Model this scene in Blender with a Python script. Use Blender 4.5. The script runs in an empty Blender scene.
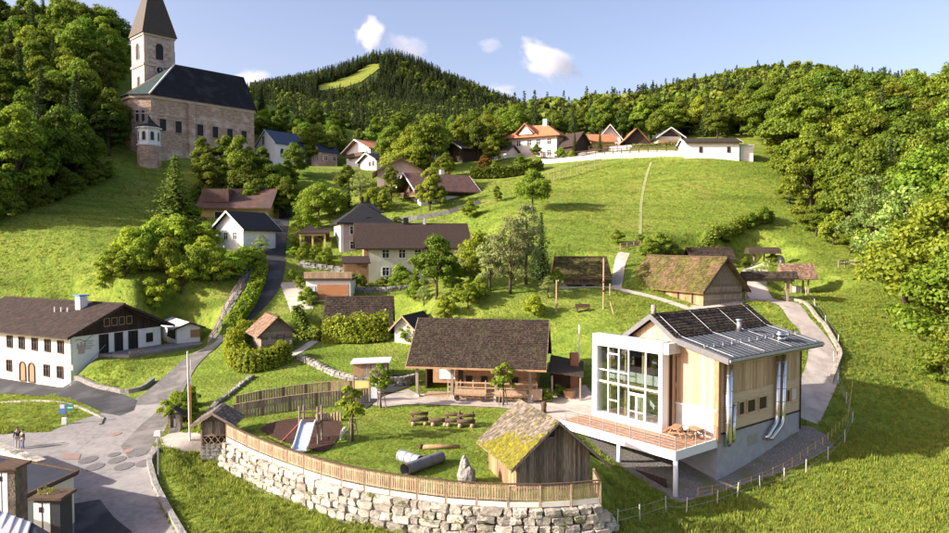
import bpy, bmesh, math, random
import numpy as np
from mathutils import Vector, Matrix

# ------------------------------------------------------------------ camera, sky, sun, exposure
SC = bpy.context.scene
COL = SC.collection
CAMZ, FPX, CX, CY, HOR = 14.75, 700.0, 474.5, 266.5, 243.0
PIT = math.atan((CY - HOR) / FPX)
cam = bpy.data.cameras.new('camera')
camo = bpy.data.objects.new('camera', cam)
COL.objects.link(camo)
cam.sensor_width = 36.0
cam.lens = 36.0 * FPX / 949.0
cam.clip_start, cam.clip_end = 0.5, 12000
camo.location = (0, 0, CAMZ)
camo.rotation_euler = (math.pi / 2 - PIT, 0, 0)
SC.camera = camo

SUN_EL = math.radians(24)
SUN_TRAVEL = (0.958, 0.287)                      # where the light goes, on the map
world = bpy.data.worlds.new('World')
SC.world = world
world.use_nodes = True
nt = world.node_tree
sky = nt.nodes.new('ShaderNodeTexSky')
sky.sky_type = 'NISHITA'
sky.sun_disc = False
sky.sun_elevation = SUN_EL
sky.sun_rotation = math.atan2(-SUN_TRAVEL[0], -SUN_TRAVEL[1])
sky.altitude = 500
sky.air_density, sky.dust_density, sky.ozone_density = 1.0, 4.0, 3.0
_tint = nt.nodes.new('ShaderNodeMix'); _tint.data_type = 'RGBA'; _tint.blend_type = 'MULTIPLY'   # hazy, slightly violet summer air all round
_tint.inputs[0].default_value = 1.0; _tint.inputs[7].default_value = (1.30, 1.0, .92, 1)
nt.links.new(sky.outputs[0], _tint.inputs[6]); nt.links.new(_tint.outputs[2], nt.nodes['Background'].inputs[0])
nt.nodes['Background'].inputs[1].default_value = 0.14

sun = bpy.data.lights.new('sun', 'SUN')
sun.energy = 5.0
sun.angle = math.radians(0.53)
sun.color = (1.0, 0.94, 0.84)
suno = bpy.data.objects.new('sun', sun)
COL.objects.link(suno)
_d = Vector((SUN_TRAVEL[0] * math.cos(SUN_EL), SUN_TRAVEL[1] * math.cos(SUN_EL), -math.sin(SUN_EL)))
suno.rotation_euler = _d.to_track_quat('-Z', 'Y').to_euler()
suno.location = (-60, -20, 60)

SC.view_settings.view_transform = 'Standard'
SC.view_settings.look = 'None'
SC.view_settings.exposure = 1.06
SC.view_settings.gamma = 1.0
SC.cycles.volume_bounces = 4
SC.cycles.max_bounces = 8
SC.cycles.transparent_max_bounces = 16

# ------------------------------------------------------------------ measuring helpers
CP, SP = math.cos(PIT), math.sin(PIT)
def P(px, py, D):
    """a point of the place seen at that pixel, D metres in front of the camera"""
    u, v = (px - CX) / FPX, (CY - py) / FPX
    k = D / (CP + v * SP)
    return Vector((u * k, D, CAMZ + (-SP + v * CP) * k))
def PXY(px, D, py=300):
    p = P(px, py, D)
    return (p.x, p.y)
def ZP(py, D):
    return P(CX, py, D).z
def lenpx(x0, y0, dx, dy, px):
    u = (px - CX) / FPX
    return (u * y0 - x0) / (dx - u * dy)
def proj(x, y, z):
    X, Y, Z = x, y * CP - (z - CAMZ) * SP, y * SP + (z - CAMZ) * CP
    return CX + FPX * X / Y, CY - FPX * Z / Y

rng = np.random.default_rng(7)
random.seed(7)

# ------------------------------------------------------------------ materials
MATS = {}
def pm(name, c1, c2=None, scale=4.0, rough=0.8, bump=0.15, island=0.0, stretch=(1, 1, 1), detail=5.0,
       metal=0.0, c3=None, scale3=0.4, objvar=0.0, bscale=None, thr=(0.35, 0.65), spec=0.3):
    m = bpy.data.materials.new(name)
    m.use_nodes = True
    n, l = m.node_tree.nodes, m.node_tree.links
    b = n['Principled BSDF']
    b.inputs['Roughness'].default_value = rough
    b.inputs['Metallic'].default_value = metal
    b.inputs['Specular IOR Level'].default_value = spec
    c2 = c2 or tuple(x * 0.7 for x in c1)
    tc = n.new('ShaderNodeTexCoord')
    mp = n.new('ShaderNodeMapping')
    mp.inputs['Scale'].default_value = stretch
    l.new(tc.outputs['Object'], mp.inputs[0])
    no = n.new('ShaderNodeTexNoise')
    no.inputs['Scale'].default_value = scale
    no.inputs['Detail'].default_value = detail
    l.new(mp.outputs[0], no.inputs['Vector'])
    rp = n.new('ShaderNodeMapRange')
    rp.inputs[1].default_value, rp.inputs[2].default_value = thr
    l.new(no.outputs[0], rp.inputs[0])
    mx = n.new('ShaderNodeMix'); mx.data_type = 'RGBA'
    mx.inputs[6].default_value = (*c1, 1); mx.inputs[7].default_value = (*c2, 1)
    l.new(rp.outputs[0], mx.inputs[0])
    out = mx.outputs[2]
    if c3:
        n3 = n.new('ShaderNodeTexNoise'); n3.inputs['Scale'].default_value = scale3; n3.inputs['Detail'].default_value = 4
        l.new(tc.outputs['Object'], n3.inputs['Vector'])
        r3 = n.new('ShaderNodeMapRange'); r3.inputs[1].default_value = 0.5; r3.inputs[2].default_value = 0.64
        l.new(n3.outputs[0], r3.inputs[0])
        m3 = n.new('ShaderNodeMix'); m3.data_type = 'RGBA'
        l.new(r3.outputs[0], m3.inputs[0]); l.new(out, m3.inputs[6]); m3.inputs[7].default_value = (*c3, 1)
        out = m3.outputs[2]
    if island or objvar:
        hv = n.new('ShaderNodeHueSaturation')
        ma = n.new('ShaderNodeMapRange')
        if island:
            g = n.new('ShaderNodeNewGeometry'); l.new(g.outputs['Random Per Island'], ma.inputs[0]); a = island
        else:
            g = n.new('ShaderNodeObjectInfo'); l.new(g.outputs['Random'], ma.inputs[0]); a = objvar
        ma.inputs[3].default_value, ma.inputs[4].default_value = 1 - a, 1 + a
        l.new(ma.outputs[0], hv.inputs['Value']); l.new(out, hv.inputs['Color'])
        out = hv.outputs[0]
    l.new(out, b.inputs['Base Color'])
    if bump:
        nb = n.new('ShaderNodeTexNoise'); nb.inputs['Scale'].default_value = bscale or scale * 3; nb.inputs['Detail'].default_value = 4
        l.new(mp.outputs[0], nb.inputs['Vector'])
        bp = n.new('ShaderNodeBump'); bp.inputs['Strength'].default_value = min(1, bump * 2); bp.inputs['Distance'].default_value = 0.08
        l.new(nb.outputs[0], bp.inputs['Height']); l.new(bp.outputs[0], b.inputs['Normal'])
    MATS[name] = m
    return m

def leafmat(name, c1, c2, trans=0.35):
    m = bpy.data.materials.new(name); m.use_nodes = True
    n, l = m.node_tree.nodes, m.node_tree.links
    n.remove(n['Principled BSDF'])
    g = n.new('ShaderNodeNewGeometry'); oi = n.new('ShaderNodeObjectInfo')
    mx = n.new('ShaderNodeMix'); mx.data_type = 'RGBA'
    mx.inputs[6].default_value = (*c1, 1); mx.inputs[7].default_value = (*c2, 1)
    l.new(g.outputs['Random Per Island'], mx.inputs[0])
    hv = n.new('ShaderNodeHueSaturation')
    mr = n.new('ShaderNodeMapRange'); mr.inputs[3].default_value, mr.inputs[4].default_value = 0.7, 1.3
    l.new(oi.outputs['Random'], mr.inputs[0]); l.new(mr.outputs[0], hv.inputs['Value'])
    mh = n.new('ShaderNodeMapRange'); mh.inputs[3].default_value, mh.inputs[4].default_value = 0.478, 0.512
    ad = n.new('ShaderNodeMath'); ad.operation = 'MULTIPLY'; ad.inputs[1].default_value = 7.13
    fr = n.new('ShaderNodeMath'); fr.operation = 'FRACT'
    l.new(oi.outputs['Random'], ad.inputs[0]); l.new(ad.outputs[0], fr.inputs[0]); l.new(fr.outputs[0], mh.inputs[0])
    l.new(mh.outputs[0], hv.inputs['Hue']); l.new(mx.outputs[2], hv.inputs['Color'])
    mu = n.new('ShaderNodeMix'); mu.data_type = 'RGBA'; mu.blend_type = 'MULTIPLY'; mu.inputs[0].default_value = 1
    l.new(hv.outputs[0], mu.inputs[6]); l.new(oi.outputs['Color'], mu.inputs[7])
    d = n.new('ShaderNodeBsdfDiffuse'); t = n.new('ShaderNodeBsdfTranslucent'); mxs = n.new('ShaderNodeMixShader')
    mxs.inputs[0].default_value = trans
    l.new(mu.outputs[2], d.inputs[0]); l.new(mu.outputs[2], t.inputs[0])
    l.new(d.outputs[0], mxs.inputs[1]); l.new(t.outputs[0], mxs.inputs[2])
    gl = n.new('ShaderNodeBsdfGlossy'); gl.inputs['Roughness'].default_value = 0.55
    m2 = n.new('ShaderNodeMixShader'); m2.inputs[0].default_value = 0.012
    l.new(mxs.outputs[0], m2.inputs[1]); l.new(gl.outputs[0], m2.inputs[2])
    l.new(m2.outputs[0], n['Material Output'].inputs[0])
    MATS[name] = m
    return m

def glassmat(name, tint, mixv=0.35):
    m = bpy.data.materials.new(name); m.use_nodes = True
    n, l = m.node_tree.nodes, m.node_tree.links
    n.remove(n['Principled BSDF'])
    tr = n.new('ShaderNodeBsdfTransparent'); tr.inputs[0].default_value = (*tint, 1)
    gl = n.new('ShaderNodeBsdfGlossy'); gl.inputs['Roughness'].default_value = 0.02
    mx = n.new('ShaderNodeMixShader'); mx.inputs[0].default_value = mixv
    l.new(tr.outputs[0], mx.inputs[1]); l.new(gl.outputs[0], mx.inputs[2]); l.new(mx.outputs[0], n['Material Output'].inputs[0])
    MATS[name] = m

pm('white', (.80, .79, .76), (.72, .71, .68), 1.2, .85, .05)
pm('offwhite', (.66, .63, .56), (.56, .53, .47), 1.0, .85, .06)
pm('cream', (.62, .60, .46), (.55, .53, .41), 1.0, .85, .05)
pm('pinkish', (.52, .38, .36), (.45, .33, .31), 1.0, .85, .05)
pm('yellowwall', (.62, .47, .17), (.55, .40, .14), 1.0, .85, .05)
pm('metalwhite', (.78, .79, .80), (.74, .75, .76), 2.0, .45, .0)
pm('greywhite', (.50, .53, .58), (.44, .47, .52), 2.0, .6, .03)
pm('concrete', (.37, .385, .40), (.30, .31, .33), 1.5, .85, .1, c3=(.33, .34, .35), scale3=.5)
pm('asphalt', (.27, .25, .235), (.20, .187, .176), 2.2, .95, .12, c3=(.325, .30, .28), scale3=.22)
pm('asphalt_mid', (.155, .145, .135), (.11, .103, .097), 2.5, .95, .12, c3=(.20, .185, .17), scale3=.5)
pm('newasphalt', (.045, .045, .047), (.032, .032, .034), 3, .9, .1, c3=(.075, .076, .08), scale3=.3)
pm('cover', (.175, .16, .15), (.12, .11, .105), 6, .7, .2)
pm('redpatch', (.30, .20, .16), (.24, .165, .14), 5, .9, .1)
pm('paving', (.46, .40, .34), (.36, .31, .265), 1.4, .95, .12, c3=(.52, .46, .39), scale3=.3)
pm('gravel', (.30, .275, .245), (.13, .12, .105), 9, .95, .8, c3=(.17, .17, .09), scale3=.6, bscale=8)
pm('pathlight', (.48, .44, .36), (.38, .34, .27), 2, .95, .1)
pm('trodden', (.30, .30, .12), (.23, .26, .09), 1.5, .95, .1)
pm('mulch', (.11, .052, .032), (.05, .025, .018), 9, .95, .8)
pm('stone', (.48, .43, .36), (.22, .195, .16), 2.8, .9, 1.0, objvar=.34, bscale=5, c3=(.36, .34, .27), scale3=1.3)
pm('stonegrey', (.33, .31, .28), (.19, .18, .16), 3, .9, .5, objvar=.25, island=0, bscale=8)
pm('mortar', (.17, .135, .10), (.10, .08, .06), 3, .95, .5)
pm('churchstone', (.54, .39, .28), (.30, .21, .15), 1.1, .9, .5, c3=(.62, .49, .41), scale3=.35, stretch=(1, 1, 3), bscale=2.2)
pm('churchtrim', (.58, .47, .39), (.48, .38, .31), .8, .9, .2)
pm('towerstone', (.62, .52, .44), (.33, .25, .20), .9, .9, .3, stretch=(1, 1, 3), bscale=2.5)
pm('slate', (.026, .028, .032), (.017, .018, .021), 3, .9, .15, c3=(.036, .038, .042), spec=.1)
pm('copper', (.045, .075, .066), (.03, .05, .048), 1.2, .8, .05)
pm('spire', (.085, .068, .048), (.055, .045, .034), 3, .7, .1, stretch=(1, 1, 2))
pm('blueroof', (.05, .07, .12), (.035, .05, .09), 2, .45, .05)
pm('tile_brown', (.05, .031, .023), (.032, .021, .017), 3, .8, .2, island=.35)
pm('tile_dark', (.026, .025, .026), (.016, .016, .017), 3, .7, .2, island=.25)
pm('tile_orange', (.46, .19, .085), (.33, .13, .06), 2, .8, .2, island=.3)
pm('tile_rust', (.15, .08, .058), (.09, .05, .04), 1.2, .7, .2, c3=(.09, .06, .055), scale3=.25)
pm('shingle', (.066, .046, .031), (.034, .024, .017), 5, .9, .3, island=.5, c3=(.058, .047, .026), scale3=.6)
pm('shingle_warm', (.26, .165, .105), (.16, .10, .066), 5, .9, .3, island=.4)
pm('shingle_moss', (.135, .12, .026), (.065, .052, .02), 1.6, .95, .4, island=.35, c3=(.15, .095, .05), scale3=.55)
pm('shingle_grey', (.21, .175, .135), (.11, .09, .07), 3, .9, .3, island=.45)
pm('moss', (.215, .185, .014), (.10, .10, .014), 3.0, 1, .6, island=.25, bscale=6)
pm('wood_old', (.33, .265, .205), (.15, .115, .09), 3, .9, .3, stretch=(6, 6, .5), island=.45)
pm('wood_warm', (.42, .255, .135), (.27, .155, .085), 3, .85, .2, stretch=(5, 5, .5), island=.3)
pm('wood_dark', (.060, .038, .028), (.035, .023, .018), 3, .85, .2, stretch=(4, 4, .6), island=.3)
pm('wood_brown', (.125, .075, .048), (.07, .043, .028), 3, .85, .25, stretch=(.6, 4, 4), island=.35)
pm('larch', (.60, .425, .265), (.45, .305, .18), 2.2, .75, .1, stretch=(7, 7, .35), island=.24)
pm('larch_h', (.60, .475, .32), (.50, .385, .245), 2.0, .75, .06, stretch=(.5, .5, 5), island=.07)
pm('fencewood', (.43, .315, .205), (.28, .195, .125), 3, .85, .2, stretch=(4, 4, .8), island=.22)
pm('fencegrey', (.30, .245, .19), (.20, .16, .125), 3, .9, .2, stretch=(4, 4, .6), island=.25)
pm('decking', (.40, .23, .135), (.29, .16, .095), 3, .8, .15, island=.18)
pm('steel', (.72, .73, .75), (.62, .63, .66), 3, .22, .02, metal=1.0)
pm('galv', (.42, .43, .44), (.34, .35, .36), 4, .45, .02, metal=.7)
pm('roofmetal', (.085, .09, .10), (.065, .07, .08), .7, .5, .02, metal=.35, c3=(.105, .11, .118))
pm('fascia', (.15, .15, .155), (.12, .12, .125), 2, .6, .02)
pm('plastic_grey', (.33, .34, .37), (.27, .28, .31), 3, .5, .03)
pm('rubber', (.17, .17, .18), (.13, .13, .14), 3, .7, .05)
pm('slideblue', (.38, .46, .60), (.33, .41, .55), 2, .3, .0)
pm('redplastic', (.45, .05, .05), (.38, .04, .04), 2, .5, .0)
pm('orangepaint', (.60, .27, .04), (.50, .2, .03), 2, .6, .0)
pm('brickred', (.36, .15, .09), (.26, .11, .07), 5, .9, .3)
pm('bark', (.12, .09, .065), (.06, .046, .036), 5, .95, .5, stretch=(2, 2, .5))
pm('birchbark', (.42, .38, .32), (.25, .22, .18), 5, .9, .3)
pm('black', (.015, .015, .016), (.012, .012, .013), 3, .5, .0)
pm('glassdark', (.025, .027, .032), (.018, .02, .024), .5, .3, .0, spec=.25)
pm('interiorwood', (.55, .40, .20), (.47, .33, .16), 2, .8, .0)
pm('garagedoor', (.42, .19, .085), (.36, .155, .065), 2, .6, .05, stretch=(.6, 4, 4))
pm('signblue', (.10, .25, .55), (.09, .23, .5), 3, .5, .0)
pm('signgreen', (.05, .30, .22), (.05, .27, .2), 3, .5, .0)
pm('skin', (.50, .33, .25), (.46, .30, .22), 3, .6, .0)
pm('hair', (.05, .03, .02), (.04, .025, .018), 9, .7, .1)
pm('cloth_blue', (.16, .20, .30), (.13, .17, .26), 8, .9, .05)
pm('cloth_dark', (.045, .045, .05), (.035, .035, .04), 8, .9, .05)
pm('cloth_light', (.50, .47, .42), (.44, .41, .37), 8, .9, .05)
pm('sheetmetal', (.62, .61, .60), (.54, .53, .52), 1.5, .5, .03)
pm('darkroofing', (.035, .04, .055), (.025, .03, .042), 1.2, .8, .1)
glassmat('glass', (.82, .88, .86), .22)
leafmat('leaf', (.110, .170, .016), (.275, .340, .032), .45)
leafmat('leaf_far', (.095, .145, .016), (.200, .255, .028), .4)
leafmat('leaf_pale', (.190, .245, .075), (.330, .360, .140), .42)
leafmat('needle', (.045, .075, .022), (.080, .110, .028), .15)
leafmat('needle_far', (.034, .055, .020), (.062, .084, .026), .1)
leafmat('purpleleaf', (.09, .035, .035), (.14, .05, .045), .2)
leafmat('grassblade', (.175, .260, .030), (.300, .345, .055), .35)

def M(x):
    return MATS[x]

# the meadow: greens of different length and dryness, no light or shade in it
def grassmat(name, a, b, c, big=.06):
    m = bpy.data.materials.new(name); m.use_nodes = True
    n, l = m.node_tree.nodes, m.node_tree.links
    bs = n['Principled BSDF']; bs.inputs['Roughness'].default_value = .95; bs.inputs['Specular IOR Level'].default_value = .1
    tc = n.new('ShaderNodeTexCoord')
    def noise(s, d=6):
        x = n.new('ShaderNodeTexNoise'); x.inputs['Scale'].default_value = s; x.inputs['Detail'].default_value = d
        x.inputs['Roughness'].default_value = .62
        l.new(tc.outputs['Object'], x.inputs['Vector']); return x.outputs[0]
    def mix(f, lo, hi, A, B):
        r = n.new('ShaderNodeMapRange'); r.inputs[1].default_value = lo; r.inputs[2].default_value = hi; l.new(f, r.inputs[0])
        x = n.new('ShaderNodeMix'); x.data_type = 'RGBA'; l.new(r.outputs[0], x.inputs[0])
        for k, v in ((6, A), (7, B)):
            if isinstance(v, tuple): x.inputs[k].default_value = (*v, 1)
            else: l.new(v, x.inputs[k])
        return x.outputs[2]
    k = mix(noise(big), .38, .62, a, b)
    k = mix(noise(1.1, 8), .46, .66, k, c)
    k = mix(noise(.17, 7), .55, .72, k, (.24, .23, .06))
    mp = n.new('ShaderNodeMapping'); mp.inputs['Scale'].default_value = (.05, .38, .38); mp.inputs['Rotation'].default_value = (0, 0, .35); l.new(tc.outputs['Object'], mp.inputs[0])
    ns = n.new('ShaderNodeTexNoise'); ns.inputs['Scale'].default_value = 1.0; ns.inputs['Detail'].default_value = 5; l.new(mp.outputs[0], ns.inputs['Vector'])
    k = mix(ns.outputs[0], .50, .68, k, tuple(.62 * v for v in a))
    l.new(k, bs.inputs['Base Color'])
    bp = n.new('ShaderNodeBump'); bp.inputs['Strength'].default_value = .9; bp.inputs['Distance'].default_value = .35
    l.new(noise(2.6, 8), bp.inputs['Height']); l.new(bp.outputs[0], bs.inputs['Normal'])
    MATS[name] = m
grassmat('grass', (.165, .235, .030), (.245, .285, .046), (.100, .165, .020))
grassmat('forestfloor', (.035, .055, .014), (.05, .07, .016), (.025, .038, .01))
grassmat('hillgrass', (.22, .26, .04), (.26, .28, .05), (.18, .22, .03), .01)

# ------------------------------------------------------------------ mesh helpers
class MB:
    def __init__(s):
        s.v, s.f = [], []
    def add(s, vs, fs):
        k = len(s.v); s.v += [tuple(p) for p in vs]; s.f += [tuple(i + k for i in q) for q in fs]; return s
    def box(s, x0, x1, y0, y1, z0, z1):
        return s.add([(x0, y0, z0), (x1, y0, z0), (x1, y1, z0), (x0, y1, z0), (x0, y0, z1), (x1, y0, z1), (x1, y1, z1), (x0, y1, z1)],
                     [(0, 3, 2, 1), (4, 5, 6, 7), (0, 1, 5, 4), (1, 2, 6, 5), (2, 3, 7, 6), (3, 0, 4, 7)])
    def hexa(s, b, t):
        return s.add(list(b) + list(t), [(0, 3, 2, 1), (4, 5, 6, 7), (0, 1, 5, 4), (1, 2, 6, 5), (2, 3, 7, 6), (3, 0, 4, 7)])
    def bar(s, p, q, w, h=None, up=(0, 0, 1)):
        p, q, h = Vector(p), Vector(q), h or w
        d = (q - p).normalized(); u = Vector(up)
        if abs(d.dot(u)) > .98: u = Vector((1, 0, 0))
        r = d.cross(u).normalized(); u = r.cross(d)
        o = [(-w / 2, -h / 2), (w / 2, -h / 2), (w / 2, h / 2), (-w / 2, h / 2)]
        return s.hexa([p + r * a + u * b for a, b in o], [q + r * a + u * b for a, b in o])
    def tube(s, pts, r, n=8, cap=True):
        pts = [Vector(p) for p in pts]
        rs = r if isinstance(r, (list, tuple)) else [r] * len(pts)
        k = len(s.v); ref = None
        for i, p in enumerate(pts):
            d = ((pts[min(i + 1, len(pts) - 1)] - pts[max(i - 1, 0)]).normalized())
            u = Vector((0, 0, 1)) if abs(d.z) < .9 else Vector((1, 0, 0))
            a = d.cross(u).normalized()
            if ref is not None:
                a = (ref - d * ref.dot(d)).normalized()
            ref = a
            b = d.cross(a)
            for j in range(n):
                t = 2 * math.pi * j / n
                s.v.append(tuple(p + (a * math.cos(t) + b * math.sin(t)) * rs[i]))
        for i in range(len(pts) - 1):
            for j in range(n):
                j2 = (j + 1) % n
                s.f.append((k + i * n + j, k + i * n + j2, k + (i + 1) * n + j2, k + (i + 1) * n + j))
        if cap:
            s.f.append(tuple(k + j for j in range(n))[::-1]); e = k + (len(pts) - 1) * n
            s.f.append(tuple(e + j for j in range(n)))
        return s
    def prism(s, poly, lo, hi, axis='x'):
        n = len(poly)
        def pt(a, t):
            return (t, a[0], a[1]) if axis == 'x' else ((a[0], t, a[1]) if axis == 'y' else (a[0], a[1], t))
        return s.add([pt(a, lo) for a in poly] + [pt(a, hi) for a in poly],
                     [tuple(range(n))[::-1], tuple(range(n, 2 * n))] + [(i, (i + 1) % n, n + (i + 1) % n, n + i) for i in range(n)])
    def lathe(s, prof, n=16, c=(0, 0, 0)):
        k = len(s.v)
        for r, z in prof:
            for j in range(n):
                t = 2 * math.pi * j / n
                s.v.append((c[0] + r * math.cos(t), c[1] + r * math.sin(t), c[2] + z))
        for i in range(len(prof) - 1):
            for j in range(n):
                j2 = (j + 1) % n
                s.f.append((k + i * n + j, k + i * n + j2, k + (i + 1) * n + j2, k + (i + 1) * n + j))
        return s
    def mesh(s, name, mat, smooth=False):
        me = bpy.data.meshes.new(name); me.from_pydata(s.v, [], s.f)
        bm = bmesh.new(); bm.from_mesh(me); bmesh.ops.recalc_face_normals(bm, faces=bm.faces); bm.to_mesh(me); bm.free()
        if mat: me.materials.append(M(mat))
        if smooth:
            for p in me.polygons: p.use_smooth = True
        me.update()
        return me
    def build(s, name, mat, parent=None, smooth=False, kind=None):
        return link(name, s.mesh(name, mat, smooth), parent, kind)

def link(name, me, parent=None, kind=None):
    o = bpy.data.objects.new(name, me); COL.objects.link(o)
    if parent is not None: o.parent = parent
    if kind: o['kind'] = kind
    return o
def tag(o, label=None, cat=None, group=None, kind=None):
    if label: o['label'] = label
    if cat: o['category'] = cat
    if group: o['group'] = group
    if kind: o['kind'] = kind
    return o
def thing(name, loc, ang=0.0, label=None, cat=None, group=None):
    o = bpy.data.objects.new(name, None); COL.objects.link(o)
    o.empty_display_size = .3
    o.location = loc; o.rotation_euler = (0, 0, ang)
    return tag(o, label, cat, group)
def copy_tree(o, parent=None):
    c = o.copy(); COL.objects.link(c); c.parent = parent
    for ch in list(o.children): copy_tree(ch, c)
    return c

# ------------------------------------------------------------------ terrain from surveyed points
CTRL = [  # pixel column, pixel row, metres away
 (130,533,43),(150,490,48),(115,445,57),(165,395,70),(190,365,78),(213,345,85),(245,318,94),(272,275,108),(277,245,128),(285,213,155),
 (60,470,52.5),(17,448,57.5),(0,470,52),(30,386,80.5),(100,412,67),(0,379,85.5),(66,388,79),(60,412,65),(0,425,62),(0,402,73),(-60,376,92),(-40,372,90),
 (200,500,46),(165,510,45),(235,540,40),(222,468,51.5),(330,513,46),(400,545,42),(500,560,40.5),(605,535,41.5),(600,520,42),(676,505,48.9),(650,533,44),(620,480,50),(620,466,53),
 (750,510,48),(850,505,49),(949,533,44),(949,450,58),(880,443,60),(830,420,64),(803,426,60),(860,372,74),(949,385,74),(949,330,84),(885,322,84),(832,345,76),
 (800,320,82),(770,300,88),(820,292,92),(870,270,100),(780,240,113),(720,245,108),(780,200,131),(700,200,129),(775,158,156),(690,156,151),(640,164,152),(640,200,129),(640,255,103),
 (600,282,95),(600,240,109),(600,200,129),(540,208,123),(490,213,127),(485,240,113),(540,250,104),(560,310,85),(625,318,80),(600,350,74),(580,385,69),(500,282,93),(480,303,86),
 (390,385,70),(430,347,80),(350,362,76),(330,347,80),(270,352,79),(240,382,72),(300,392,69),(300,425,57),(400,430,56),(450,452,50),(228,446,53),
 (420,400,65.5),(480,402,65),(540,404,64.5),(560,408,62.5),(450,372,75),(500,372,75),(545,372,75),
 (330,300,98),(410,290,103),(368,282,110),(460,275,113),(341,252,122),(312,216,141),(420,213,136),(440,206,141),(500,194,139),(480,164,171),(530,160,176),(590,150,180),(640,146,180),
 (370,190,151),(350,166,176),(300,166,172),(250,178,157),(235,219,137),(222,250,116),(150,292,95),(120,322,88),(30,305,100),(0,285,103),(100,282,96),(60,240,111),(150,220,126),
 (120,190,142),(180,182,151),(150,162,160),(160,158,166),(250,164,187),(321,170,188),(371,168,181),(277,166,184),(0,232,113),(60,203,131),(100,152,157),(50,152,152),(50,92,187),(-40,92,180),(-60,240,110),(-60,300,92),(-60,450,58),
 (700,300,87),(660,300,90),(850,262,107),(949,290,94),(900,232,121),(850,182,151),(949,182,141),(1040,190,130),(1040,330,80),(1040,450,56),(850,140,200),(949,140,190),(1040,140,180),
 (640,140,210),(520,147,210),(420,152,210),(330,155,215),(505,178,160),(230,110,215),(100,60,215),(760,130,205),(480,505,42),(520,540,40),(470,480,46),(690,300,88),(742,300,88),(489,474,47),(560,480,45),
 (690,480,51),(724,478,53),(770,450,57),
]
def lvl(px, z, D): return (px, HOR + (CAMZ - z) / D * FPX, D)
_c = np.array([list(P(*c)) for c in CTRL])
_extra = np.array([(-24, 20, -4.5), (0, 20, -4.5), (24, 20, -4.5), (50, 25, -4), (-50, 25, -4), (-12, 33, -3.6), (8, 33, -3.6), (22, 36, -3.9),
                   (-8.5, 43.2, -1.0), (-3.5, 44, -1.0), (1.5, 43.5, -1.2), (6.5, 42.5, -.8)])
_c = np.vstack([_c, _extra])
_XY, _Z = _c[:, :2], _c[:, 2]
def _phi(r2): return np.sqrt(r2 + 36.0)
_n = len(_c)
_A = _phi(((_XY[:, None] - _XY[None]) ** 2).sum(-1)) - np.eye(_n) * 1.1
_Pm = np.c_[np.ones(_n), _XY]
_K = np.block([[_A, _Pm], [_Pm.T, np.zeros((3, 3))]])
_W = np.linalg.solve(_K, np.r_[_Z, 0, 0, 0])
def zrbf(x, y):
    q = np.c_[np.ravel(x), np.ravel(y)]
    out = np.empty(len(q))
    for i in range(0, len(q), 4000):
        s = q[i:i + 4000]
        out[i:i + 4000] = _phi(((s[:, None] - _XY[None]) ** 2).sum(-1)) @ _W[:_n] + _W[_n] + s @ _W[_n + 1:]
    return out.reshape(np.shape(x))

# line of the retaining wall (its top carries the playground fence)
WALLPX = [(227,442),(251,454.7),(281.8,467.6),(319,480.6),(342,487.8),(366.6,493),(392.4,497.8),(421,502),(450,506),(481.6,508),(513,509.7),(545,509.7),(576,507.7),(600,505)]
WZ = -0.5
WALL = []
for a, b in WALLPX:
    D = (CAMZ - WZ) * FPX / (b - HOR)
    WALL.append(PXY(a, D, b))
def resample(pts, step):
    out, acc = [Vector(pts[0])], 0
    seg = [Vector(p) for p in pts]
    L = sum((seg[i + 1] - seg[i]).length for i in range(len(seg) - 1))
    n = max(1, round(L / step)); st = L / n
    for k in range(1, n + 1):
        t = k * st; i = 0
        while i < len(seg) - 2 and t > (seg[i + 1] - seg[i]).length:
            t -= (seg[i + 1] - seg[i]).length; i += 1
        d = seg[i + 1] - seg[i]
        out.append(seg[i] + d * min(1, t / max(d.length, 1e-6)))
    return out
def smooth(pts, it=2):
    pts = [Vector(p) for p in pts]
    for _ in range(it):
        q = [pts[0]]
        for i in range(len(pts) - 1):
            q += [pts[i] * .75 + pts[i + 1] * .25, pts[i] * .25 + pts[i + 1] * .75]
        pts = q + [pts[-1]]
    return pts
WALLC = smooth(WALL, 2)
_wp = np.array([tuple(p) for p in WALLC])
# the terrace behind the wall is level with its top, the bank in front falls away
YARD = [tuple(p) for p in WALL] + [PXY(612, 48), PXY(590, 57), PXY(540, 62.5), PXY(420, 63), PXY(372, 63), PXY(300, 62), PXY(238, 61)]
def pip(poly, x, y):
    x, y = np.asarray(x, float), np.asarray(y, float)
    r = np.zeros(x.shape, bool); n = len(poly); j = n - 1
    for i in range(n):
        xi, yi = poly[i][0], poly[i][1]; xj, yj = poly[j][0], poly[j][1]
        c = ((yi > y) != (yj > y)) & (x < (xj - xi) * (y - yi) / ((yj - yi) or 1e-9) + xi)
        r ^= c; j = i
    return r
def polydist(pts, x, y):
    d = np.full(np.shape(x), 1e9)
    for i in range(len(pts) - 1):
        ax, ay = pts[i]; bx, by = pts[i + 1]
        t = np.clip(((x - ax) * (bx - ax) + (y - ay) * (by - ay)) / ((bx - ax) ** 2 + (by - ay) ** 2 + 1e-9), 0, 1)
        d = np.minimum(d, np.hypot(x - ax - t * (bx - ax), y - ay - t * (by - ay)))
    return d
def sstep(a, b, x):
    t = np.clip((x - a) / (b - a), 0, 1); return t * t * (3 - 2 * t)
OB = Vector((14.18, 48.9)); AB = math.atan2(.621, .784)         # corner and bearing of the modern building
def loc2(o, ang, x, y):
    return (o[0] + math.cos(ang) * x - math.sin(ang) * y, o[1] + math.sin(ang) * x + math.cos(ang) * y)
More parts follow.
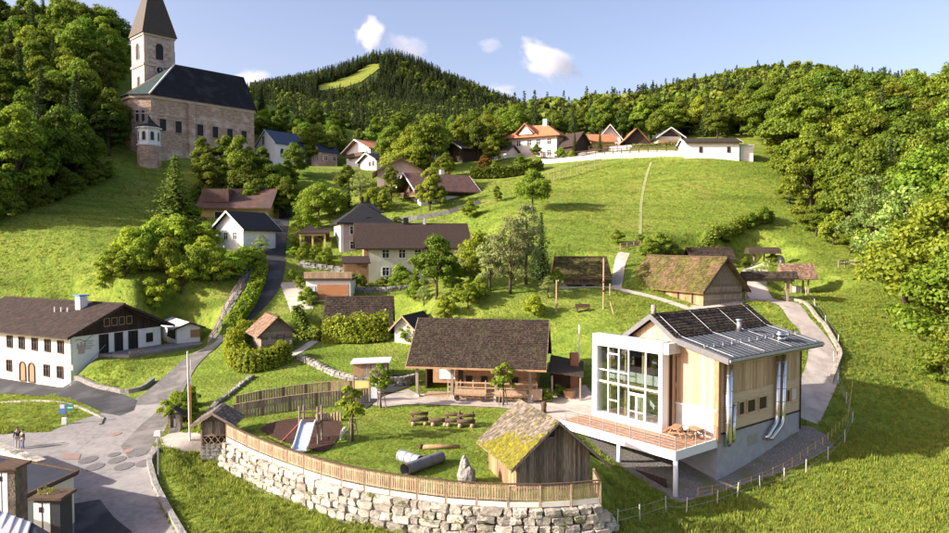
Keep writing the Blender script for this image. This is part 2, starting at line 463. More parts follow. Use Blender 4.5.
# level ground cut into the slope for buildings
PADS = [([(-46, 79.0), (-40.0, 90.4), (-60, 100.6), (-66, 89)], lambda x, y: -1.9 + 0 * x, 1.5),
        ([PXY(103, 79.5), PXY(125, 78.5), PXY(165, 81.5), PXY(190, 86), PXY(196, 89), PXY(194, 95), PXY(166, 97), PXY(158, 93.5), PXY(100, 84)], lambda x, y: 1.3 + 0 * x, 4.5)]
for _px, _py, _D, _r in [(580,285,97,4.5),(714,268,105,5),(378,192,164,7),(597,155,183,9),(632,154,184,7),(665,152,179,7),(532,161,182,10),(215,219,143,7),(250,219,143,7),(232,249,122,5),(345,342,89.5,5),(372,342,90,5),(763,266,109,4),(800,293,96,3.6),(767,301,88.5,3.5),(388,172,179,6)]:
    _q = P(_px, _py, _D)
    PADS.append(([(_q.x + _r * math.cos(k * math.pi / 4), _q.y + _r * math.sin(k * math.pi / 4)) for k in range(8)], (lambda zz: lambda x, y: zz + 0 * x)(_q.z - .05), 3.5))
def zfield(x, y):
    x, y = np.asarray(x, float), np.asarray(y, float)
    z = zrbf(x, y)
    d = polydist(_wp, x, y)
    ins = pip(YARD, x, y)
    # level yard: pull towards a gently dished lawn
    edge = np.minimum(d, 4) / 4
    lawn = -.62 - .45 * np.exp(-(((x - 2.5) / 6) ** 2 + ((y - 46.5) / 4.5) ** 2)) + .035 * np.clip(y - 50, 0, 12)
    bd = polydist(YARD[len(WALL):] + [YARD[0]], x, y)
    z = np.where(ins, lawn + (z - lawn) * (1 - sstep(0, 3.5, bd)) , z)
    # bank in front of the wall
    front = (~ins) & (d < 5) & (y < 60)
    bank = -2.45 - .1 * sstep(-10, 4, x)
    w = 1 - sstep(2.0, 5.0, d)
    z = np.where(front & (x < 7.5), z + (bank - z) * w, z)
    for poly, tgt, mg in PADS:
        o = ~pip(poly, x, y); dd = polydist(list(poly) + [poly[0]], x, y)
        k = np.where(o, 1 - sstep(0, mg, dd), 1.0)
        z = z + (tgt(x, y) - z) * k
    return z

def axis(parts):
    o = []
    for a, b, s in parts:
        o += list(np.arange(a, b, s))
    return np.array(o + [parts[-1][1]])
GX = axis([(-190, -90, 5), (-90, -48, 1.6), (-48, 44, .55), (44, 90, 1.6), (90, 190, 5)])
GY = axis([(12, 30, 2), (30, 84, .55), (84, 130, 1.1), (130, 200, 2.2), (200, 236, 4)])
_gx, _gy = np.meshgrid(GX, GY)
GZ = zfield(_gx, _gy)
def ZG(x, y):
    sc = np.isscalar(x)
    x, y = np.atleast_1d(np.asarray(x, float)), np.atleast_1d(np.asarray(y, float))
    i = np.clip(np.searchsorted(GX, x) - 1, 0, len(GX) - 2); j = np.clip(np.searchsorted(GY, y) - 1, 0, len(GY) - 2)
    tx = np.clip((x - GX[i]) / (GX[i + 1] - GX[i]), 0, 1); ty = np.clip((y - GY[j]) / (GY[j + 1] - GY[j]), 0, 1)
    z = (GZ[j, i] * (1 - tx) * (1 - ty) + GZ[j, i + 1] * tx * (1 - ty) + GZ[j + 1, i] * (1 - tx) * ty + GZ[j + 1, i + 1] * tx * ty)
    return float(z[0]) if sc else z
def grid_mesh(name, X, Y, Z, mat):
    ny, nx = Z.shape
    me = bpy.data.meshes.new(name)
    gx, gy = np.meshgrid(X, Y) if X.ndim == 1 else (X, Y)
    v = np.stack([gx, gy, Z], -1).reshape(-1, 3)
    idx = np.arange(ny * nx).reshape(ny, nx)
    f = np.stack([idx[:-1, :-1], idx[:-1, 1:], idx[1:, 1:], idx[1:, :-1]], -1).reshape(-1, 4)
    me.from_pydata(v.tolist(), [], f.tolist())
    me.materials.append(M(mat))
    for p in me.polygons: p.use_smooth = True
    me.update()
    return me
ground = link('ground', grid_mesh('ground', GX, GY, GZ, 'grass'), None, 'structure')

BLOCK = []      # footprints where no grass grows
def sheet(poly, name, mat, dz=.05, step=.8, kind='structure', parent=None, thick=0):
    """a surface laid on the ground inside that outline"""
    BLOCK.append([(p[0], p[1]) for p in poly])
    bm = bmesh.new()
    vs = [bm.verts.new((p[0], p[1], 0)) for p in poly]
    bm.faces.new(vs)
    bmesh.ops.triangulate(bm, faces=bm.faces[:])
    xs = [p[0] for p in poly]; ys = [p[1] for p in poly]
    for ax, lo, hi in ((0, min(xs), max(xs)), (1, min(ys), max(ys))):
        k = lo + step * .5
        while k < hi:
            co = (k, 0, 0) if ax == 0 else (0, k, 0); no = (1, 0, 0) if ax == 0 else (0, 1, 0)
            bmesh.ops.bisect_plane(bm, geom=bm.verts[:] + bm.edges[:] + bm.faces[:], plane_co=co, plane_no=no)
            k += step
    zz = ZG(np.array([v.co.x for v in bm.verts]), np.array([v.co.y for v in bm.verts]))
    for v, z in zip(bm.verts, zz): v.co.z = z + dz
    bmesh.ops.recalc_face_normals(bm, faces=bm.faces)
    me = bpy.data.meshes.new(name)
    for f in bm.faces:
        if f.normal.z < 0: f.normal_flip()
        f.smooth = True
    bm.to_mesh(me); bm.free()
    me.materials.append(M(mat))
    return link(name, me, parent, kind)
def strip(edges, sm=2):
    """outline of a road from (left px, right px, metres) stations"""
    L = smooth([PXY(a, D) for a, b, D in edges], sm); R = smooth([PXY(b, D) for a, b, D in edges], sm)
    return [tuple(p) for p in L] + [tuple(p) for p in R[::-1]]
def ribbon(cl, w):
    cl = smooth(cl, 2)
    L, R = [], []
    for i, p in enumerate(cl):
        d = (cl[min(i + 1, len(cl) - 1)] - cl[max(i - 1, 0)]).normalized(); n = Vector((-d.y, d.x))
        L.append(tuple(p + n * w / 2)); R.append(tuple(p - n * w / 2))
    return L + R[::-1]
def wallalong(mb, pts, w, h, dz=0, foot=.4):
    """a low wall or kerb that follows the ground"""
    pts = [Vector(p) for p in pts]
    L = []
    for i, p in enumerate(pts):
        d = (pts[min(i + 1, len(pts) - 1)] - pts[max(i - 1, 0)]).normalized(); n = Vector((-d.y, d.x)) * w / 2
        z = ZG(p.x, p.y) + dz
        L.append(((p.x + n.x, p.y + n.y), (p.x - n.x, p.y - n.y), z))
    for i in range(len(L) - 1):
        a, b = L[i], L[i + 1]
        mb.hexa([(*a[0], a[2] - foot), (*a[1], a[2] - foot), (*b[1], b[2] - foot), (*b[0], b[2] - foot)],
                [(*a[0], a[2] + h), (*a[1], a[2] + h), (*b[1], b[2] + h), (*b[0], b[2] + h)])
    return mb
# ------------------------------------------------------------------ roads, paths, yards
ROADST = [(20,215,34),(62,172,42),(44,150,48),(22,148,53),(10,157,57),(60,168,62),(126,176,68),(158,187,74),(178,198,79),(206,223,86),(238,259,95),(258,279,102),(266,285,110),(266,286,120),(268,287,130),(274,290,142),(280,292,157)]
up = [s for s in ROADST if s[2] >= 86]; lo = [s for s in ROADST if s[2] <= 86]
road = sheet(strip(lo), 'road', 'asphalt', .05)
steep = sheet(strip([(196,213,82.5)] + up), 'steep_road', 'newasphalt', .075)
FARMRD = [PXY(-60,92),PXY(0,85.4),PXY(62,79.4),PXY(80,77.4),PXY(100,74),PXY(122,71.2),PXY(136,69),PXY(132,66),PXY(118,64.5),PXY(101,65.5),PXY(57,73.5),PXY(0,79.5),PXY(-60,86)]
sheet(FARMRD, 'side_road', 'newasphalt', .065)
sheet([PXY(-60,60),PXY(0,60.2),PXY(40,60.5),PXY(80,60.5),PXY(100,61),PXY(70,55),PXY(10,54),PXY(-60,54)], 'lane', 'asphalt', .058)
sheet([PXY(158,57.5),PXY(172,58.8),PXY(200,57.5),PXY(202,55.5),PXY(180,54.6),PXY(160,55)], 'entrance_path', 'paving', .062)
PLAZA = [PXY(372,63.2),PXY(380,66),PXY(408,69),PXY(418,67.5),PXY(560,69.5),PXY(586,68.5),PXY(600,64),PXY(592,59.5),PXY(570,58.2),PXY(548,61),PXY(500,63),PXY(440,63.6),PXY(405,63.6),PXY(385,62.4)]
sheet(PLAZA, 'plaza', 'paving', .05)
sheet([PXY(365,62),PXY(372,63.4),PXY(386,67),PXY(410,70),PXY(414,72.5),PXY(395,73),PXY(372,68),PXY(350,64)], 'dark_path', 'newasphalt', .06)
sheet(ribbon([PXY(802,62.5),PXY(812,67),PXY(823,71),PXY(826,75.5),PXY(808,80.5),PXY(788,85),PXY(767,90),PXY(752,95),PXY(756,102),PXY(762,109)], 3.0), 'cobbled_path', 'paving', .055)
sheet(ribbon([PXY(760,91),PXY(735,87.5),PXY(714,83.5),PXY(690,84.5)], 2.4), 'barn_path', 'paving', .065)
sheet(ribbon([PXY(690,84),PXY(655,90),PXY(628,92),PXY(600,93),PXY(560,91.5)], 1.2), 'footpath', 'pathlight', .055)
sheet(ribbon([PXY(615,93),PXY(617,99),PXY(624,104)], 1.7), 'footpath', 'pathlight', .06)
sheet(ribbon([PXY(638,104),PXY(640,113),PXY(640,127),PXY(644,140),PXY(650,151.5)], .5), 'meadow_track', 'trodden', .06)
sheet(ribbon([PXY(290,78),PXY(305,80),PXY(322,84),PXY(330,92)], 1.1), 'garden_path', 'paving', .05)
sheet(ribbon([PXY(302,95),PXY(296,101),PXY(290,106)], 3.0), 'driveway', 'pathlight', .06)
MUL = [PXY(258,56.5),PXY(275,58.8),PXY(310,60),PXY(340,59.2),PXY(341,55.5),PXY(331,52),PXY(322,50.6),PXY(300,51.8),PXY(272,54)]
sheet([tuple(p) for p in smooth(MUL + [MUL[0]], 2)][:-1], 'mulch_bed', 'mulch', .06)
# gravel round the modern building
def bl(x, y): return loc2(OB, AB, x, y)
sheet([bl(-.3,-.5), bl(6,-1.6), bl(12,-2.6), bl(17.5,-3.0), bl(19.3,-1.8), bl(19.6,0), bl(18.5,.6), bl(5.3,.6), bl(5.3,12), bl(1.5,11.8), bl(.4,8), bl(-.4,4)], 'gravel_bed', 'gravel', .05)
sheet([PXY(520,176),PXY(545,171),PXY(600,166),PXY(650,158),PXY(686,152),PXY(688,158),PXY(650,166),PXY(600,174),PXY(545,180),PXY(520,184)], 'hill_road', 'pathlight', .06, 2)

sheet([PXY(192,74.5),PXY(176,70.5),PXY(160,66.2),PXY(140,61.8),PXY(118,56.4),PXY(126,53.6),PXY(146,54.2),PXY(156,58.5),PXY(167,63),PXY(176,67.5),PXY(187,73.2)], 'asphalt_patch', 'asphalt_mid', .063, 1)
sheet([PXY(70,46.5),PXY(96,47),PXY(110,44.5),PXY(128,42.5),PXY(120,40),PXY(70,41)], 'asphalt_patch', 'newasphalt', .066, 1)
sheet(strip([(124,177,67.5),(157,188,74),(177,199,79),(205,224,86),(212,230,88)]), 'worn_asphalt', 'asphalt_mid', .061, 1)
# patches and covers on the junction
def disc(px, py, D, rx, ry, name, mat, label, cat='cover', group=None):
    p = P(px, py, D); mb = MB(); n = 20
    vs = []
    for k in range(n):
        t = 2 * math.pi * k / n
        X, Y = p.x + rx * math.cos(t), p.y + ry * math.sin(t)
        vs.append((X, Y, ZG(X, Y) + .085))
    mb.add([(x, y, z - .06) for x, y, z in vs] + vs, [tuple(range(n, 2 * n))] + [(i, (i + 1) % n, n + (i + 1) % n, n + i) for i in range(n)])
    o = mb.build(name, mat); return tag(o, label, cat, group)
def groundD(px, py):
    """metres to the ground seen at that pixel"""
    D = 30.0
    while D < 300:
        p = P(px, py, D)
        if p.z <= ZG(p.x, p.y): return D
        D += .15
    return D
for px, py, rx, ry, mt, lb in [(116,435,.75,.6,'redpatch','small reddish round cover in the junction by the grass island'),(88,461,1.15,.95,'cover','dark round manhole cover left of the junction'),
        (95,468,1.1,.9,'cover','dark round cover just below the left manhole cover'),(114,456,.8,.6,'cover','small brown round cover between the larger road covers'),
        (117,461,1.1,.85,'cover','dark round cover in the middle of the junction'),(140,455,.9,.75,'cover','faint round cover by the lamp side of the junction'),
        (145,464,1.15,.9,'cover','dark round cover nearest the street lamp'),(124,468,1.2,.9,'cover','dark round patch at the shadow edge on the junction'),(128,452,.7,.55,'redpatch','small rusty cover at the road centre')]:
    disc(px, py, groundD(px, py), rx * .58, ry * .8, 'road_cover', mt, lb, 'road cover', 'round covers in the road junction')
sheet([PXY(62,55.6),PXY(78,55.2),PXY(76,54),PXY(58,54.2)], 'red_paving', 'redpatch', .075, 1)

# ------------------------------------------------------------------ builders for houses
WC = {}
def window(parent, face, L, W, s, z, w, h, frame='white', glass='glassdark', mull=True, shut=None, arch=False, name='window', proud=.07):
    key = (round(w, 2), round(h, 2), frame, mull, arch, proud)
    if key not in WC:
        f = MB(); t = min(.1, w * .13)
        if not arch:
            f.box(-w / 2 - t, -w / 2, -proud, .05, -t, h + t); f.box(w / 2, w / 2 + t, -proud, .05, -t, h + t)
            f.box(-w / 2, w / 2, -proud, .05, h, h + t); f.box(-w / 2, w / 2, -proud - .05, .05, -t, 0)
            if mull: f.box(-.035, .035, -proud + .02, .05, 0, h); f.box(-w / 2, w / 2, -proud + .025, .05, h * .62, h * .62 + .05)
            g = MB().box(-w / 2, w / 2, -.015, .04, 0, h)
        else:
            pr = [(-w / 2, 0), (w / 2, 0)] + [(w / 2 * math.cos(a), h - w / 2 + w / 2 * math.sin(a)) for a in np.linspace(0, math.pi, 9)]
            po = [(-w / 2 - t, -t), (w / 2 + t, -t)] + [((w / 2 + t) * math.cos(a), h - w / 2 + (w / 2 + t) * math.sin(a)) for a in np.linspace(0, math.pi, 9)]
            n = len(pr)
            f.add([(x, -proud, q) for x, q in po] + [(x, -proud, q) for x, q in pr] + [(x, .02, q) for x, q in po] + [(x, .02, q) for x, q in pr],
                  [(i, (i + 1) % n, n + (i + 1) % n, n + i) for i in range(n)] + [(i, (i + 1) % n, 2 * n + (i + 1) % n, 2 * n + i) for i in range(n)] +
                  [(n + i, n + (i + 1) % n, 3 * n + (i + 1) % n, 3 * n + i) for i in range(n)])
            g = MB().prism(pr, -.015, .04, 'y')
        WC[key] = (f.mesh('window', frame), g.mesh('pane', None))
    fm, gm = WC[key]
    o = link(name, fm, parent)
    if (glass, key) not in WC:
        gg = gm.copy(); gg.materials.clear(); gg.materials.append(M(glass)); WC[(glass, key)] = gg
    link('pane', WC[(glass, key)], o)
    rz, loc = {'F': (0, (s, 0, z)), 'R': (math.pi / 2, (L, s, z)), 'L': (-math.pi / 2, (0, s, z)), 'B': (math.pi, (s, W, z))}[face]
    o.location = loc; o.rotation_euler = (0, 0, rz)
    if shut:
        for sg in (-1, 1):
            c = MB().box(sg * (w / 2 + .13) - (0 if sg > 0 else w * .45), sg * (w / 2 + .13) + (w * .45 if sg > 0 else 0), -.06, -.003, -.05, h + .05).build('shutter', shut, o)
    return o

def shingle_slope(mb, A, B, C, E, sw=.22, sl=.35, th=.035, jit=.3, skip=0, lift=.05):
    """rows of single shingles on the plane A-B (eave) to C-E (ridge, C above B)"""
    A, B, C, E = map(Vector, (A, B, C, E))
    n = (B - A).cross(E - A).normalized()
    if n.z < 0: n = -n
    H = (E - A).length; rows = max(2, int(H / sl))
    for i in range(rows):
        t0, t1 = i / rows, min(1.0, (i + 1.25) / rows)
        a0, b0 = A.lerp(E, t0), B.lerp(C, t0); a1, b1 = A.lerp(E, t1), B.lerp(C, t1)
        Lr = (b0 - a0).length; x = 0.0
        while x < Lr - .02:
            w = min(sw * random.uniform(1 - jit, 1 + jit), Lr - x)
            if random.random() >= skip:
                j = random.uniform(-.12, .12) / rows
                u0, u1 = (x + .006) / Lr, (x + w - .006) / Lr
                d = (E - A) * (j if i else min(j, 0) * .8)
                k = lift + random.uniform(0, th * .7)
                p = [a0.lerp(b0, u0) + d, a0.lerp(b0, u1) + d, a1.lerp(b1, u1), a1.lerp(b1, u0)]
                mb.hexa([p[0] + n * (k - th), p[1] + n * (k - th), p[2] + n * .0, p[3] + n * .0],
                        [p[0] + n * k, p[1] + n * k, p[2] + n * .012, p[3] + n * .012])
            x += w
    return mb

def boards(mb, p0, p1, zb, zt, w=.18, t=.03, out=(0, -1), gap=.012, jit=.012):
    """upright boards along p0-p1; zb, zt are heights or functions of the run"""
    p0, p1 = Vector(p0), Vector(p1); L = (p1 - p0).length; d = (p1 - p0) / L; o = Vector(out)
    f0 = zb if callable(zb) else (lambda s: zb); f1 = zt if callable(zt) else (lambda s: zt)
    n = max(1, round(L / w)); w = L / n
    for i in range(n):
        a, b = i * w + gap / 2, (i + 1) * w - gap / 2
        j = random.uniform(0, jit)
        q0, q1 = p0 + d * a, p0 + d * b
        r0, r1 = q0 + o * (t + j), q1 + o * (t + j)
        mb.hexa([(*q0, f0(a)), (*q1, f0(b)), (*r1, f0(b)), (*r0, f0(a))], [(*q0, f1(a)), (*q1, f1(b)), (*r1, f1(b)), (*r0, f1(a))])
    return mb

def house(name, label, cat, o, ang, L, W, h, roof='gx', rh=3.0, ov=(.8, .8), wall='white', roofm='tile_brown', foot=3.0, th=.22,
          wins=(), chim=(), barge='wood_brown', group=None, sh=None, upper=None, hipx=None, wname='wall', hipe=(True, True)):
    r = thing(name, o, ang, label, cat, group)
    BLOCK.append([loc2(o, ang, x, y) for x, y in ((-.3, -.3), (L + .3, -.3), (L + .3, W + .3), (-.3, W + .3))])
    ox, oy = ov
    def body(mb, z0, g=0.0):
        if roof == 'gx':
            mb.prism([(-g, z0), (W + g, z0), (W + g, h - g), (W / 2, h + rh - .02), (-g, h - g)], -g, L + g, 'x')
        elif roof == 'gy':
            mb.prism([(-g, z0), (L + g, z0), (L + g, h - g), (L / 2, h + rh - .02), (-g, h - g)], -g, W + g, 'y')
        else:
            mb.box(-g, L + g, -g, W + g, z0, h - .01)
        return mb
    body(MB(), -foot).build(wname, wall, r)
    if upper:
        body(MB(), upper[0], .035).build('timber_storey', upper[1], r)
    R = MB(); s = None
    sl = []
    if roof in ('gx', 'gy'):
        span, run = (W, L) if roof == 'gx' else (L, W)
        go, eo = (ox, oy) if roof == 'gx' else (oy, ox)
        s = rh / (span / 2)
        sec = [(-eo, h - eo * s + .01), (span / 2, h + rh + .01), (span + eo, h - eo * s + .01), (span + eo, h - eo * s + .01 + th), (span / 2, h + rh + .01 + th), (-eo, h - eo * s + .01 + th)]
        R.prism(sec, -go, run + go, 'x' if roof == 'gx' else 'y')
        zt = h - eo * s + .012 + th
        T = (lambda a, b, z: (a, b, z)) if roof == 'gx' else (lambda a, b, z: (b, a, z))
        for yy in (-eo, span + eo):
            sl.append([T(-go, yy, zt), T(run + go, yy, zt), T(run + go, span / 2, h + rh + th + .012), T(-go, span / 2, h + rh + th + .012)])
        ro = R.build('roof', roofm, r)
        if barge:
            for e in (-go - .05, run + go):
                bb = MB()
                for q, m in ((-eo, 1), (span + eo, -1)):
                    A = (e, q, h - eo * s - .06) ; B = (e, span / 2, h + rh - .06)
                    pts = [(q, h - eo * s - .08), (span / 2, h + rh - .08), (span / 2, h + rh + th + .03), (q, h - eo * s + th + .03)]
                    bb.prism(pts, e, e + .05, 'x' if roof == 'gx' else 'y')
                bb.build('barge_board', barge, r)
    else:
        e = ox; s = rh / (min(L, W) / 2)
        z0 = h - e * .35
        ins = hipx if hipx is not None else min(L, W) / 2
        if L >= W:
            a, b = (ins if hipe[0] else -e, W / 2), (L - (ins if hipe[1] else -e), W / 2)
        else:
            a, b = (L / 2, ins), (L / 2, W - ins)
        E = [(-e, -e, z0), (L + e, -e, z0), (L + e, W + e, z0), (-e, W + e, z0)]
        E2 = [(x, y, z0 + th) for x, y, z in E]
        k = [(*a, h + rh), (*b, h + rh)]
        fc = [(0, 3, 2, 1)] + [(i, (i + 1) % 4, 4 + (i + 1) % 4, 4 + i) for i in range(4)]
        if L >= W: fc += [(4, 5, 9, 8), (5, 6, 9), (6, 7, 8, 9), (7, 4, 8)]
        else: fc += [(4, 5, 8), (5, 6, 9, 8), (6, 7, 9), (7, 4, 8, 9)]
        R.add(E + E2 + k, fc)
        ro = R.build('roof', roofm, r)
    if sh:
        S = MB()
        for q in sl: shingle_slope(S, *q, **sh.get('kw', {}))
        S.build('shingles', sh['mat'], r, kind='stuff')
        rc = MB()
        if roof == 'gx': rc.box(-ox, L + ox, W / 2 - .16, W / 2 + .16, h + rh + th - .02, h + rh + th + .09)
        else: rc.box(L / 2 - .16, L / 2 + .16, -oy, W + oy, h + rh + th - .02, h + rh + th + .09)
        rc.build('ridge_cap', sh.get('cap', 'wood_brown'), r)
    for c in chim:
        x, y, zb, zt, w = c[:5]
        cm = MB().box(x - w / 2, x + w / 2, y - w / 2, y + w / 2, zb, zt).build('chimney', c[5] if len(c) > 5 else 'white', ro)
        MB().box(x - w / 2 - .08, x + w / 2 + .08, y - w / 2 - .08, y + w / 2 + .08, zt + .001, zt + .1).build('chimney_cap', c[6] if len(c) > 6 else 'tile_dark', ro)
    for w in wins:
        window(r, w[0], L, W, *w[1:5], **(w[5] if len(w) > 5 else {}))
    r['dims'] = ''; del r['dims']
    return r

def corner(pxL, pxC, pxR, D, ang):
    """origin and sides of a block whose near corner stands at column pxC"""
    x0, y0 = PXY(pxC, D)
    c, s = math.cos(ang), math.sin(ang)
    return (x0, y0), lenpx(x0, y0, c, s, pxR), lenpx(x0, y0, -s, c, pxL)
def balcony(r, x0, x1, y0, y1, z, mat='wood_brown', h=.95):
    MB().box(x0, x1, y0, y1, z - .12, z).build('balcony_floor', mat, r)
    b = MB()
    b.box(x0, x1, y0, y0 + .06, z + h - .08, z + h); b.box(x0, x1, y0, y0 + .06, z + .08, z + .16)
    boards(b, (x0, y0 + .05), (x1, y0 + .05), z + .05, z + h - .05, .16, .02)
    b.build('balcony_railing', mat, r)
# ------------------------------------------------------------------ the modern museum building
mod = thing('modern_building', (OB.x, OB.y, 0), AB, 'modern larch-clad building with white glazed front, raised deck and steel ducts', 'building')
def ay(px, X):
    x0, y0 = bl(X, 0); return lenpx(x0, y0, -math.sin(AB), math.cos(AB), px)
def bx(px, Y):
    x0, y0 = bl(0, Y); return lenpx(x0, y0, math.cos(AB), math.sin(AB), px)
BLOCK.append([bl(-.1, -.1), bl(17.8, -.1), bl(17.8, 11), bl(-.1, 11)])
XF, XW, XE = 3.45, 5.2, 17.6
ROOFL = [(-1.27, 6.28), (3.36, 7.33), (5.78, 9.03), (8.6, 7.05)]
def zroof(y):
    for (a, za), (b, zb) in zip(ROOFL, ROOFL[1:]):
        if y <= b: return za + (zb - za) * (y - a) / (b - a)
    return ROOFL[-1][1]
zw = lambda y: zroof(y) - .38
MB().prism([(0, -6), (8.2, -6), (8.2, .3), (0, .3)], XW, XE, 'x').build('plinth', 'concrete', mod)
core = MB()
core.prism([(.05, .3), (8.15, .3), (8.15, zw(8.15)), (5.78, zw(5.78)), (3.36, zw(3.36)), (.05, zw(.05))], 8.6, XE - .05, 'x')
core.prism([(.05, .3), (3.7, .3), (3.7, zw(3.7)), (3.36, zw(3.36)), (.05, zw(.05))], XW + .05, 8.598, 'x')
core.prism([(3.702, 6.6), (8.15, 6.6), (8.15, zw(8.15)), (5.78, zw(5.78)), (3.702, zw(3.7))], XW + .05, 8.598, 'x')
core.build('wall', 'larch_h', mod)
# cladding
c = MB(); boards(c, (XW - .0, .03), (XE, .03), 3.2, zw(0) - .02, .2, .035, (0, -1)); c.build('cladding', 'larch', mod, kind='stuff')
c = MB()
for k in range(7):
    c.box(XW + .02, XE, -.03, .04, .42 + k * .39, .42 + k * .39 + .378)
c.build('plank_band', 'larch_h', mod)
MB().box(XW, XE + .01, -.075, .03, 3.12, 3.22).build('trim', 'larch_h', mod)
MB().box(XW, XE + .01, -.06, .03, .28, .415).build('trim', 'wood_dark', mod)
c = MB(); boards(c, (XW + .04, 0), (XW + .04, 3.68), 2.25, lambda s: zw(s) - .01, .2, .035, (-1, 0))
boards(c, (XW + .04, 3.72), (XW + .04, 5.78), 6.62, lambda s: zw(3.72 + s) - .01, .2, .03, (-1, 0))
boards(c, (XW + .04, 5.78), (XW + .04, 8.18), 6.62, lambda s: zw(5.78 + s) - .01, .2, .03, (-1, 0))
c.build('cladding', 'larch', mod, kind='stuff')
MB().box(XW - .03, XW + .045, .3, 3.68, .0, 2.05).build('white_panel', 'offwhite', mod)
MB().box(XW - .14, XW + .04, 0, 3.7, 2.08, 2.2).build('trim', 'metalwhite', mod)
MB().box(XW - .06, XW + .3, -.09, .32, -.3, zw(0) - .05).build('corner_post', 'wood_warm', mod)
# roof
def plane(mb, a, b, th, x0, x1):
    mb.prism([(a[0], a[1] - th), (b[0], b[1] - th), b, a], x0, x1, 'x')
X0, X1 = 4.5, 19.05
rf = MB(); plane(rf, ROOFL[0], ROOFL[1], .16, X0 + .06, X1 - .06); rf = rf.build('roof', 'roofmetal', mod)
ru = MB(); plane(ru, ROOFL[1], ROOFL[2], .18, X0 + .06, X1 - .06); plane(ru, ROOFL[2], ROOFL[3], .18, X0 + .06, X1 - .06); ru = ru.build('upper_roof', 'wood_brown', mod)
for xa in (X0, X1 - .06):
    f = MB()
    for a, b in zip(ROOFL, ROOFL[1:]): f.prism([(a[0], a[1] - .42), (b[0], b[1] - .42), (b[0], b[1] + .04), (a[0], a[1] + .04)], xa, xa + .058, 'x')
    f.build('fascia', 'fascia', mod)
MB().box(X0 + .07, X1 - .07, ROOFL[0][0] - .14, ROOFL[0][0] + .02, ROOFL[0][1] - .24, ROOFL[0][1] - .06).build('gutter', 'galv', mod)
sf = MB(); sf.prism([(-1.2, 5.9), (0.0, 6.18), (0, 6.14), (-1.2, 5.86)], X0 + .07, X1 - .07, 'x'); sf.build('soffit', 'larch_h', mod)
sm = MB()
n = 22
for i in range(n):
    x = X0 + .3 + (X1 - X0 - .6) * i / (n - 1)
    sm.bar((x, ROOFL[0][0], ROOFL[0][1] + .02), (x, ROOFL[1][0], ROOFL[1][1] + .02), .03, .04)
sm.build('standing_seams', 'roofmetal', mod, kind='stuff')
# the steep upper slope: shingles in rows
S = MB(); a, b = ROOFL[1], ROOFL[2]
shingle_slope(S, (X0 + .06, a[0], a[1]), (X1 - .06, a[0], a[1]), (X1 - .06, b[0], b[1]), (X0 + .06, b[0], b[1]), .3, .3, .03)
a, b = ROOFL[3], ROOFL[2]
shingle_slope(S, (X0 + .06, a[0], a[1]), (X1 - .06, a[0], a[1]), (X1 - .06, b[0], b[1]), (X0 + .06, b[0], b[1]), .3, .3, .03)
S.build('shingles', 'shingle', mod, kind='stuff')
def onroof(y): return zroof(y)
for y in (5.55, 3.55, 1.0):                                         # snow guards along the roof
    g = MB()
    g.tube([(X0 + .3, y, onroof(y) + .2), (X1 - .3, y, onroof(y) + .2)], .035, 6)
    for i in range(12):
        x = X0 + .4 + (X1 - X0 - .8) * i / 11
        g.bar((x, y, onroof(y)), (x, y, onroof(y) + .26), .05, .05)
    g.build('snow_guard', 'wood_dark' if y > 3 else 'galv', mod)
for x in (5.3, 9.6, 13.8, 18.0):                                    # lightning conductors down the slope
    MB().tube([(x, ROOFL[2][0], ROOFL[2][1] + .12), (x, ROOFL[1][0], ROOFL[1][1] + .10), (x, ROOFL[0][0] + .1, ROOFL[0][1] + .12)], .022, 6).build('conductor', 'galv', mod)
vx = bx(741, 3.0)
v = MB(); v.tube([(vx, 3.1, zroof(3.1) - .1), (vx, 3.1, zroof(3.1) + .85)], .2, 10); v.tube([(vx, 3.1, zroof(3.1) + .86), (vx, 3.1, zroof(3.1) + 1.0)], .28, 10); v.build('roof_vent', 'galv', mod, True)
vx = bx(782, .3)
v = MB(); v.tube([(vx, .3, zroof(.3) - .1), (vx, .3, zroof(.3) + .35)], .38, 12); v.tube([(vx, .3, zroof(.3) + .36), (vx, .3, zroof(.3) + .62)], .5, 14); v.tube([(vx, .3, zroof(.3) + .63), (vx, .3, zroof(.3) + .72)], .4, 12); v.build('roof_fan', 'steel', mod, True)
v = MB().tube([(X0 + .5, 5.78, 9.0), (X0 + .5, 5.78, 9.75)], .2, 10); v.build('chimney', 'stonegrey', mod, True)
# white portal frame and glazing
YR, YL, ZT = 3.75, 10.95, 7.06
def frame(mb, y0, y1, z0, z1, x0=XF, x1=XF + .75): mb.box(x0, x1, y0, y1, z0, z1)
fr = MB(); yl = ay(599.8, XF + .3); yr = ay(662, XF + .3)
frame(fr, yl, YL, 0, ZT); frame(fr, YR, yr, 0, 6.1); frame(fr, YR, yl - .001, 6.1, ZT - .002); frame(fr, yr, yl - .001, -.02, .44, XF + .06)
fr.build('portal_frame', 'metalwhite', mod)
MB().box(XF + .752, XW + .05, YR - .25, YL, 6.35, 6.95).build('box_roof', 'fascia', mod)
MB().box(XF + .6, 8.6, YL - .12, YL - .003, 0, 6.34).build('box_wall', 'metalwhite', mod)
MB().box(XF + .1, XW - .02, YR - .5, YR - .005, 6.12, 6.98).build('side_fascia', 'offwhite', mod)
MB().box(XF + .45, 8.58, YR + .12, YL - .13, 2.78, 3.1).build('floor_slab', 'interiorwood', mod)
MB().box(XF + .4, 8.58, YR + .05, YL - .13, -.04, .03).build('interior_floor', 'interiorwood', mod)
MB().box(XF + .76, 8.58, YR + .05, YL - .13, 6.2, 6.34).build('ceiling', 'interiorwood', mod)
MB().box(8.45, 8.59, 3.8, YL - .13, .03, 6.2).build('back_wall', 'interiorwood', mod)
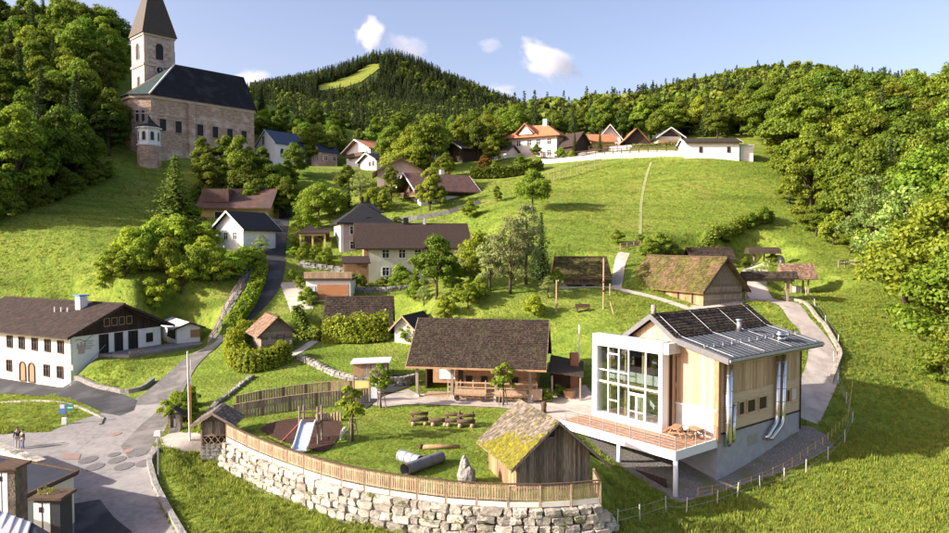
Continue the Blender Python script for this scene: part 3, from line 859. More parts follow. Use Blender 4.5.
# stair and rails seen through the glass
st = MB()
for k in range(12): st.box(6.2, 7.4, 5.6 + k * .27, 5.87 + k * .27, .2 + k * .235, .28 + k * .235)
st.bar((6.2, 5.5, .2), (6.2, 8.9, 3.1), .06, .3); st.build('stair', 'metalwhite', mod)
rl = MB(); rl.box(4.35, 4.4, YR + .3, yl - .2, 3.3, 4.1); rl.build('gallery_rail', 'sheetmetal', mod)
for yy in (4.6, 6.4, 8.2, 9.9): MB().box(4.6, 4.82, yy, yy + .2, .03, 6.2).build('inner_post', 'interiorwood', mod)
for yy, hh, mm in ((5.2, 1.3, 'wood_dark'), (7.2, 1.9, 'offwhite'), (9.2, 1.1, 'wood_brown')): MB().box(5.6, 6.4, yy, yy + .9, .03, hh).build('display_case', mm, mod)
MB().box(7.9, 8.4, 4.2, 10.6, 3.1, 5.2).build('gallery_panel', 'wood_dark', mod)
MG = [yl] + [ay(p, XF + .3) for p in (609.5, 620, 629.8, 647)] + [yr]
mu = MB()
for y in MG[1:-1]: mu.box(XF + .22, XF + .34, y - .055, y + .055, .44, 6.1)
for y0, y1 in zip(MG, MG[1:]):
    mu.box(XF + .24, XF + .32, y1 + .056, y0 - .056, 2.98, 3.12)
for y0, y1 in zip(MG[:3], MG[1:4]):
    mu.box(XF + .24, XF + .32, y1 + .056, y0 - .056, 4.0, 4.1)
mu.box(XF + .24, XF + .32, MG[2] + .056, MG[1] - .056, 5.45, 5.55); mu.box(XF + .24, XF + .32, MG[2] + .056, MG[1] - .056, 1.55, 1.65)
mu.box(XF + .24, XF + .32, MG[4] + .056, MG[3] - .056, 2.5, 2.6)
mu.build('mullions', 'metalwhite', mod)
for i, (y0, y1) in enumerate(zip(MG, MG[1:])):
    rows = [(.44, 2.98), (3.12, 6.1)]
    if i < 3: rows = [(.44, 2.98), (3.12, 4.0), (4.1, 6.1)]
    for z0, z1 in rows:
        if i == 3 and z0 < 1: z0, z1 = 2.6, 2.98
        MB().box(XF + .27, XF + .29, y1 + .057, y0 - .057, z0, z1).build('pane', 'glass', mod)
# double door
dm = (MG[3] + MG[4]) / 2
for y0, y1 in ((MG[4] + .06, dm - .01), (dm + .01, MG[3] - .06)):
    d = MB(); d.box(XF + .2, XF + .27, y0, y0 + .09, .03, 2.49); d.box(XF + .2, XF + .27, y1 - .09, y1, .03, 2.49); d.box(XF + .2, XF + .27, y0, y1, .03, .18); d.box(XF + .2, XF + .27, y0, y1, 2.38, 2.49); d.box(XF + .2, XF + .27, y0, y1, 1.05, 1.13)
    do = d.build('door', 'sheetmetal', mod)
    MB().box(XF + .225, XF + .245, y0 + .09, y1 - .09, .18, 2.38).build('pane', 'glass', do)
    MB().tube([(XF + .14, dm + (.12 if y0 > dm else -.12), .9), (XF + .14, dm + (.12 if y0 > dm else -.12), 1.5)], .02, 6).build('handle', 'galv', do)
# side glazing of the front box
sg = MB(); sg.box(XF + .76, XF + .9, YR, YR + .1, 0, 6.1); sg.box(XF + 1.35, XW, YR, YR + .1, 0, 6.1); sg.build('side_frame', 'larch', mod)
MB().box(XF + .901, XF + 1.349, YR + .03, YR + .05, 0, 6.1).build('pane', 'glassdark', mod)
# windows in the right wall
for a, b in ((739.5, 745.5), (748, 756.5), (759.5, 768)):
    x0, x1 = bx(a, 0), bx(b, 0); window(mod, 'F', 0, 0, (x0 + x1) / 2, 1.45, x1 - x0 - .12, .95, frame='larch', mull=False, proud=.1).location.y = -.04
for a, b in ((787.5, 791), (792.5, 798.5)):
    x0, x1 = bx(a, 0), bx(b, 0); window(mod, 'F', 0, 0, (x0 + x1) / 2, 1.45, x1 - x0 - .12, .95, frame='larch', mull=False, proud=.1, glass='sheetmetal' if a > 790 else 'glassdark').location.y = -.04
MB().box(bx(750, 0), bx(760, 0), -.03, .02, -1.25, -.45).build('vent_grille', 'galv', mod)
# steel ducts
def duct(pts, r, n=14):
    m = MB().tube(pts, r, n); 
    o = m.build('duct', 'steel', mod, True)
    cl = MB()
    for p, q in zip(pts, pts[1:]):
        p, q = Vector(p), Vector(q)
        if (q - p).length > 1.5:
            k = int((q - p).length / 1.3)
            for i in range(1, k + 1):
                c0 = p.lerp(q, i / (k + 1)); d = (q - p).normalized() * .03
                MB().tube([c0 - d, c0 + d], r + .015, n).build('clamp', 'galv', o)
    return o
xa = bx(730.5, -.35)
duct([(xa, -.35, 6.0), (xa, -.35, 0.05), (xa + .03, -.33, -.25), (xa + .12, -.25, -.45), (xa + .3, .02, -.5)], .27)
xb = bx(736.5, -.3)
MB().tube([(xb, -.25, 2.45), (xb, -.25, 2.56)], .22, 12).build('duct_cap', 'steel', mod, True)
duct([(xb, -.25, 2.44), (xb, -.25, -.15), (xb, -.2, -.35), (xb, .02, -.45)], .16)
for p0, p1 in ((779.5, 769), (785.5, 773)):
    x0, x1 = bx(p0, -.3), bx(p1, -.3)
    zz = .75 if p0 < 782 else .55
    pts = [(x0, -.3, 6.05), (x0, -.3, zz)]
    for k in range(1, 6):
        t = k / 5 * math.pi * .38
        pts.append((x0 - (1.1) * (1 - math.cos(t)), -.3, zz - 1.1 * math.sin(t)))
    pts += [(x1 + .2, -.3, zz - 1.65), (x1 + .05, .03, zz - 1.75)]
    duct(pts, .2)
MB().tube([(XE - .05, -.1, 6.0), (XE - .05, -.1, -1.2)], .06, 8).build('downpipe', 'wood_dark', mod)
# deck on columns
DK = 10.8
dk = MB()
n = 34
for i in range(n): dk.box(.12 + (XW - .2) * i / n, .12 + (XW - .2) * (i + .93) / n, .12, YR - .002, -.05, .0) if False else None
for i in range(26):
    x0, x1 = .12 + 3.3 * i / 26, .12 + 3.3 * (i + .93) / 26
    dk.box(x0, x1, .12, DK + .6, -.05, 0)
for i in range(14):
    x0, x1 = 3.43 + 1.72 * i / 14, 3.43 + 1.72 * (i + .93) / 14
    dk.box(x0, x1, .12, YR - .003, -.05, 0)
dk.build('decking', 'decking', mod, kind='stuff')
MB().box(.1, XW - .05, .1, DK + .6, -.4, -.06).build('deck_slab', 'concrete', mod)
MB().box(0, .1, 0, DK + .6, -.62, .05).build('fascia', 'metalwhite', mod)
MB().box(.102, XW - .02, 0, .1, -.62, .05).build('fascia', 'metalwhite', mod)
for y, zb in ((.2, -4.2), (5.35, -3.2)):
    MB().tube([(.3, y, zb), (.3, y, -.41)], .17, 14).build('column', 'metalwhite', mod, True)
pr = MB()
ps = [(.06, .06 + (DK - .1) * k / 8) for k in range(9)] + [(.06 + (XW - .3) * k / 4, .06) for k in range(1, 5)]
for x, y in ps: MB().box(x - .028, x + .028, y - .028, y + .028, .05, 1.05).build('railing_post', 'galv', mod)
for z in (.25, .45, .65, .85, 1.05):
    r_ = .022 if z > 1 else .008
    pr.tube([(.06, DK - .04, z), (.06, .06, z), (XW - .24, .06, z)], r_, 5)
pr.build('railing_wires', 'galv', mod)
sb = MB(); sb.box(.5, .62, 1.2, 7.6, -2.7, -2.35); sb.box(.6, .7, 1.2, 7.6, -3.4, -2.71); sb.build('timber_edge', 'wood_dark', mod)
# garden benches on the deck
def bench_table(px, py, D, ang, label, mat='decking', z=None, s=1.0, group=None, name='picnic_table', back=False):
    p = P(px, py, D)
    t = thing(name, (p.x, p.y, ZG(p.x, p.y) if z is None else z), ang, label, 'table' if not back else 'bench', group)
    if not back:
        MB().box(-.9 * s, .9 * s, -.36, .36, .70, .76).build('table_top', mat, t)
        for y in (-.72, .72): MB().box(-.9 * s, .9 * s, y - .14, y + .14, .40, .45).build('seat', mat, t)
        for x in (-.65 * s, .65 * s):
            l = MB(); l.bar((x, -.55, 0), (x, -.2, .7), .07, .09); l.bar((x, .55, 0), (x, .2, .7), .07, .09); l.box(x - .04, x + .04, -.78, .78, .33, .40); l.build('trestle', mat, t)
    else:
        MB().box(-.9 * s, .9 * s, -.22, .22, .40, .46).build('seat', mat, t)
        MB().box(-.9 * s, .9 * s, .2, .26, .5, .92).build('backrest', mat, t)
        for x in (-.7 * s, .7 * s): MB().box(x - .06, x + .06, -.2, .26, 0, .398).build('leg', mat, t)
    return t
q = bl(3.6, 2.5); t = bench_table(0, 0, 1, AB + .3, 'orange-brown bench table on the white-edged deck', 'decking', .0, .8); t.location = (q[0], q[1], 0)
q = bl(4.3, 1.3); t = bench_table(0, 0, 1, AB + 1.2, 'second deck table with leafy pots beside the wood wall', 'wood_warm', .0, .7); t.location = (q[0], q[1], 0)

# ------------------------------------------------------------------ old barn with the mossy roof behind the fence
angB = math.atan2(.316, .949)
ob = (PXY(516.5, 43.6)[0], 43.6, -1.15)
WB = lenpx(ob[0], ob[1], math.cos(angB), math.sin(angB), 591)
LB = lenpx(ob[0], ob[1], -math.sin(angB), math.cos(angB), 489)
hB, rB, ovB = 2.35, 2.25, .65
barn = thing('old_barn', ob, angB, 'small weathered plank barn with moss on its shingle roof behind the playground fence', 'barn')
BLOCK.append([loc2(ob, angB, x, y) for x, y in ((-.2, -.2), (WB + .2, -.2), (WB + .2, LB + .2), (-.2, LB + .2))])
MB().prism([(.04, -1), (WB - .04, -1), (WB - .04, hB), (WB / 2, hB + rB - .05), (.04, hB)], .04, LB - .04, 'y').build('wall', 'wood_old', barn)
sB = rB / (WB / 2)
gz = lambda s: hB + (rB * (s / (WB / 2)) if s < WB / 2 else rB * (2 - s / (WB / 2))) - .04
c = MB(); n = 22
for i in range(n):
    a, b = WB * i / n, WB * (i + 1) / n
    if a < WB / 2 < b: continue
boards(c, (0, .04), (WB / 2, .04), -1, gz, .17, .03, (0, -1), .02, .03); boards(c, (WB / 2, .04), (WB, .04), -1, lambda s: gz(s + WB / 2), .17, .03, (0, -1), .02, .03)
c.build('gable_boards', 'wood_old', barn, kind='stuff')
c = MB(); boards(c, (.04, 0), (.04, LB), -1, hB - .05, .19, .03, (-1, 0), .02, .03); c.build('side_boards', 'wood_warm', barn, kind='stuff')  # left wall in warmer wood, its sunlit orange painted into the boards
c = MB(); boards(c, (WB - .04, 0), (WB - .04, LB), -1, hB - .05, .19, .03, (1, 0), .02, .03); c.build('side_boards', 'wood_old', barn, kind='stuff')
window(barn, 'F', WB, LB, WB * .47, hB + rB * .52, .42, .42, frame='wood_old', mull=False)
R = MB(); go = .75
sec = [(-ovB, hB - ovB * sB), (WB / 2, hB + rB), (WB + ovB + .45, hB - (ovB + .45) * sB), (WB + ovB + .45, hB - (ovB + .45) * sB + .1), (WB / 2, hB + rB + .1), (-ovB, hB - ovB * sB + .1)]
R.prism(sec, -go, LB + go, 'y'); R.build('roof', 'wood_old', barn)
zt, zr = hB - ovB * sB + .1, hB + rB + .1
S = MB(); shingle_slope(S, (-ovB, LB + go, zt), (-ovB, -go, zt), (WB / 2, -go, zr), (WB / 2, LB + go, zr), .2, .3, .04, .4, 0)
z2 = hB - (ovB + .45) * sB + .1
shingle_slope(S, (WB + ovB + .45, -go, z2), (WB + ovB + .45, LB + go, z2), (WB / 2, LB + go, zr), (WB / 2, -go, zr), .2, .3, .04, .4)
S.build('shingles', 'shingle_grey', barn, kind='stuff')
# moss cushions: thick over the near lower half of the left slope
mo = MB(); A, B, C = Vector((-ovB, -go, zt)), Vector((-ovB, LB + go, zt)), Vector((WB / 2, -go, zr))
nn = Vector((-sB, 0, 1)).normalized(); e1 = (B - A); e2 = (C - A)
for k in range(6500):
    u, v = random.random(), random.random()
    lim = .80 - .75 * u - .1 * math.sin(u * 9)
    keep = 1.0 if v < lim * .78 else (.25 if v < lim else .02)
    if random.random() > keep: continue
    p = A + e1 * u + e2 * v + nn * .05
    r0 = random.uniform(.05, .12); hh = random.uniform(.015, .05)
    t1 = e1.normalized(); t2 = e2.normalized()
    ring = []
    m = 6
    for j in range(m):
        a = 2 * math.pi * j / m + random.random() * .5
        ring.append(p + t1 * r0 * math.cos(a) * random.uniform(.8, 1.2) + t2 * r0 * math.sin(a) * random.uniform(.8, 1.2))
    mo.add(ring + [p + nn * hh], [(j, (j + 1) % m, m) for j in range(m)])
mo.build('moss', 'moss', barn, kind='stuff')
for e in (-go - .05, LB + go):
    b = MB()
    for q, k in ((-ovB, 1), (WB + ovB + .45, 1)):
        zq = hB - (abs(q) if q < 0 else q - WB) * sB
        b.prism([(q, zq - .1), (WB / 2, hB + rB - .1), (WB / 2, hB + rB + .1), (q, zq + .1)], e, e + .05, 'y')
    b.build('barge_board', 'wood_old', barn)

# ------------------------------------------------------------------ long timber barn on the plaza
D0 = 66.6; angT = math.radians(-9)
xT, yT = PXY(417, D0); xTb = (xT, yT, .05)
LT = lenpx(xT, yT, math.cos(angT), math.sin(angT), 536)
tb = thing('timber_barn', xTb, angT, 'long low timber barn with a big grey-brown shingle roof on posts beside the plaza', 'barn')
BLOCK.append([loc2(xTb, angT, x, y) for x, y in ((-.5, 1.8), (LT + .5, 1.8), (LT + .5, 9), (-.5, 9))])
hT, hw, rT = 3.15, 5.0, 3.95                                         # eave, half span, rise
WT = 9.0                                                             # posts at y=0, wall at y=2.2, back wall y=9
zT = lambda y: 3.0 + (y + .5) * (rT / hw) if y < 4.5 else 3.0 + (9.5 - y) * (rT / hw)
x1 = lenpx(*loc2(xTb, angT, 0, 2.2), math.cos(angT), math.sin(angT), 455)
MB().prism([(2.24, -.6), (8.9, -.6), (8.9, zT(8.9) - .2), (4.5, zT(4.5) - .2), (2.24, zT(2.24) - .2)], x1 + .04, LT - .1, 'x').build('wall', 'wood_warm', tb)
c = MB()
for k in range(9): c.box(x1, LT - .06, 2.17, 2.245, .1 + k * .33, .1 + k * .33 + .315)
c.build('log_wall', 'wood_warm', tb, kind='stuff')
MB().box(x1 + .3, x1 + .8, 2.12, 2.168, .1, 2.6).build('door_post', 'wood_dark', tb)
for k in range(5):
    xx = x1 + 1.4 + k * 1.5
    if xx < LT - .8: window(tb, 'F', 0, 0, xx, 1.25, .5, .45, frame='wood_dark', mull=False).location = (xx, 2.16, 1.25)
# dark open passage at the left end
MB().box(.2, x1 - .01, 5.4, 5.6, -.5, zT(5.4) - .25).build('passage_wall', 'wood_dark', tb)
MB().box(.05, .22, 3.2, 8.9, -.5, zT(8.9) - .25).build('passage_wall', 'wood_dark', tb)
MB().box(1.0, 3.6, 2.5, 2.62, .9, 2.9).build('notice_panel', 'wood_warm', tb)
MB().box(1.7, 3.4, 2.36, 2.44, 1.3, 2.55).build('white_panel', 'white', tb)
c = MB()
for k, xx in enumerate((0, 3.4, 7.6, LT - .5)):
    p_ = MB(); p_.box(xx - .13, xx + .13, -.13, .13, .28, zT(0) - .1); p_.build('post', 'fencegrey', tb)
    MB().hexa([(xx - .3, -.3, -.15), (xx + .3, -.3, -.15), (xx + .3, .3, -.15), (xx - .3, .3, -.15)], [(xx - .2, -.2, .279), (xx + .2, -.2, .279), (xx + .2, .2, .279), (xx - .2, .2, .279)]).build('post_base', 'stone', tb)
MB().box(-.5, LT + .4, -.1, .1, zT(0) - .28, zT(0) - .05).build('beam', 'wood_warm', tb)
# veranda rail and benches
rl = MB()
for z in (.55, 1.0, 1.45):
    rl.box(3.0, LT + .2, -.05, .03, z, z + .12)
for k in range(8):
    xx = 3.0 + (LT - 2.9) * k / 7; rl.box(xx - .05, xx + .05, -.04, .02, .1, 1.75)
rl.build('veranda_rail', 'fencewood', tb)
for xx in (5.2, 9.0):
    MB().box(xx - 1.5, xx + 1.5, -.75, -.35, .42, .5).build('bench_seat', 'wood_warm', tb)
    MB().box(xx - 1.5, xx + 1.5, -.32, -.25, .5, .95).build('bench_back', 'fencewood', tb)
    for q in (-1.2, 1.2): MB().box(xx + q - .12, xx + q + .12, -.72, -.36, -.1, .419).build('bench_leg', 'wood_dark', tb)
MB().box(.6, LT + .1, .1, 2.2, -.3, .1).build('veranda_floor', 'fencewood', tb)
MB().box(LT - .6, LT + .6, -.15, .6, .1, 1.1).build('wood_chest', 'fencewood', tb)
R = MB(); ze = zT(-.62)
R.prism([(-.62, zT(-.62)), (4.5, zT(4.5)), (9.6, zT(9.6)), (9.6, zT(9.6) + .14), (4.5, zT(4.5) + .14), (-.62, zT(-.62) + .14)], -.95, LT + 1.0, 'x'); R.build('roof', 'shingle', tb)
S = MB()
shingle_slope(S, (-.95, -.62, zT(-.62) + .14), (LT + 1, -.62, zT(-.62) + .14), (LT + 1, 4.5, zT(4.5) + .14), (-.95, 4.5, zT(4.5) + .14), .14, .23, .045, .5)
shingle_slope(S, (-.95, 9.6, zT(9.6) + .14), (LT + 1, 9.6, zT(9.6) + .14), (LT + 1, 4.5, zT(4.5) + .14), (-.95, 4.5, zT(4.5) + .14), .4, .5, .045, .4)
S.build('shingles', 'shingle', tb, kind='stuff')
MB().box(-1.0, LT + 1.05, -.68, -.6, zT(-.62) - .08, zT(-.62) + .1).build('eave_board', 'wood_warm', tb)
for e in (-1.0, LT + 1.0):
    b = MB(); b.prism([(-.62, zT(-.62) - .1), (4.5, zT(4.5) - .1), (4.5, zT(4.5) + .17), (-.62, zT(-.62) + .17)], e, e + .05, 'x'); b.prism([(9.6, zT(9.6) - .1), (4.5, zT(4.5) - .1), (4.5, zT(4.5) + .17), (9.6, zT(9.6) + .17)], e, e + .05, 'x'); b.build('barge_board', 'fencewood', tb)
# lean-to on its right end with brick pillar
lt = thing('lean_to', loc2(xTb, angT, LT + 1.2, 1.5) + (.05,), angT, 'dark open lean-to shed against the right end of the timber barn', 'shed')
MB().hexa([(-.1, -1.2, 2.6), (3.2, -1.2, 2.25), (3.2, 5, 2.6), (-.1, 5, 3.2)], [(-.1, -1.2, 2.72), (3.2, -1.2, 2.37), (3.2, 5, 2.72), (-.1, 5, 3.32)]).build('roof', 'shingle', lt)
MB().box(0, 3, 2.5, 2.7, -.6, 2.5).build('back_wall', 'wood_dark', lt)
for xx, yy in ((2.9, -.9), (2.9, 2.2), (.3, -.9)): MB().box(xx - .08, xx + .08, yy - .08, yy + .08, -.5, 2.3).build('post', 'fencegrey', lt)
bp = P(574, 386, 68.5); MB().box(bp.x - .4, bp.x + .4, 68.1, 68.9, bp.z - 1, ZP(353, 68.5)).build('brick_pillar', 'brickred')
tag(bpy.data.objects['brick_pillar'], 'square red brick pillar beside the dark lean-to', 'pillar')
fp = thing('white_pole', (P(579, 385, 70).x, 70, ZG(P(579, 385, 70).x, 70) - .2), 0, 'thin white pole behind the brick pillar', 'pole')
MB().tube([(0, 0, 0), (0, 0, 5.8)], .07, 8).build('shaft', 'white', fp); MB().tube([(0, 0, 5.81), (0, 0, 5.9)], .1, 8).build('cap', 'galv', fp)
# ------------------------------------------------------------------ church on the hill
rad = math.radians
o2, LC, _ = corner(140, 154, 255.5, 165, rad(47))
zc = ZP(158, 165); hC = ZP(95, 165) - zc; WCh = 12.0
ch = thing('church', (o2[0], o2[1], zc), rad(47), 'stone church with steep dark roof and pointed bell tower on the hill', 'church')
BLOCK.append([loc2(o2, rad(47), x, y) for x, y in ((-1, -1), (LC + 1, -1), (LC + 1, 16), (-1, 16))])
# nave with a polygonal end
AP = [(0, 0), (LC, 0), (LC, WCh), (0, WCh), (-3.2, WCh - 3.4), (-3.2, 3.4)]
MB().prism(AP, -6, hC, 'z').build('nave_wall', 'churchstone', ch)
def ringband(mb, poly, off, z0, z1):
    c = (sum(p[0] for p in poly) / len(poly), sum(p[1] for p in poly) / len(poly))
    q = []
    for x, y in poly:
        d = math.hypot(x - c[0], y - c[1]); q.append((x + (x - c[0]) / d * off, y + (y - c[1]) / d * off))
    return mb.prism(q, z0, z1, 'z')
ringband(MB(), AP, .35, hC - .7, hC + .05).build('cornice', 'churchtrim', ch)
ringband(MB(), AP, .22, hC - 4.4, hC - 4.15).build('string_course', 'churchtrim', ch)
ringband(MB(), AP, .5, -6, 2.0).build('plinth', 'churchstone', ch)
rz = ZP(64, 175) - zc
RA = [(-.7, -.7), (LC + .5, -.7), (LC + .5, WCh + .7), (-.7, WCh + .7), (-4, WCh - 3.1), (-4, 3.1)]
za = hC + .06
vs = [(x, y, za) for x, y in RA] + [(8.4, WCh / 2, rz), (LC + .5, WCh / 2, rz)]
MB().add(vs, [(0, 1, 7, 6), (1, 2, 7), (2, 3, 6, 7), (5, 4, 3, 2, 1, 0)][:1] + [(1, 2, 7), (2, 3, 6, 7), (0, 5, 4, 3, 2, 1)]).build('roof', 'slate', ch)
MB().add([vs[0], vs[6], vs[5]], [(0, 1, 2)]).build('copper_roof', 'copper', ch); MB().add([vs[5], vs[6], vs[4]], [(0, 1, 2)]).build('apse_roof', 'spire', ch); MB().add([vs[4], vs[6], vs[3]], [(0, 1, 2)]).build('apse_roof', 'slate', ch)
MB().tube([vs[0], vs[6]], .22, 6).build('hip_ridge', 'sheetmetal', ch)
MB().tube([(8.4, WCh / 2, rz), (8.4, WCh / 2, rz + 3)], .07, 6).build('roof_cross', 'slate', ch)
MB().box(LC * .36 - .8, LC * .36 + .8, -.75, 0.05, -6, hC - .71).build('buttress', 'churchstone', ch)
for p in (164.5, 180, 201.5, 216.5, 231, 245):
    x = lenpx(o2[0], o2[1], math.cos(rad(47)), math.sin(rad(47)), p)
    zz = ZP(131.2 + (p - 166) * .135, 165 + x * .73) - zc
    w = window(ch, 'F', LC, WCh, x, zz, 1.6, 2.8, frame='churchtrim', glass='black', mull=False, proud=.3)
a_ = math.atan2(3.4 - 0, -3.2 - 0)
for t in (.38, .68):
    x, y = -3.2 * t, 3.4 * t
    w = window(ch, 'F', 0, 0, 0, 0, .8, 2.6, frame='churchtrim', glass='black', mull=False, proud=.2)
    w.location = (x - .05, y - .05, hC - 6.2); w.rotation_euler = (0, 0, math.atan2(-3.4, 3.2))
# tower
TS, tx, ty = 7.4, 1.9, 8.2
zt1 = ZP(33.5, 173) - zc
MB().box(tx, tx + TS, ty, ty + TS, -6, zt1).build('tower_wall', 'towerstone', ch)
for z in (zt1 - .5, zt1 - 7.8, zt1 - 14.5):
    MB().box(tx - .3, tx + TS + .3, ty - .3, ty + TS + .3, z, z + .5).build('tower_cornice', 'churchtrim', ch)
for sx in (0, 1):
    for sy in (0, 1):
        MB().box(tx + sx * (TS - .9) - .06, tx + sx * (TS - .9) + .96, ty + sy * (TS - .9) - .06, ty + sy * (TS - .9) + .96, -2, zt1 - .52).build('quoin', 'churchtrim', ch)
sp = [(tx - .6, ty - .6, zt1), (tx + TS + .6, ty - .6, zt1), (tx + TS + .6, ty + TS + .6, zt1), (tx - .6, ty + TS + .6, zt1), (tx + TS / 2, ty + TS / 2, ZP(-33, 176) - zc)]
MB().add(sp, [(0, 1, 4), (1, 2, 4), (2, 3, 4), (3, 0, 4), (3, 2, 1, 0)]).build('spire', 'spire', ch)
w = window(ch, 'F', 0, 0, 0, 0, 1.9, 4.0, frame='churchtrim', glass='black', mull=False, arch=True, proud=.15); w.location = (tx + TS * .5, ty, zt1 - 6.0)
w = window(ch, 'L', 0, 0, 0, 0, 1.9, 4.0, frame='churchtrim', glass='black', mull=False, arch=True, proud=.15); w.location = (tx, ty + TS * .5, zt1 - 6.0)
w = window(ch, 'L', 0, 0, 0, 0, 1.2, 3.0, frame='churchtrim', glass='black', mull=False, proud=.15); w.location = (tx, ty + TS * .45, zt1 - 13.2)
for face, lc, rot in (('F', (tx + TS * .5, ty - .02, zt1 - 7.0 - 1.6), (math.pi / 2, 0, 0)),):
    k = MB().lathe([(0, .12), (1.15, .12), (1.15, 0), (0, 0)], 24).build('clock_face', 'black', ch)
    k.location = lc; k.rotation_euler = rot
    hd = MB(); hd.lathe([(.9, .14), (1.1, .14), (1.1, .125), (.9, .125)], 24)
    for i in range(12):
        a = i * math.pi / 6; hd.bar((.72 * math.cos(a), .72 * math.sin(a), .135), (.9 * math.cos(a), .9 * math.sin(a), .135), .07, .02)
    hd.bar((0, 0, .15), (.1, .62, .15), .09, .02); hd.bar((0, 0, .15), (.45, .1, .15), .1, .02)
    hd.build('clock_hands', 'white', k)
# the white turret
tp = P(149, 146, 158); tu = thing('chapel_turret', (tp.x, tp.y, tp.z), rad(20), 'small white octagonal chapel turret with dark pointed roof below the church corner', 'turret')
MB().lathe([(2.5, -7), (2.45, -.02), (0, -.02)], 8).build('stone_base', 'churchstone', tu)
MB().lathe([(2.35, 0), (2.35, 4.0), (0, 4.0)], 8).build('wall', 'white', tu)
MB().lathe([(2.55, 0), (2.55, .35), (2.3, .35)], 8).build('base_moulding', 'white', tu); MB().lathe([(2.75, 3.75), (2.75, 4.05), (2.3, 4.05)], 8).build('cornice', 'white', tu)
MB().lathe([(2.9, 4.06), (1.6, 4.9), (.6, 5.9), (.0, 7.0)], 8).build('roof', 'slate', tu)
for k in range(8):
    a = math.pi / 8 + k * math.pi / 4; rr = 2.35 * math.cos(math.pi / 8)
    w = window(tu, 'F', 0, 0, 0, 0, .75, 1.9, frame='offwhite', mull=False, arch=True, proud=.08); w.location = (rr * math.cos(a), rr * math.sin(a), 1.1); w.rotation_euler = (0, 0, a + math.pi / 2)
def on(px, D, dz=0): 
    x, y = PXY(px, D); return (x, y, ZG(x, y) + dz)
cw = thing('churchyard_wall', on(170, 160), 0, 'rough stone terrace wall at the foot of the church', 'wall')
m = MB()
pts = [on(152, 160), on(170, 165), on(185, 172), on(205, 178)]
L0 = Vector(cw.location)
for a, b in zip(pts, pts[1:]):
    a, b = Vector(a) - L0, Vector(b) - L0
    za_, zb_ = zc + 1.0 - L0.z, zc + 1.0 - L0.z
    m.hexa([(a.x, a.y, a.z - 3), (b.x, b.y, b.z - 3), (b.x, b.y + .6, b.z - 3), (a.x, a.y + .6, a.z - 3)], [(a.x, a.y, za_), (b.x, b.y, zb_), (b.x, b.y + .6, zb_), (a.x, a.y + .6, za_)])
m.build('masonry', 'churchstone', cw)

# ------------------------------------------------------------------ white farmhouse at the left
angF = math.atan2(.892, .451)                                          # gable wall runs right and away
fo = PXY(69.5, 79.4); zF = -1.75
LF = 12.1; WF = 22.0
hF = ZP(335.5, 79.4) - zF - .1
farm = house('white_farmhouse', 'long white farmhouse with low brown tiled roof and painted gable beside the side road', 'house', (fo[0], fo[1], zF), angF, LF, WF, hF + .35, 'gy', 2.75, (1.15, 1.25), 'white', 'tile_brown', 2, .2,
   sh=dict(mat='tile_brown', kw=dict(sw=.34, sl=.4, th=.04, jit=.12, lift=.03), cap='tile_brown'), barge='wood_dark')
# west (long) wall is the x=0 face; s runs away to the left
for k, p in enumerate((8, 20, 33, 46, 59)):
    s = lenpx(fo[0], fo[1], -math.sin(angF), math.cos(angF), p); window(farm, 'L', LF, WF, s, 3.9, .95, 1.3, frame='wood_brown', mull=True, shut=None, proud=.1)
for p in (7, 44.5, 58):
    s = lenpx(fo[0], fo[1], -math.sin(angF), math.cos(angF), p); window(farm, 'L', LF, WF, s, 1.0, .95, 1.25, frame='wood_brown', proud=.1)
for p in (20.5, 29.5):
    s = lenpx(fo[0], fo[1], -math.sin(angF), math.cos(angF), p); window(farm, 'L', LF, WF, s, .05, 1.1, 2.2, frame='wood_brown', glass='wood_warm', mull=False, arch=True, name='door', proud=.12)
# dark timber gable, glazed ground floor behind the terrace
zt_ = 2.75 - zF + zF                                                  # terrace height above house base
TZ = 3.45
gf = lambda s: hF + .35 + 2.75 * (s / (LF / 2) if s < LF / 2 else 2 - s / (LF / 2))
c = MB(); boards(c, (.0, 0), (LF / 2, 0), 5.75, lambda s: gf(s) - .05, .22, .05); boards(c, (LF / 2, 0), (LF, 0), 5.75, lambda s: gf(s + LF / 2) - .05, .22, .05); c.build('gable_boards', 'wood_dark', farm, kind='stuff')
fx = lambda p: lenpx(fo[0], fo[1], math.cos(angF), math.sin(angF), p)
for k, (a, b) in enumerate(((97.5, 106.5), (113, 121), (127, 136))):
    x0, x1_ = fx(a), fx(b); w = window(farm, 'F', LF, WF, (x0 + x1_) / 2, TZ, x1_ - x0 - .15, 2.1, frame='wood_dark', name='door' if k == 1 else 'window', proud=.1)
window(farm, 'F', LF, WF, fx(148), TZ + .6, .75, .95, frame='wood_dark', mull=False, proud=.1)
for k in range(4): window(farm, 'F', LF, WF, LF / 2 - 1.55 + k * 1.0, 6.6, .62, .85, frame='fencewood', glass='glassdark', mull=False, proud=.1)
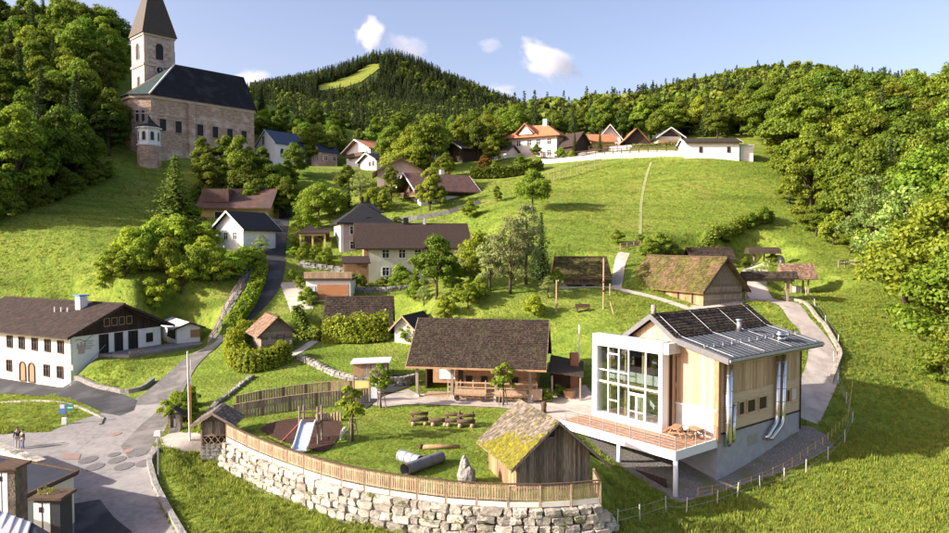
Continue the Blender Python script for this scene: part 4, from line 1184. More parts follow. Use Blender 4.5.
# painted lettering and emblem on the gable: unreadable script lines, a small tower
mk = MB()
u0, u1 = fx(73), fx(93)
pts = [(u0 + (u1 - u0) * t, -.02, 5.15 + .2 * math.sin(t * 9) + .35 * t) for t in np.linspace(.05, .95, 26)]
mk.tube(pts, .03, 5)
for k, (a, b) in enumerate(((.42, .95), (.45, .9), (.5, .95), (.5, .8))):
    z = 5.05 - k * .28; n = 12
    mk.tube([(u0 + (u1 - u0) * (a + (b - a) * i / n), -.02, z + .07 * math.sin(i * 2.2 + k)) for i in range(n + 1)], .022, 4)
mk.build('wall_lettering', 'wood_brown', farm)
em = MB(); e0 = u0 + (u1 - u0) * .16
em.box(e0, e0 + .8, -.03, -.004, 3.7, 4.75); em.box(e0 - .15, e0 + .05, -.03, -.004, 4.3, 4.95); em.box(e0 + .75, e0 + .95, -.03, -.004, 4.3, 4.95); em.box(e0 + .28, e0 + .52, -.031, -.004, 4.76, 5.05); em.build('wall_emblem', 'pinkish', farm)
MB().tube([(-.02, -.12, hF), (-.02, -.12, -.3)], .06, 8).build('downpipe', 'galv', farm)
cp = fx(125); 
cmx, cmy = 5.6, 5.2
cm = MB().box(LF / 2 - 1.9, LF / 2 - .9, 4.4, 5.3, hF + 1.5, hF + 4.1).build('chimney', 'white', farm); MB().box(LF / 2 - 2.05, LF / 2 - .75, 4.25, 5.45, hF + 4.15, hF + 4.28).build('chimney_cap', 'signblue', cm)
for k in range(3): MB().tube([(LF / 2 - 2.4 - k * .1, 6.0 + k * 1.1, hF + 2), (LF / 2 - 2.4 - k * .1, 6.0 + k * 1.1, hF + 2.75)], .1, 8).build('vent_pipe', 'sheetmetal', farm)
# terrace, stairs, annex
te = thing('terrace', (fo[0], fo[1], zF), angF, 'paved terrace with low timber edge in front of the farmhouse gable', 'terrace')
sheetz = TZ - .05
MB().hexa([(fx(104), -4.2, -1), (LF + 5, -4.2, 1), (LF + 5, -.06, 1), (fx(96), -.06, -1)], [(fx(104), -4.2, sheetz), (LF + 5, -4.2, sheetz), (LF + 5, -.06, sheetz), (fx(96), -.06, sheetz)]).build('platform', 'asphalt', te)
BLOCK.append([loc2(fo, angF, *q) for q in ((-.5, -4.4), (LF + 7, -4.4), (LF + 7, 0), (-.5, 0))])
for k, xx in enumerate((fx(106), fx(112), fx(118))): MB().box(xx - .1, xx + .1, -4.28, -4.18, sheetz - .5, sheetz + .45).build('edge_post', 'fencewood', te)
MB().box(fx(104), fx(120), -4.3, -4.1, sheetz + .2, sheetz + .4).build('edge_beam', 'fencewood', te)
ss = thing('staircase', (fo[0], fo[1], zF), angF, 'outside stone stairs climbing along the white gable wall', 'stairs')
n = 16; xs0, xs1 = .2, fx(103)
for k in range(n):
    a, b = xs0 + (xs1 - xs0) * k / n, xs0 + (xs1 - xs0) * (k + 1) / n; z = (sheetz) * (k + 1) / n
    MB().box(a, b + .04, -1.7, -.08, z - .6, z).build('step', 'stonegrey', ss)
hr = MB(); hr.tube([(xs0, -.18, 1.0), (xs1, -.18, sheetz + 1.0)], .03, 6); hr.tube([(xs0 - .6, -1.75, 1.2), (xs0 + .2, -1.75, 1.2)], .03, 6); hr.build('handrail', 'galv', ss)
sw = MB(); sw.hexa([(xs0, -1.95, -1), (xs1, -1.95, -1), (xs1, -1.7, -1), (xs0, -1.7, -1)], [(xs0, -1.95, .25), (xs1, -1.95, sheetz + .25), (xs1, -1.7, sheetz + .25), (xs0, -1.7, .25)]); sw.build('stair_wall', 'stone', ss)
ao = PXY(176.5, 91.0); az = ZG(*ao)
an = house('annex', 'low white annex with pale flat-pitched roof at the right end of the farmhouse', 'annex', (ao[0], ao[1], ZP(343, 91)), rad(38), lenpx(ao[0], ao[1], math.cos(rad(38)), math.sin(rad(38)), 199), 7.5, 2.0, 'gy', .55, (.6, .6), 'white', 'sheetmetal', 2, .12,
   barge='wood_dark', wins=[('F', 2.3, .7, 1.0, .8, dict(frame='wood_warm', glass='wood_warm', mull=False)), ('L', 2.6, .55, 3.6, 1.15, dict(frame='wood_dark', mull=False))])

# ------------------------------------------------------------------ houses up the hill
def wrow(face, xs, z, w=.95, h=1.25, **k): return [(face, x, z, w, h, k) for x in xs]
def H(name, label, pxs, D, ang, ybase, yeave, rh, roof='gx', cat='house', W=None, L=None, dy=0, **k):
    a = rad(ang); o, l, w = corner(*pxs, D, a)
    l, w = L or l, W or w
    zb = ZP(ybase, D); h = ZP(yeave, D) - zb
    wins = k.pop('wf', lambda L, W, h: [])(l, w, h)
    return house(name, label, cat, (o[0], o[1], zb), a, l, w, h, roof, rh, wins=wins, **k), l, w, h
r, L, W, h = H('green_house', 'pale green two-storey house with long brown roof and white windows', (357, 368, 461, ), 110, 12, 279, 244.5, 3.3, W=9, ov=(1.9, 1.1), wall='cream', roofm='tile_brown',
  wf=lambda L, W, h: wrow('F', (2.8, 5.4, 7.9, 9.9), h - 2.1, 1.0, 1.25) + wrow('F', (2.8, 5.6, 7.6), h - 4.9, 1.0, 1.25))
MB().tube([(8.8, -.08, h), (8.8, -.08, -1)], .05, 8).build('downpipe', 'wood_dark', r)
MB().prism([(8.7, h - .5), (12.2, h - .5), (10.4, h + .7)], -1.15, 2, 'y').build('eyebrow_dormer', 'tile_brown', r)
MB().box(-.6, .02, -.02, 5, h - 2.9, h - .2).build('balcony_screen', 'wood_warm', r)
MB().tube([(9.6, 4.5, h + 3.3), (9.6, 4.5, h + 4.3)], .35, 8).build('chimney', 'steel', r)
MB().box(6.1, 6.9, 4.1, 4.9, h + 3, h + 4.4).build('chimney', 'tile_dark', r)
pc = thing('house_porch', (PXY(348, 106)[0], 106, ZP(281, 106)), rad(14), 'small timber porch with brown roof at the left end of the green house', 'porch')
MB().hexa([(-.8, -.6, 2.6), (3.4, -.6, 2.6), (3.4, 2.4, 3.6), (-.8, 2.4, 3.6)], [(-.8, -.6, 2.75), (3.4, -.6, 2.75), (3.4, 2.4, 3.75), (-.8, 2.4, 3.75)]).build('roof', 'tile_brown', pc)
for x in (-.4, 1.4, 3.0): MB().box(x - .09, x + .09, -.4, -.22, -.8, 2.6).build('post', 'wood_warm', pc)
MB().box(-.5, 3.2, 1.8, 2.2, -.8, 2.9).build('back_wall', 'wood_warm', pc)
for x in (.5, 2.2): MB().bar((x - .8, -.3, 1.8), (x, -.3, 2.55), .1, .1).build('brace', 'wood_warm', pc)

r, L, W, h = H('hipped_house', 'pinkish house with dark two-tier hipped roof behind the green house', (326, 341, 392), 122, 18, 254, 222.5, 3.6, 'hip', W=9.5, ov=(.7, .7), wall='pinkish', roofm='tile_dark', hipx=3.6,
  wf=lambda L, W, h: wrow('F', (2.2, 5.0), h - 2.0, 1.05, 1.3) + wrow('F', (2.2, 5.0), h - 4.6, 1.05, 1.3) + wrow('L', (3, 6.5), h - 4.9, .9, 1.9))
MB().box(-.04, .5, -.04, .5, -2, h).build('corner_pilaster', 'white', r); MB().box(-.035, .0, .5, 9.3, -1, h - .01).build('white_wall', 'offwhite', r)  # off-white sheet paints the sunlit look onto the pinkish left wall
zz = h + 1.9
MB().add([(2.2, 2.4, zz), (8.2, 2.4, zz), (8.2, 7.2, zz), (2.2, 7.2, zz), (4.4, 4.8, zz + 2.0), (6, 4.8, zz + 2.0)], [(0, 3, 2, 1), (0, 1, 5, 4), (1, 2, 5), (2, 3, 4, 5), (3, 0, 4)]).build('upper_roof', 'tile_dark', r)
for q in (4.3, 5.4): MB().box(q, q + .5, 4.6, 5.1, zz + 1.5, zz + 2.9).build('chimney', 'tile_brown', r)
MB().box(4.5, 5.3, .3, .9, h + .55, h + 1.0).build('skylight', 'glassdark', r)
cpo = PXY(301, 123)
cpt = thing('carport', (cpo[0], 123, ZP(248, 123)), rad(4), 'yellow timber carport with flat-pitched brown roof beside the hipped house', 'carport')
MB().hexa([(-.6, -.6, 2.5), (4.8, -.6, 2.5), (4.8, 5.5, 3.2), (.6, 5.5, 3.9)], [(-.6, -.6, 2.7), (4.8, -.6, 2.7), (4.8, 5.5, 3.4), (.6, 5.5, 4.1)]).build('roof', 'tile_brown', cpt)
for x in (0, 2.1, 4.2): MB().box(x - .14, x + .14, -.14, .14, -1, 2.5).build('post', 'yellowwall', cpt)
MB().box(-.2, 4.4, -.2, -.16, 2.15, 2.5).build('beam', 'yellowwall', cpt); MB().box(-.1, 4.4, 4.6, 4.8, -1, 2.9).build('back_wall', 'wood_brown', cpt)

# garage with roof terrace
go_ = PXY(306, 98); gz_ = ZP(300, 98)
ga = thing('garage', (go_[0], 98, gz_), rad(2), 'white garage with orange-brown door and wooden roof terrace railing', 'garage')
BLOCK.append([(go_[0], 98), (go_[0] + 6.5, 98), (go_[0] + 6.5, 104), (go_[0], 104)])
MB().box(0, 6.2, 0, 6, -2, 2.75).build('wall', 'white', ga); MB().box(1.55, 5.95, -.05, .05, 0, 2.15).build('garage_door', 'garagedoor', ga); MB().box(-.25, 6.5, -.35, 6, 2.76, 3.05).build('roof_slab', 'wood_dark', ga)
c = MB(); boards(c, (-.2, -.28), (6.45, -.28), 3.05, 3.95, .14, .03); c.box(-.2, 6.45, -.33, -.25, 3.85, 3.95); c.build('terrace_railing', 'fencewood', ga)
window(ga, 'F', 0, 0, .75, .2, .8, 1.7, frame='white', glass='greywhite', mull=False, name='door')

# barns and sheds round the lower green
SHK = dict(sw=.17, sl=.3, th=.07, jit=.6, lift=.05)
H('shingle_barn', 'weathered barn with shaggy brown shingle roof behind the tall hedge', (318, 328, 387), 86, 5, 342, 326, 3.1, W=7.5, ov=(.7, .5), wall='wood_old', roofm='shingle', cat='barn', sh=dict(mat='shingle', kw=SHK))
a = rad(-18); r = house('gable_shed', 'small shed with dark roof and pale gable behind the timber barn', 'shed', (*PXY(394.5, 81), ZP(346, 81)), a, 2.3, 5.5, 2.35, 'gy', 1.15, (.55, .5), 'offwhite', 'tile_dark', 2, .12, barge='fencewood')
r = house('log_shed', 'small dark log shed with warm shingle roof inside the curved hedge', 'shed', (*PXY(261, 78.5), ZP(350, 78.5)), rad(30), lenpx(*PXY(261, 78.5), math.cos(rad(30)), math.sin(rad(30)), 292), 4.5, 2.0, 'gy', 1.6, (.65, .7), 'wood_old', 'shingle_warm', 1.5, .1,
   sh=dict(mat='shingle_warm', kw=dict(sw=.25, sl=.4, th=.04)), barge='wood_brown', wins=[('F', 2.1, 0, .75, 1.5, dict(frame='wood_brown', glass='fencegrey', mull=False, name='door')), ('F', .9, 1.1, .2, .2, dict(frame='white', glass='white', mull=False))])
c = MB()
for k in range(7): c.box(-.05, 3.45, -.06, .0, .02 + k * .28, .02 + k * .28 + .255)
c.build('log_courses', 'wood_old', r, kind='stuff')
uh = thing('utility_hut', (*PXY(352.5, 71), ZP(381, 71)), rad(3), 'small timber hut with pale flat roof above the stone wall', 'hut')
MB().box(0, 3.5, 0, 2.2, -.6, 1.75).build('wall', 'wood_warm', uh); c = MB(); boards(c, (.9, 0), (3.5, 0), -.1, 1.72, .2, .03); c.build('cladding', 'wood_old', uh)
MB().hexa([(-.25, -.3, 1.76), (3.8, -.3, 1.9), (3.8, 2.6, 1.9), (-.25, 2.6, 1.76)], [(-.25, -.3, 1.9), (3.8, -.3, 2.04), (3.8, 2.6, 2.04), (-.25, 2.6, 1.9)]).build('roof', 'sheetmetal', uh)

# mossy barn, granary, gate and well of the open-air museum
r, L, W, h = H('mossy_barn', 'large old barn with moss-green thatched-looking shingle roof behind the modern building', (633, 703, 742), 85, 24.8, 306, 287, 3.4, 'gy', cat='barn', ov=(.75, .8), wall='wood_old', roofm='shingle_moss',
   sh=dict(mat='shingle_moss', kw=dict(sw=.16, sl=.28, th=.06, jit=.6)), barge='wood_brown')
c = MB(); boards(c, (0, 0), (0, W), .1, h - .05, .3, .04, (-1, 0)); c.build('lit_boards', 'wood_warm', r, kind='stuff')  # warmer wood than the gable: sunlight on this wall put into its colour
for k in range(4): MB().box(-.12, -.05, 1.6 + k * 2.6, 1.9 + k * 2.6, 0, h - .1).build('upright', 'wood_dark', r)
c = MB()
for k in range(8): c.box(-.02, L + .02, -.07, .0, .05 + k * .32, .05 + k * .32 + .3)
c.build('gable_logs', 'wood_old', r, kind='stuff')
MB().box(L * .45 - .04, L * .45 + .04, -.12, -.07, 0, 2.6).build('door_edge', 'fencegrey', r)
H('back_shed', 'grey-brown shed roof peeking out behind the mossy barn', (690, 694, 733), 103, 3, 268, 259.5, 1.5, W=4, ov=(.5, .5), wall='wood_old', roofm='shingle', cat='shed', sh=dict(mat='shingle', kw=SHK))
r, L, W, h = H('granary', 'small granary with moss-green shingle roof on stones at the foot of the meadow', (553, 563.5, 604), 95, 3, 284, 273.5, 2.0, W=4.6, ov=(.9, .9), wall='wood_old', roofm='shingle_moss', cat='granary', sh=dict(mat='shingle_moss', kw=SHK), foot=.1)
c = MB(); boards(c, (0, 0), (L, 0), .05, h - .05, .3, .04); c.build('front_boards', 'wood_old', r)
MB().box(L * .45, L * .47, -.09, -.04, .1, h - .2).build('door_edge', 'fencewood', r)
for x in (.2, L / 2, L - .2): 
    for y in (.3, W - .3): MB().box(x - .25, x + .25, y - .25, y + .25, -1.2, -.11).build('stone_pier', 'stone', r)
MB().box(-.04, 0, .1, W - .1, .05, h - .1).build('white_gable', 'offwhite', r)
ga2 = thing('roofed_gate', (*PXY(744, 88), ZP(302, 88)), rad(-2), 'roofed timber gateway across the cobbled path', 'gate')
MB().prism([(-1.0, 2.9), (1.0, 2.9), (1.0, 3.0), (0, 3.85), (-1.0, 3.0)], -.4, 6.4, 'x').build('roof', 'shingle', ga2)
S = MB(); shingle_slope(S, (-.4, -1.0, 3.0), (6.4, -1.0, 3.0), (6.4, 0, 3.85), (-.4, 0, 3.85), .25, .35, .04); shingle_slope(S, (-.4, 1.0, 3.0), (6.4, 1.0, 3.0), (6.4, 0, 3.85), (-.4, 0, 3.85), .25, .35, .04); S.build('shingles', 'shingle', ga2, kind='stuff')
for x in (.2, 5.4): MB().box(x - .13, x + .13, -.13, .13, -.6, 2.9).build('post', 'fencegrey', ga2)
MB().box(-.2, 6.2, -.1, .1, 2.6, 2.88).build('beam', 'wood_old', ga2)
we = thing('well_shelter', (*PXY(791, 95), ZP(292.5, 95)), rad(-8), 'open well shelter with warm brown shingle roof right of the gateway', 'shelter')
for x in (0, 2.2):
    for y in (0, 2.2): MB().box(x - .1, x + .1, y - .1, y + .1, -.5, 2.0).build('post', 'fencewood', we)
MB().prism([(-.9, 1.75), (3.1, 1.75), (3.1, 1.85), (1.1, 3.9), (-.9, 1.85)], -1.3, 3.2, 'x').build('roof', 'shingle_warm', we)
S = MB(); shingle_slope(S, (-1.3, -.9, 1.85), (3.2, -.9, 1.85), (3.2, 1.1, 3.9), (-1.3, 1.1, 3.9), .25, .35, .04); S.build('shingles', 'shingle_warm', we, kind='stuff')
MB().lathe([(.7, -.4), (.7, .8), (.5, .8), (.5, -.3)], 12, (1.1, 1.1, 0)).build('well_ring', 'stone', we)
kt = thing('stone_kiln', (*PXY(757, 108), ZP(266, 108)), rad(-5), 'rough stone kiln under a thatched shelter among boulders on the meadow edge', 'kiln')
for x in (-.6, .9, 2.4): MB().tube([(x, 0, -.6), (x + .1, 0, 2.0)], .13, 7).build('post', 'fencegrey', kt)
MB().prism([(-1.2, 1.9), (1.6, 1.9), (1.2, 2.5), (.2, 2.9), (-.9, 2.5)], -1.6, 3.2, 'x').build('thatch_roof', 'shingle', kt)
MB().lathe([(1.2, -.6), (1.1, .8), (.8, 1.5), (.3, 1.7), (0, 1.7)], 9, (3.2, .6, 0)).build('kiln_body', 'stonegrey', kt)

# far village
H('blue_roof_house', 'white house with dark blue roof right beside the church', (257.5, 277, 306), 185, 50, 166, 142.5, 3.6, ov=(.4, .4), wall='white', roofm='blueroof', barge='white', wf=lambda L, W, h: wrow('F', (2, 4.5, 7), h - 3.6, 1.2, 2.2, arch=True) + [('L', W * .62, h - .2, 1.1, 2.3, {})])
H('stone_house', 'brown stone house with dark blue roof and dark windows below the orange-roofed chalet', (306, 321.5, 338), 190, 40, 170, 151, 2.6, 'gx', W=5.5, ov=(.4, .4), wall='churchstone', roofm='blueroof', barge=None, wf=lambda L, W, h: wrow('F', (1.6, 4.2), h - 2.4) + wrow('L', (1.4, 3.8), h - 2.4) + wrow('L', (1.4, 3.8), h - 5.2))
r, L, W, h = H('orange_chalet', 'white chalet with orange tiled roof and balcony gable on the slope', (347, 371, 387), 182, 38, 168, 147.5, 2.6, ov=(1.2, 1.2), wall='white', roofm='tile_orange', barge='white', wf=lambda L, W, h: wrow('L', (1.6, 3.6, 5.8), h - 4.6, .9, 1.2) + wrow('L', (1.6, 5.8), h - 1.8, .9, 1.2))
MB().box(-1.1, 0, 2, W - 1.5, h - 1.9, h - .9).build('balcony', 'wood_brown', r)
H('small_chalet', 'small white chalet with dark roof just in front of the orange-roofed one', (361, 377, 387), 176, 38, 172, 159, 1.7, ov=(.9, .9), wall='white', roofm='tile_dark', barge='white', wf=lambda L, W, h: wrow('L', (1.5, 3.3), h - 1.5, .9, 1.1, frame='wood_warm'))
H('brown_roof_house', 'house with broad brown gable roof half hidden by garden trees', (357, 378, 400), 160, 8, 192, 171.5, 2.9, 'gy', W=9, L=10.5, ov=(1.2, 1.2), wall='pinkish', roofm='tile_rust', barge='wood_brown', wf=lambda L, W, h: wrow('F', (2.5, 5.2, 8), h - 2.2))
r, L, W, h = H('timber_farmhouse', 'farmhouse with brown roof, timber upper floor and white base behind its stone terrace', (405, 421, 470), 141, 27, 208, 187, 3.0, W=9, ov=(2.0, 1.5), wall='white', roofm='tile_rust', barge='white', upper=(2.6, 'wood_brown'),
  wf=lambda L, W, h: wrow('L', (2, 4.5, 7), .8, .9, 1.2) + wrow('L', (2.5, 6), 2.9, .9, 1.1, frame='wood_warm', proud=.1) + wrow('F', (2, 5, 8), .7, .9, 1.1))
MB().box(-1.3, -.05, -.4, W + .3, 2.35, 2.5).build('balcony', 'fencewood', r); MB().box(-1.35, -1.28, -.4, W + .3, 2.5, 3.4).build('balcony_railing', 'wood_brown', r)
for q in (3.5, 6.6): MB().box(q, q + .8, W / 2 + .3, W / 2 + 1.1, h + 2, h + 4.2).build('chimney', 'white', r)
H('dark_roof_cottage', 'cottage with dark brown roof among the trees left of the big hill house', (440, 463, 475), 176, 30, 158, 147.5, 2.2, W=10, ov=(1, 1), wall='wood_dark', roofm='tile_brown', barge='white', L=8)
H('tucked_house', 'small brown-roofed house tucked among trees between cottage and orange chalet', (404, 420, 430), 186, 30, 160, 148, 2.2, W=8, ov=(.9, .9), wall='offwhite', roofm='tile_rust', barge='wood_brown', L=7, wf=lambda L, W, h: wrow('F', (2, 4.5), h - 2))
r, L, W, h = H('hill_house', 'large cream house with orange hipped roof and dormer on the hill', (509, 556, 566), 178, 62, 160, 134, 3.2, 'hip', ov=(1.3, 1.3), wall='offwhite', roofm='tile_orange', hipx=4,
  wf=lambda L, W, h: wrow('L', (2, 5, 7.5, 10.5, 13), h - 2.4, 1.1, 1.4) + wrow('L', (2, 5, 10.5, 13), h - 5.2, 1.1, 1.4) + wrow('F', (2, 4.5), h - 2.6))
MB().prism([(W * .46, h + .3), (W * .46 + 4, h + .3), (W * .46 + 2, h + 2.7)], -1.2, 3, 'x').build('dormer', 'white', r)
MB().prism([(W * .46 - .7, h + .4), (W * .46 + 2, h + 2.9), (W * .46 + 4.7, h + .4), (W * .46 + 4.7, h + .65), (W * .46 + 2, h + 3.15), (W * .46 - .7, h + .65)], -1.8, 3.2, 'x').build('dormer_roof', 'tile_orange', r)
MB().box(3, 4, 4, 5, h + 2.2, h + 4.6).build('chimney', 'white', r)
MB().box(-.6, -.02, 3.5, W - 1, -3, h - 4.3).build('lower_storey', 'pinkish', r)
H('house_annex', 'low annex with grey-brown roof at the left side of the big hill house', (484, 506, 509), 178, 55, 160, 151, 1.6, 'gy', W=None, L=6, ov=(.6, .6), wall='offwhite', roofm='tile_brown', wf=lambda L, W, h: wrow('L', (2, 4.2), h - 2.2))
H('brown_annex', 'brown-roofed timber annex right of the big hill house', (561, 574, 588), 174, 35, 158, 143, 2.8, 'gy', ov=(.7, .7), wall='wood_dark', roofm='tile_brown', cat='annex')
H('yellow_house', 'yellow house with flat orange roof in the row right of the big hill house', (588, 591, 614), 178, 3, 156, 141, 2.0, W=7, ov=(.7, .7), wall='yellowwall', roofm='tile_orange', wf=lambda L, W, h: wrow('F', (1.5, 3.5), h - 3.2))
H('white_gable_house', 'white gabled house behind the yellow one', (594, 597, 620), 188, 0, 154, 139, 3.6, 'gy', W=8, ov=(1, 1), wall='white', roofm='tile_dark', barge='white', wf=lambda L, W, h: wrow('F', (4.8, ), h - 2.4))
H('dark_hay_barn', 'dark timber barn with rust-orange roof between white chalets', (620, 624, 647), 182, 0, 154, 140, 2.9, 'gy', W=8, ov=(.8, .8), wall='wood_dark', roofm='tile_orange', cat='barn', barge='wood_brown')
r, L, W, h = H('hill_chalet', 'chalet with white verge boards and timber balcony left of the long white house', (654, 657.5, 680), 176, 2, 152, 136, 1.9, 'gy', W=8, ov=(1, 1), wall='white', roofm='tile_dark', barge='white', wf=lambda L, W, h: wrow('F', (1.2, 2.9, 4.4), .6))
MB().prism([(.3, h - .1), (L - .3, h - .1), (L / 2, h + 1.7)], -.06, -.005, 'y').build('gable_boards', 'wood_brown', r)
MB().box(-.4, L + .4, -1, 0, 2.0, 2.9).build('balcony', 'wood_warm', r)
H('long_white_house', 'long single-storey white house with dark roof on the meadow crest', (684, 685, 738), 150, -1.5, 158, 142.5, 1.15, W=6.5, ov=(.5, .6), wall='white', roofm='tile_brown', wf=lambda L, W, h: wrow('F', (3, 8.9), 1.2, .55, 1.1, frame='wood_brown'), barge='white')
H('white_lean_to', 'white lean-to at the right end of the long white house', (737, 738.2, 752), 150.5, -1.5, 158, 145.5, .25, W=5, ov=(.15, .2), wall='white', roofm='greywhite', cat='lean-to', barge=None)
r, L, W, h = H('rust_roof_house', 'long house with rust-red metal roof at the top of the steep road', (198, 202, 269), 139, 4, 219, 204, 3.2, W=10, ov=(.8, 1.6), wall='yellowwall', roofm='tile_rust', barge='wood_brown', wf=lambda L, W, h: wrow('F', (9, 11.5), .2, 1.1, 1.1) + wrow('F', (3.5, 5.2), .0, 1.6, 1.4, mull=False))
MB().prism([(.2, h + .4), (5.4, h + .4), (5.4, h + 3), (.2, h + 3)], 0, 5, 'y').build('dormer', 'tile_rust', r)
MB().box(7.6, 8.3, 4.8, 5.5, h + 2.5, h + 5).build('chimney', 'tile_dark', r)
H('gable_cottage', 'white cottage with black gable roof among the shrubs left of the steep road', (214, 217, 249), 120, -25, 249, 227, 2.5, 'gy', W=8, L=6.0, ov=(.9, .8), wall='white', roofm='tile_dark', barge='white', wf=lambda L, W, h: wrow('F', (2.2, 4.2), 1.6, .8, 1.2) + wrow('L', (2, 4.2), 1.4, .8, 1.1))
# big hill house terrace walls and stake rows
def linething(name, label, cat, pts, w, h, mat, posts=None, rails=None, group=None, part='masonry', pm_=None, foot=1.0, step=2.0):
    P3 = resample(pts, step); c = P3[len(P3) // 2]
    t = thing(name, (c.x, c.y, ZG(c.x, c.y)), 0, label, cat, group); o3 = Vector(t.location)
    if h:
        mb = wallalong(MB(), P3, w, h, 0, foot); mb.v = [(x - o3.x, y - o3.y, z - o3.z) for x, y, z in mb.v]; mb.build(part, mat, t)
    if posts:
        sp, hp, wp = posts
        for p in resample(pts, sp):
            z = ZG(p.x, p.y) - o3.z
            MB().box(p.x - o3.x - wp / 2, p.x - o3.x + wp / 2, p.y - o3.y - wp / 2, p.y - o3.y + wp / 2, z - .4, z + hp).build('post', pm_ or mat, t)
    if rails:
        for zz, tt in rails:
            mb = MB(); Q = resample(pts, step)
            for a, b in zip(Q, Q[1:]):
                mb.bar((a.x - o3.x, a.y - o3.y, ZG(a.x, a.y) - o3.z + zz), (b.x - o3.x, b.y - o3.y, ZG(b.x, b.y) - o3.z + zz), tt * .5, tt)
            mb.build('rail', pm_ or mat, t)
    return t
linething('road_wall', 'white retaining wall along the hill road below the big hill house', 'wall', [PXY(541, 169), PXY(570, 167), PXY(600, 164.5), PXY(640, 158), PXY(684, 151.5)], .4, 1.0, 'white')
linething('road_fence', 'brown post and rail fence along the upper hill road', 'fence', [PXY(541, 171), PXY(600, 166.5), PXY(640, 160), PXY(684, 153.5)], .1, 0, 'wood_brown', (2.2, 1.9, .16), ((.7, .12), (1.2, .12), (1.8, .14)))
linething('garden_fence', 'second brown fence in the hill garden above the road', 'fence', [PXY(588, 174), PXY(620, 172), PXY(684, 165)], .1, 0, 'wood_brown', (2.4, 1.4, .16), ((.6, .12), (1.3, .12)))
linething('garden_wall', 'white garden wall behind the brown fences', 'wall', [PXY(608, 177), PXY(680, 172)], .4, 1.3, 'white')
linething('stake_row', 'row of pale upright stakes on the steep bank under the big hill house', 'stakes', [PXY(548, 146), PXY(565, 149), PXY(585, 152), PXY(600, 154)], .1, 0, 'fencewood', (1.6, 2.6, .18), ((1.9, .12),))
linething('terrace_wall', 'long rough stone terrace wall below the timber farmhouse', 'wall', [PXY(396, 133.5), PXY(420, 133), PXY(450, 133.5), PXY(480, 135)], .6, .8, 'stonegrey')
# ------------------------------------------------------------------ retaining wall of big stones with fence
def stone_mesh(seed):
    rs = np.random.default_rng(seed)
    bm = bmesh.new(); bmesh.ops.create_cube(bm, size=1.0)
    bmesh.ops.subdivide_edges(bm, edges=bm.edges[:], cuts=1, use_grid_fill=True)
    for v in bm.verts:
        c = v.co; n = c.length
        k = .5 / max(abs(c.x), abs(c.y), abs(c.z)) 
        s = 1.0 - .11 * (n > .75) - .03 * (.6 < n < .75) + .0
        v.co = c * s + Vector(rs.normal(0, .06, 3))
    me = bpy.data.meshes.new('stone'); bm.to_mesh(me); bm.free(); me.materials.append(M('stone'))
    return me
STONES = [stone_mesh(s) for s in range(8)]
STONESG = []
for _m in STONES:
    _g = _m.copy(); _g.materials.clear(); _g.materials.append(M('stonegrey')); STONESG.append(_g)
rw = thing('retaining_wall', (WALLC[20].x, WALLC[20].y, WZ), 0, 'curved retaining wall of large pale stone blocks below the playground fence', 'wall')
RO = Vector(rw.location)
core = MB(); Q = resample([tuple(p) for p in WALLC], 1.0)
def wn(Q, i):
    d = (Q[min(i + 1, len(Q) - 1)] - Q[max(i - 1, 0)]).normalized(); return Vector((d.y, -d.x))     # towards the camera
for i in range(len(Q) - 1):
    a, b = Q[i], Q[i + 1]; na, nb = wn(Q, i), wn(Q, i + 1)
    f = lambda p, n, o, z: (p.x + n.x * o - RO.x, p.y + n.y * o - RO.y, z - RO.z)
    core.hexa([f(a, na, .25, -3.2), f(b, nb, .25, -3.2), f(b, nb, -.5, -3.2), f(a, na, -.5, -3.2)], [f(a, na, .02, WZ), f(b, nb, .02, WZ), f(b, nb, -.5, WZ), f(a, na, -.5, WZ)])
core.build('wall_core', 'mortar', rw)
zc_, row = WZ - .05, 0
while zc_ > -2.9:
    hgt = random.uniform(.36, .46); out = .05 + row * .09
    s_ = -.2 + random.uniform(0, .6); arc = []
    tot = sum((Q[i + 1] - Q[i]).length for i in range(len(Q) - 1))
    while s_ < tot:
        w = random.choice((.5, .65, .8, .95, 1.15)) * random.uniform(.85, 1.15)
        t = max(0, min(tot - .01, s_ + w / 2)); i = 0
        while i < len(Q) - 2 and t > (Q[i + 1] - Q[i]).length: t -= (Q[i + 1] - Q[i]).length; i += 1
        dq = (Q[i + 1] - Q[i]).normalized(); p = Q[i] + dq * t; n = Vector((dq.y, -dq.x))
        o = link('stone', random.choice(STONES), rw)
        hh = hgt * random.uniform(.86, 1.08)
        c = p + n * (out + random.uniform(-.04, .07))
        o.location = (c.x - RO.x, c.y - RO.y, zc_ - hgt / 2 + random.uniform(-.04, .04) - RO.z)
        o.rotation_euler = (random.uniform(-.06, .06), random.uniform(-.05, .05), math.atan2(dq.y, dq.x) + random.uniform(-.06, .06) + random.choice((0, math.pi)))
        o.scale = (w * 1.0, random.uniform(.6, .85), hh * 1.02)
        s_ += w + .04
    zc_ -= hgt + .03; row += 1
# right end: a few blocks spilling down
for px, py, D, s in ((604, 516, 41.3, .8), (610, 520, 41.6, .7), (606, 527, 41, .9), (614, 527, 41.4, .6)):
    p = P(px, py, D); o = link('stone', random.choice(STONES), rw); o.location = p - RO; o.scale = (s, s * .8, s * .6); o.rotation_euler = (.1, .2, random.random() * 3)

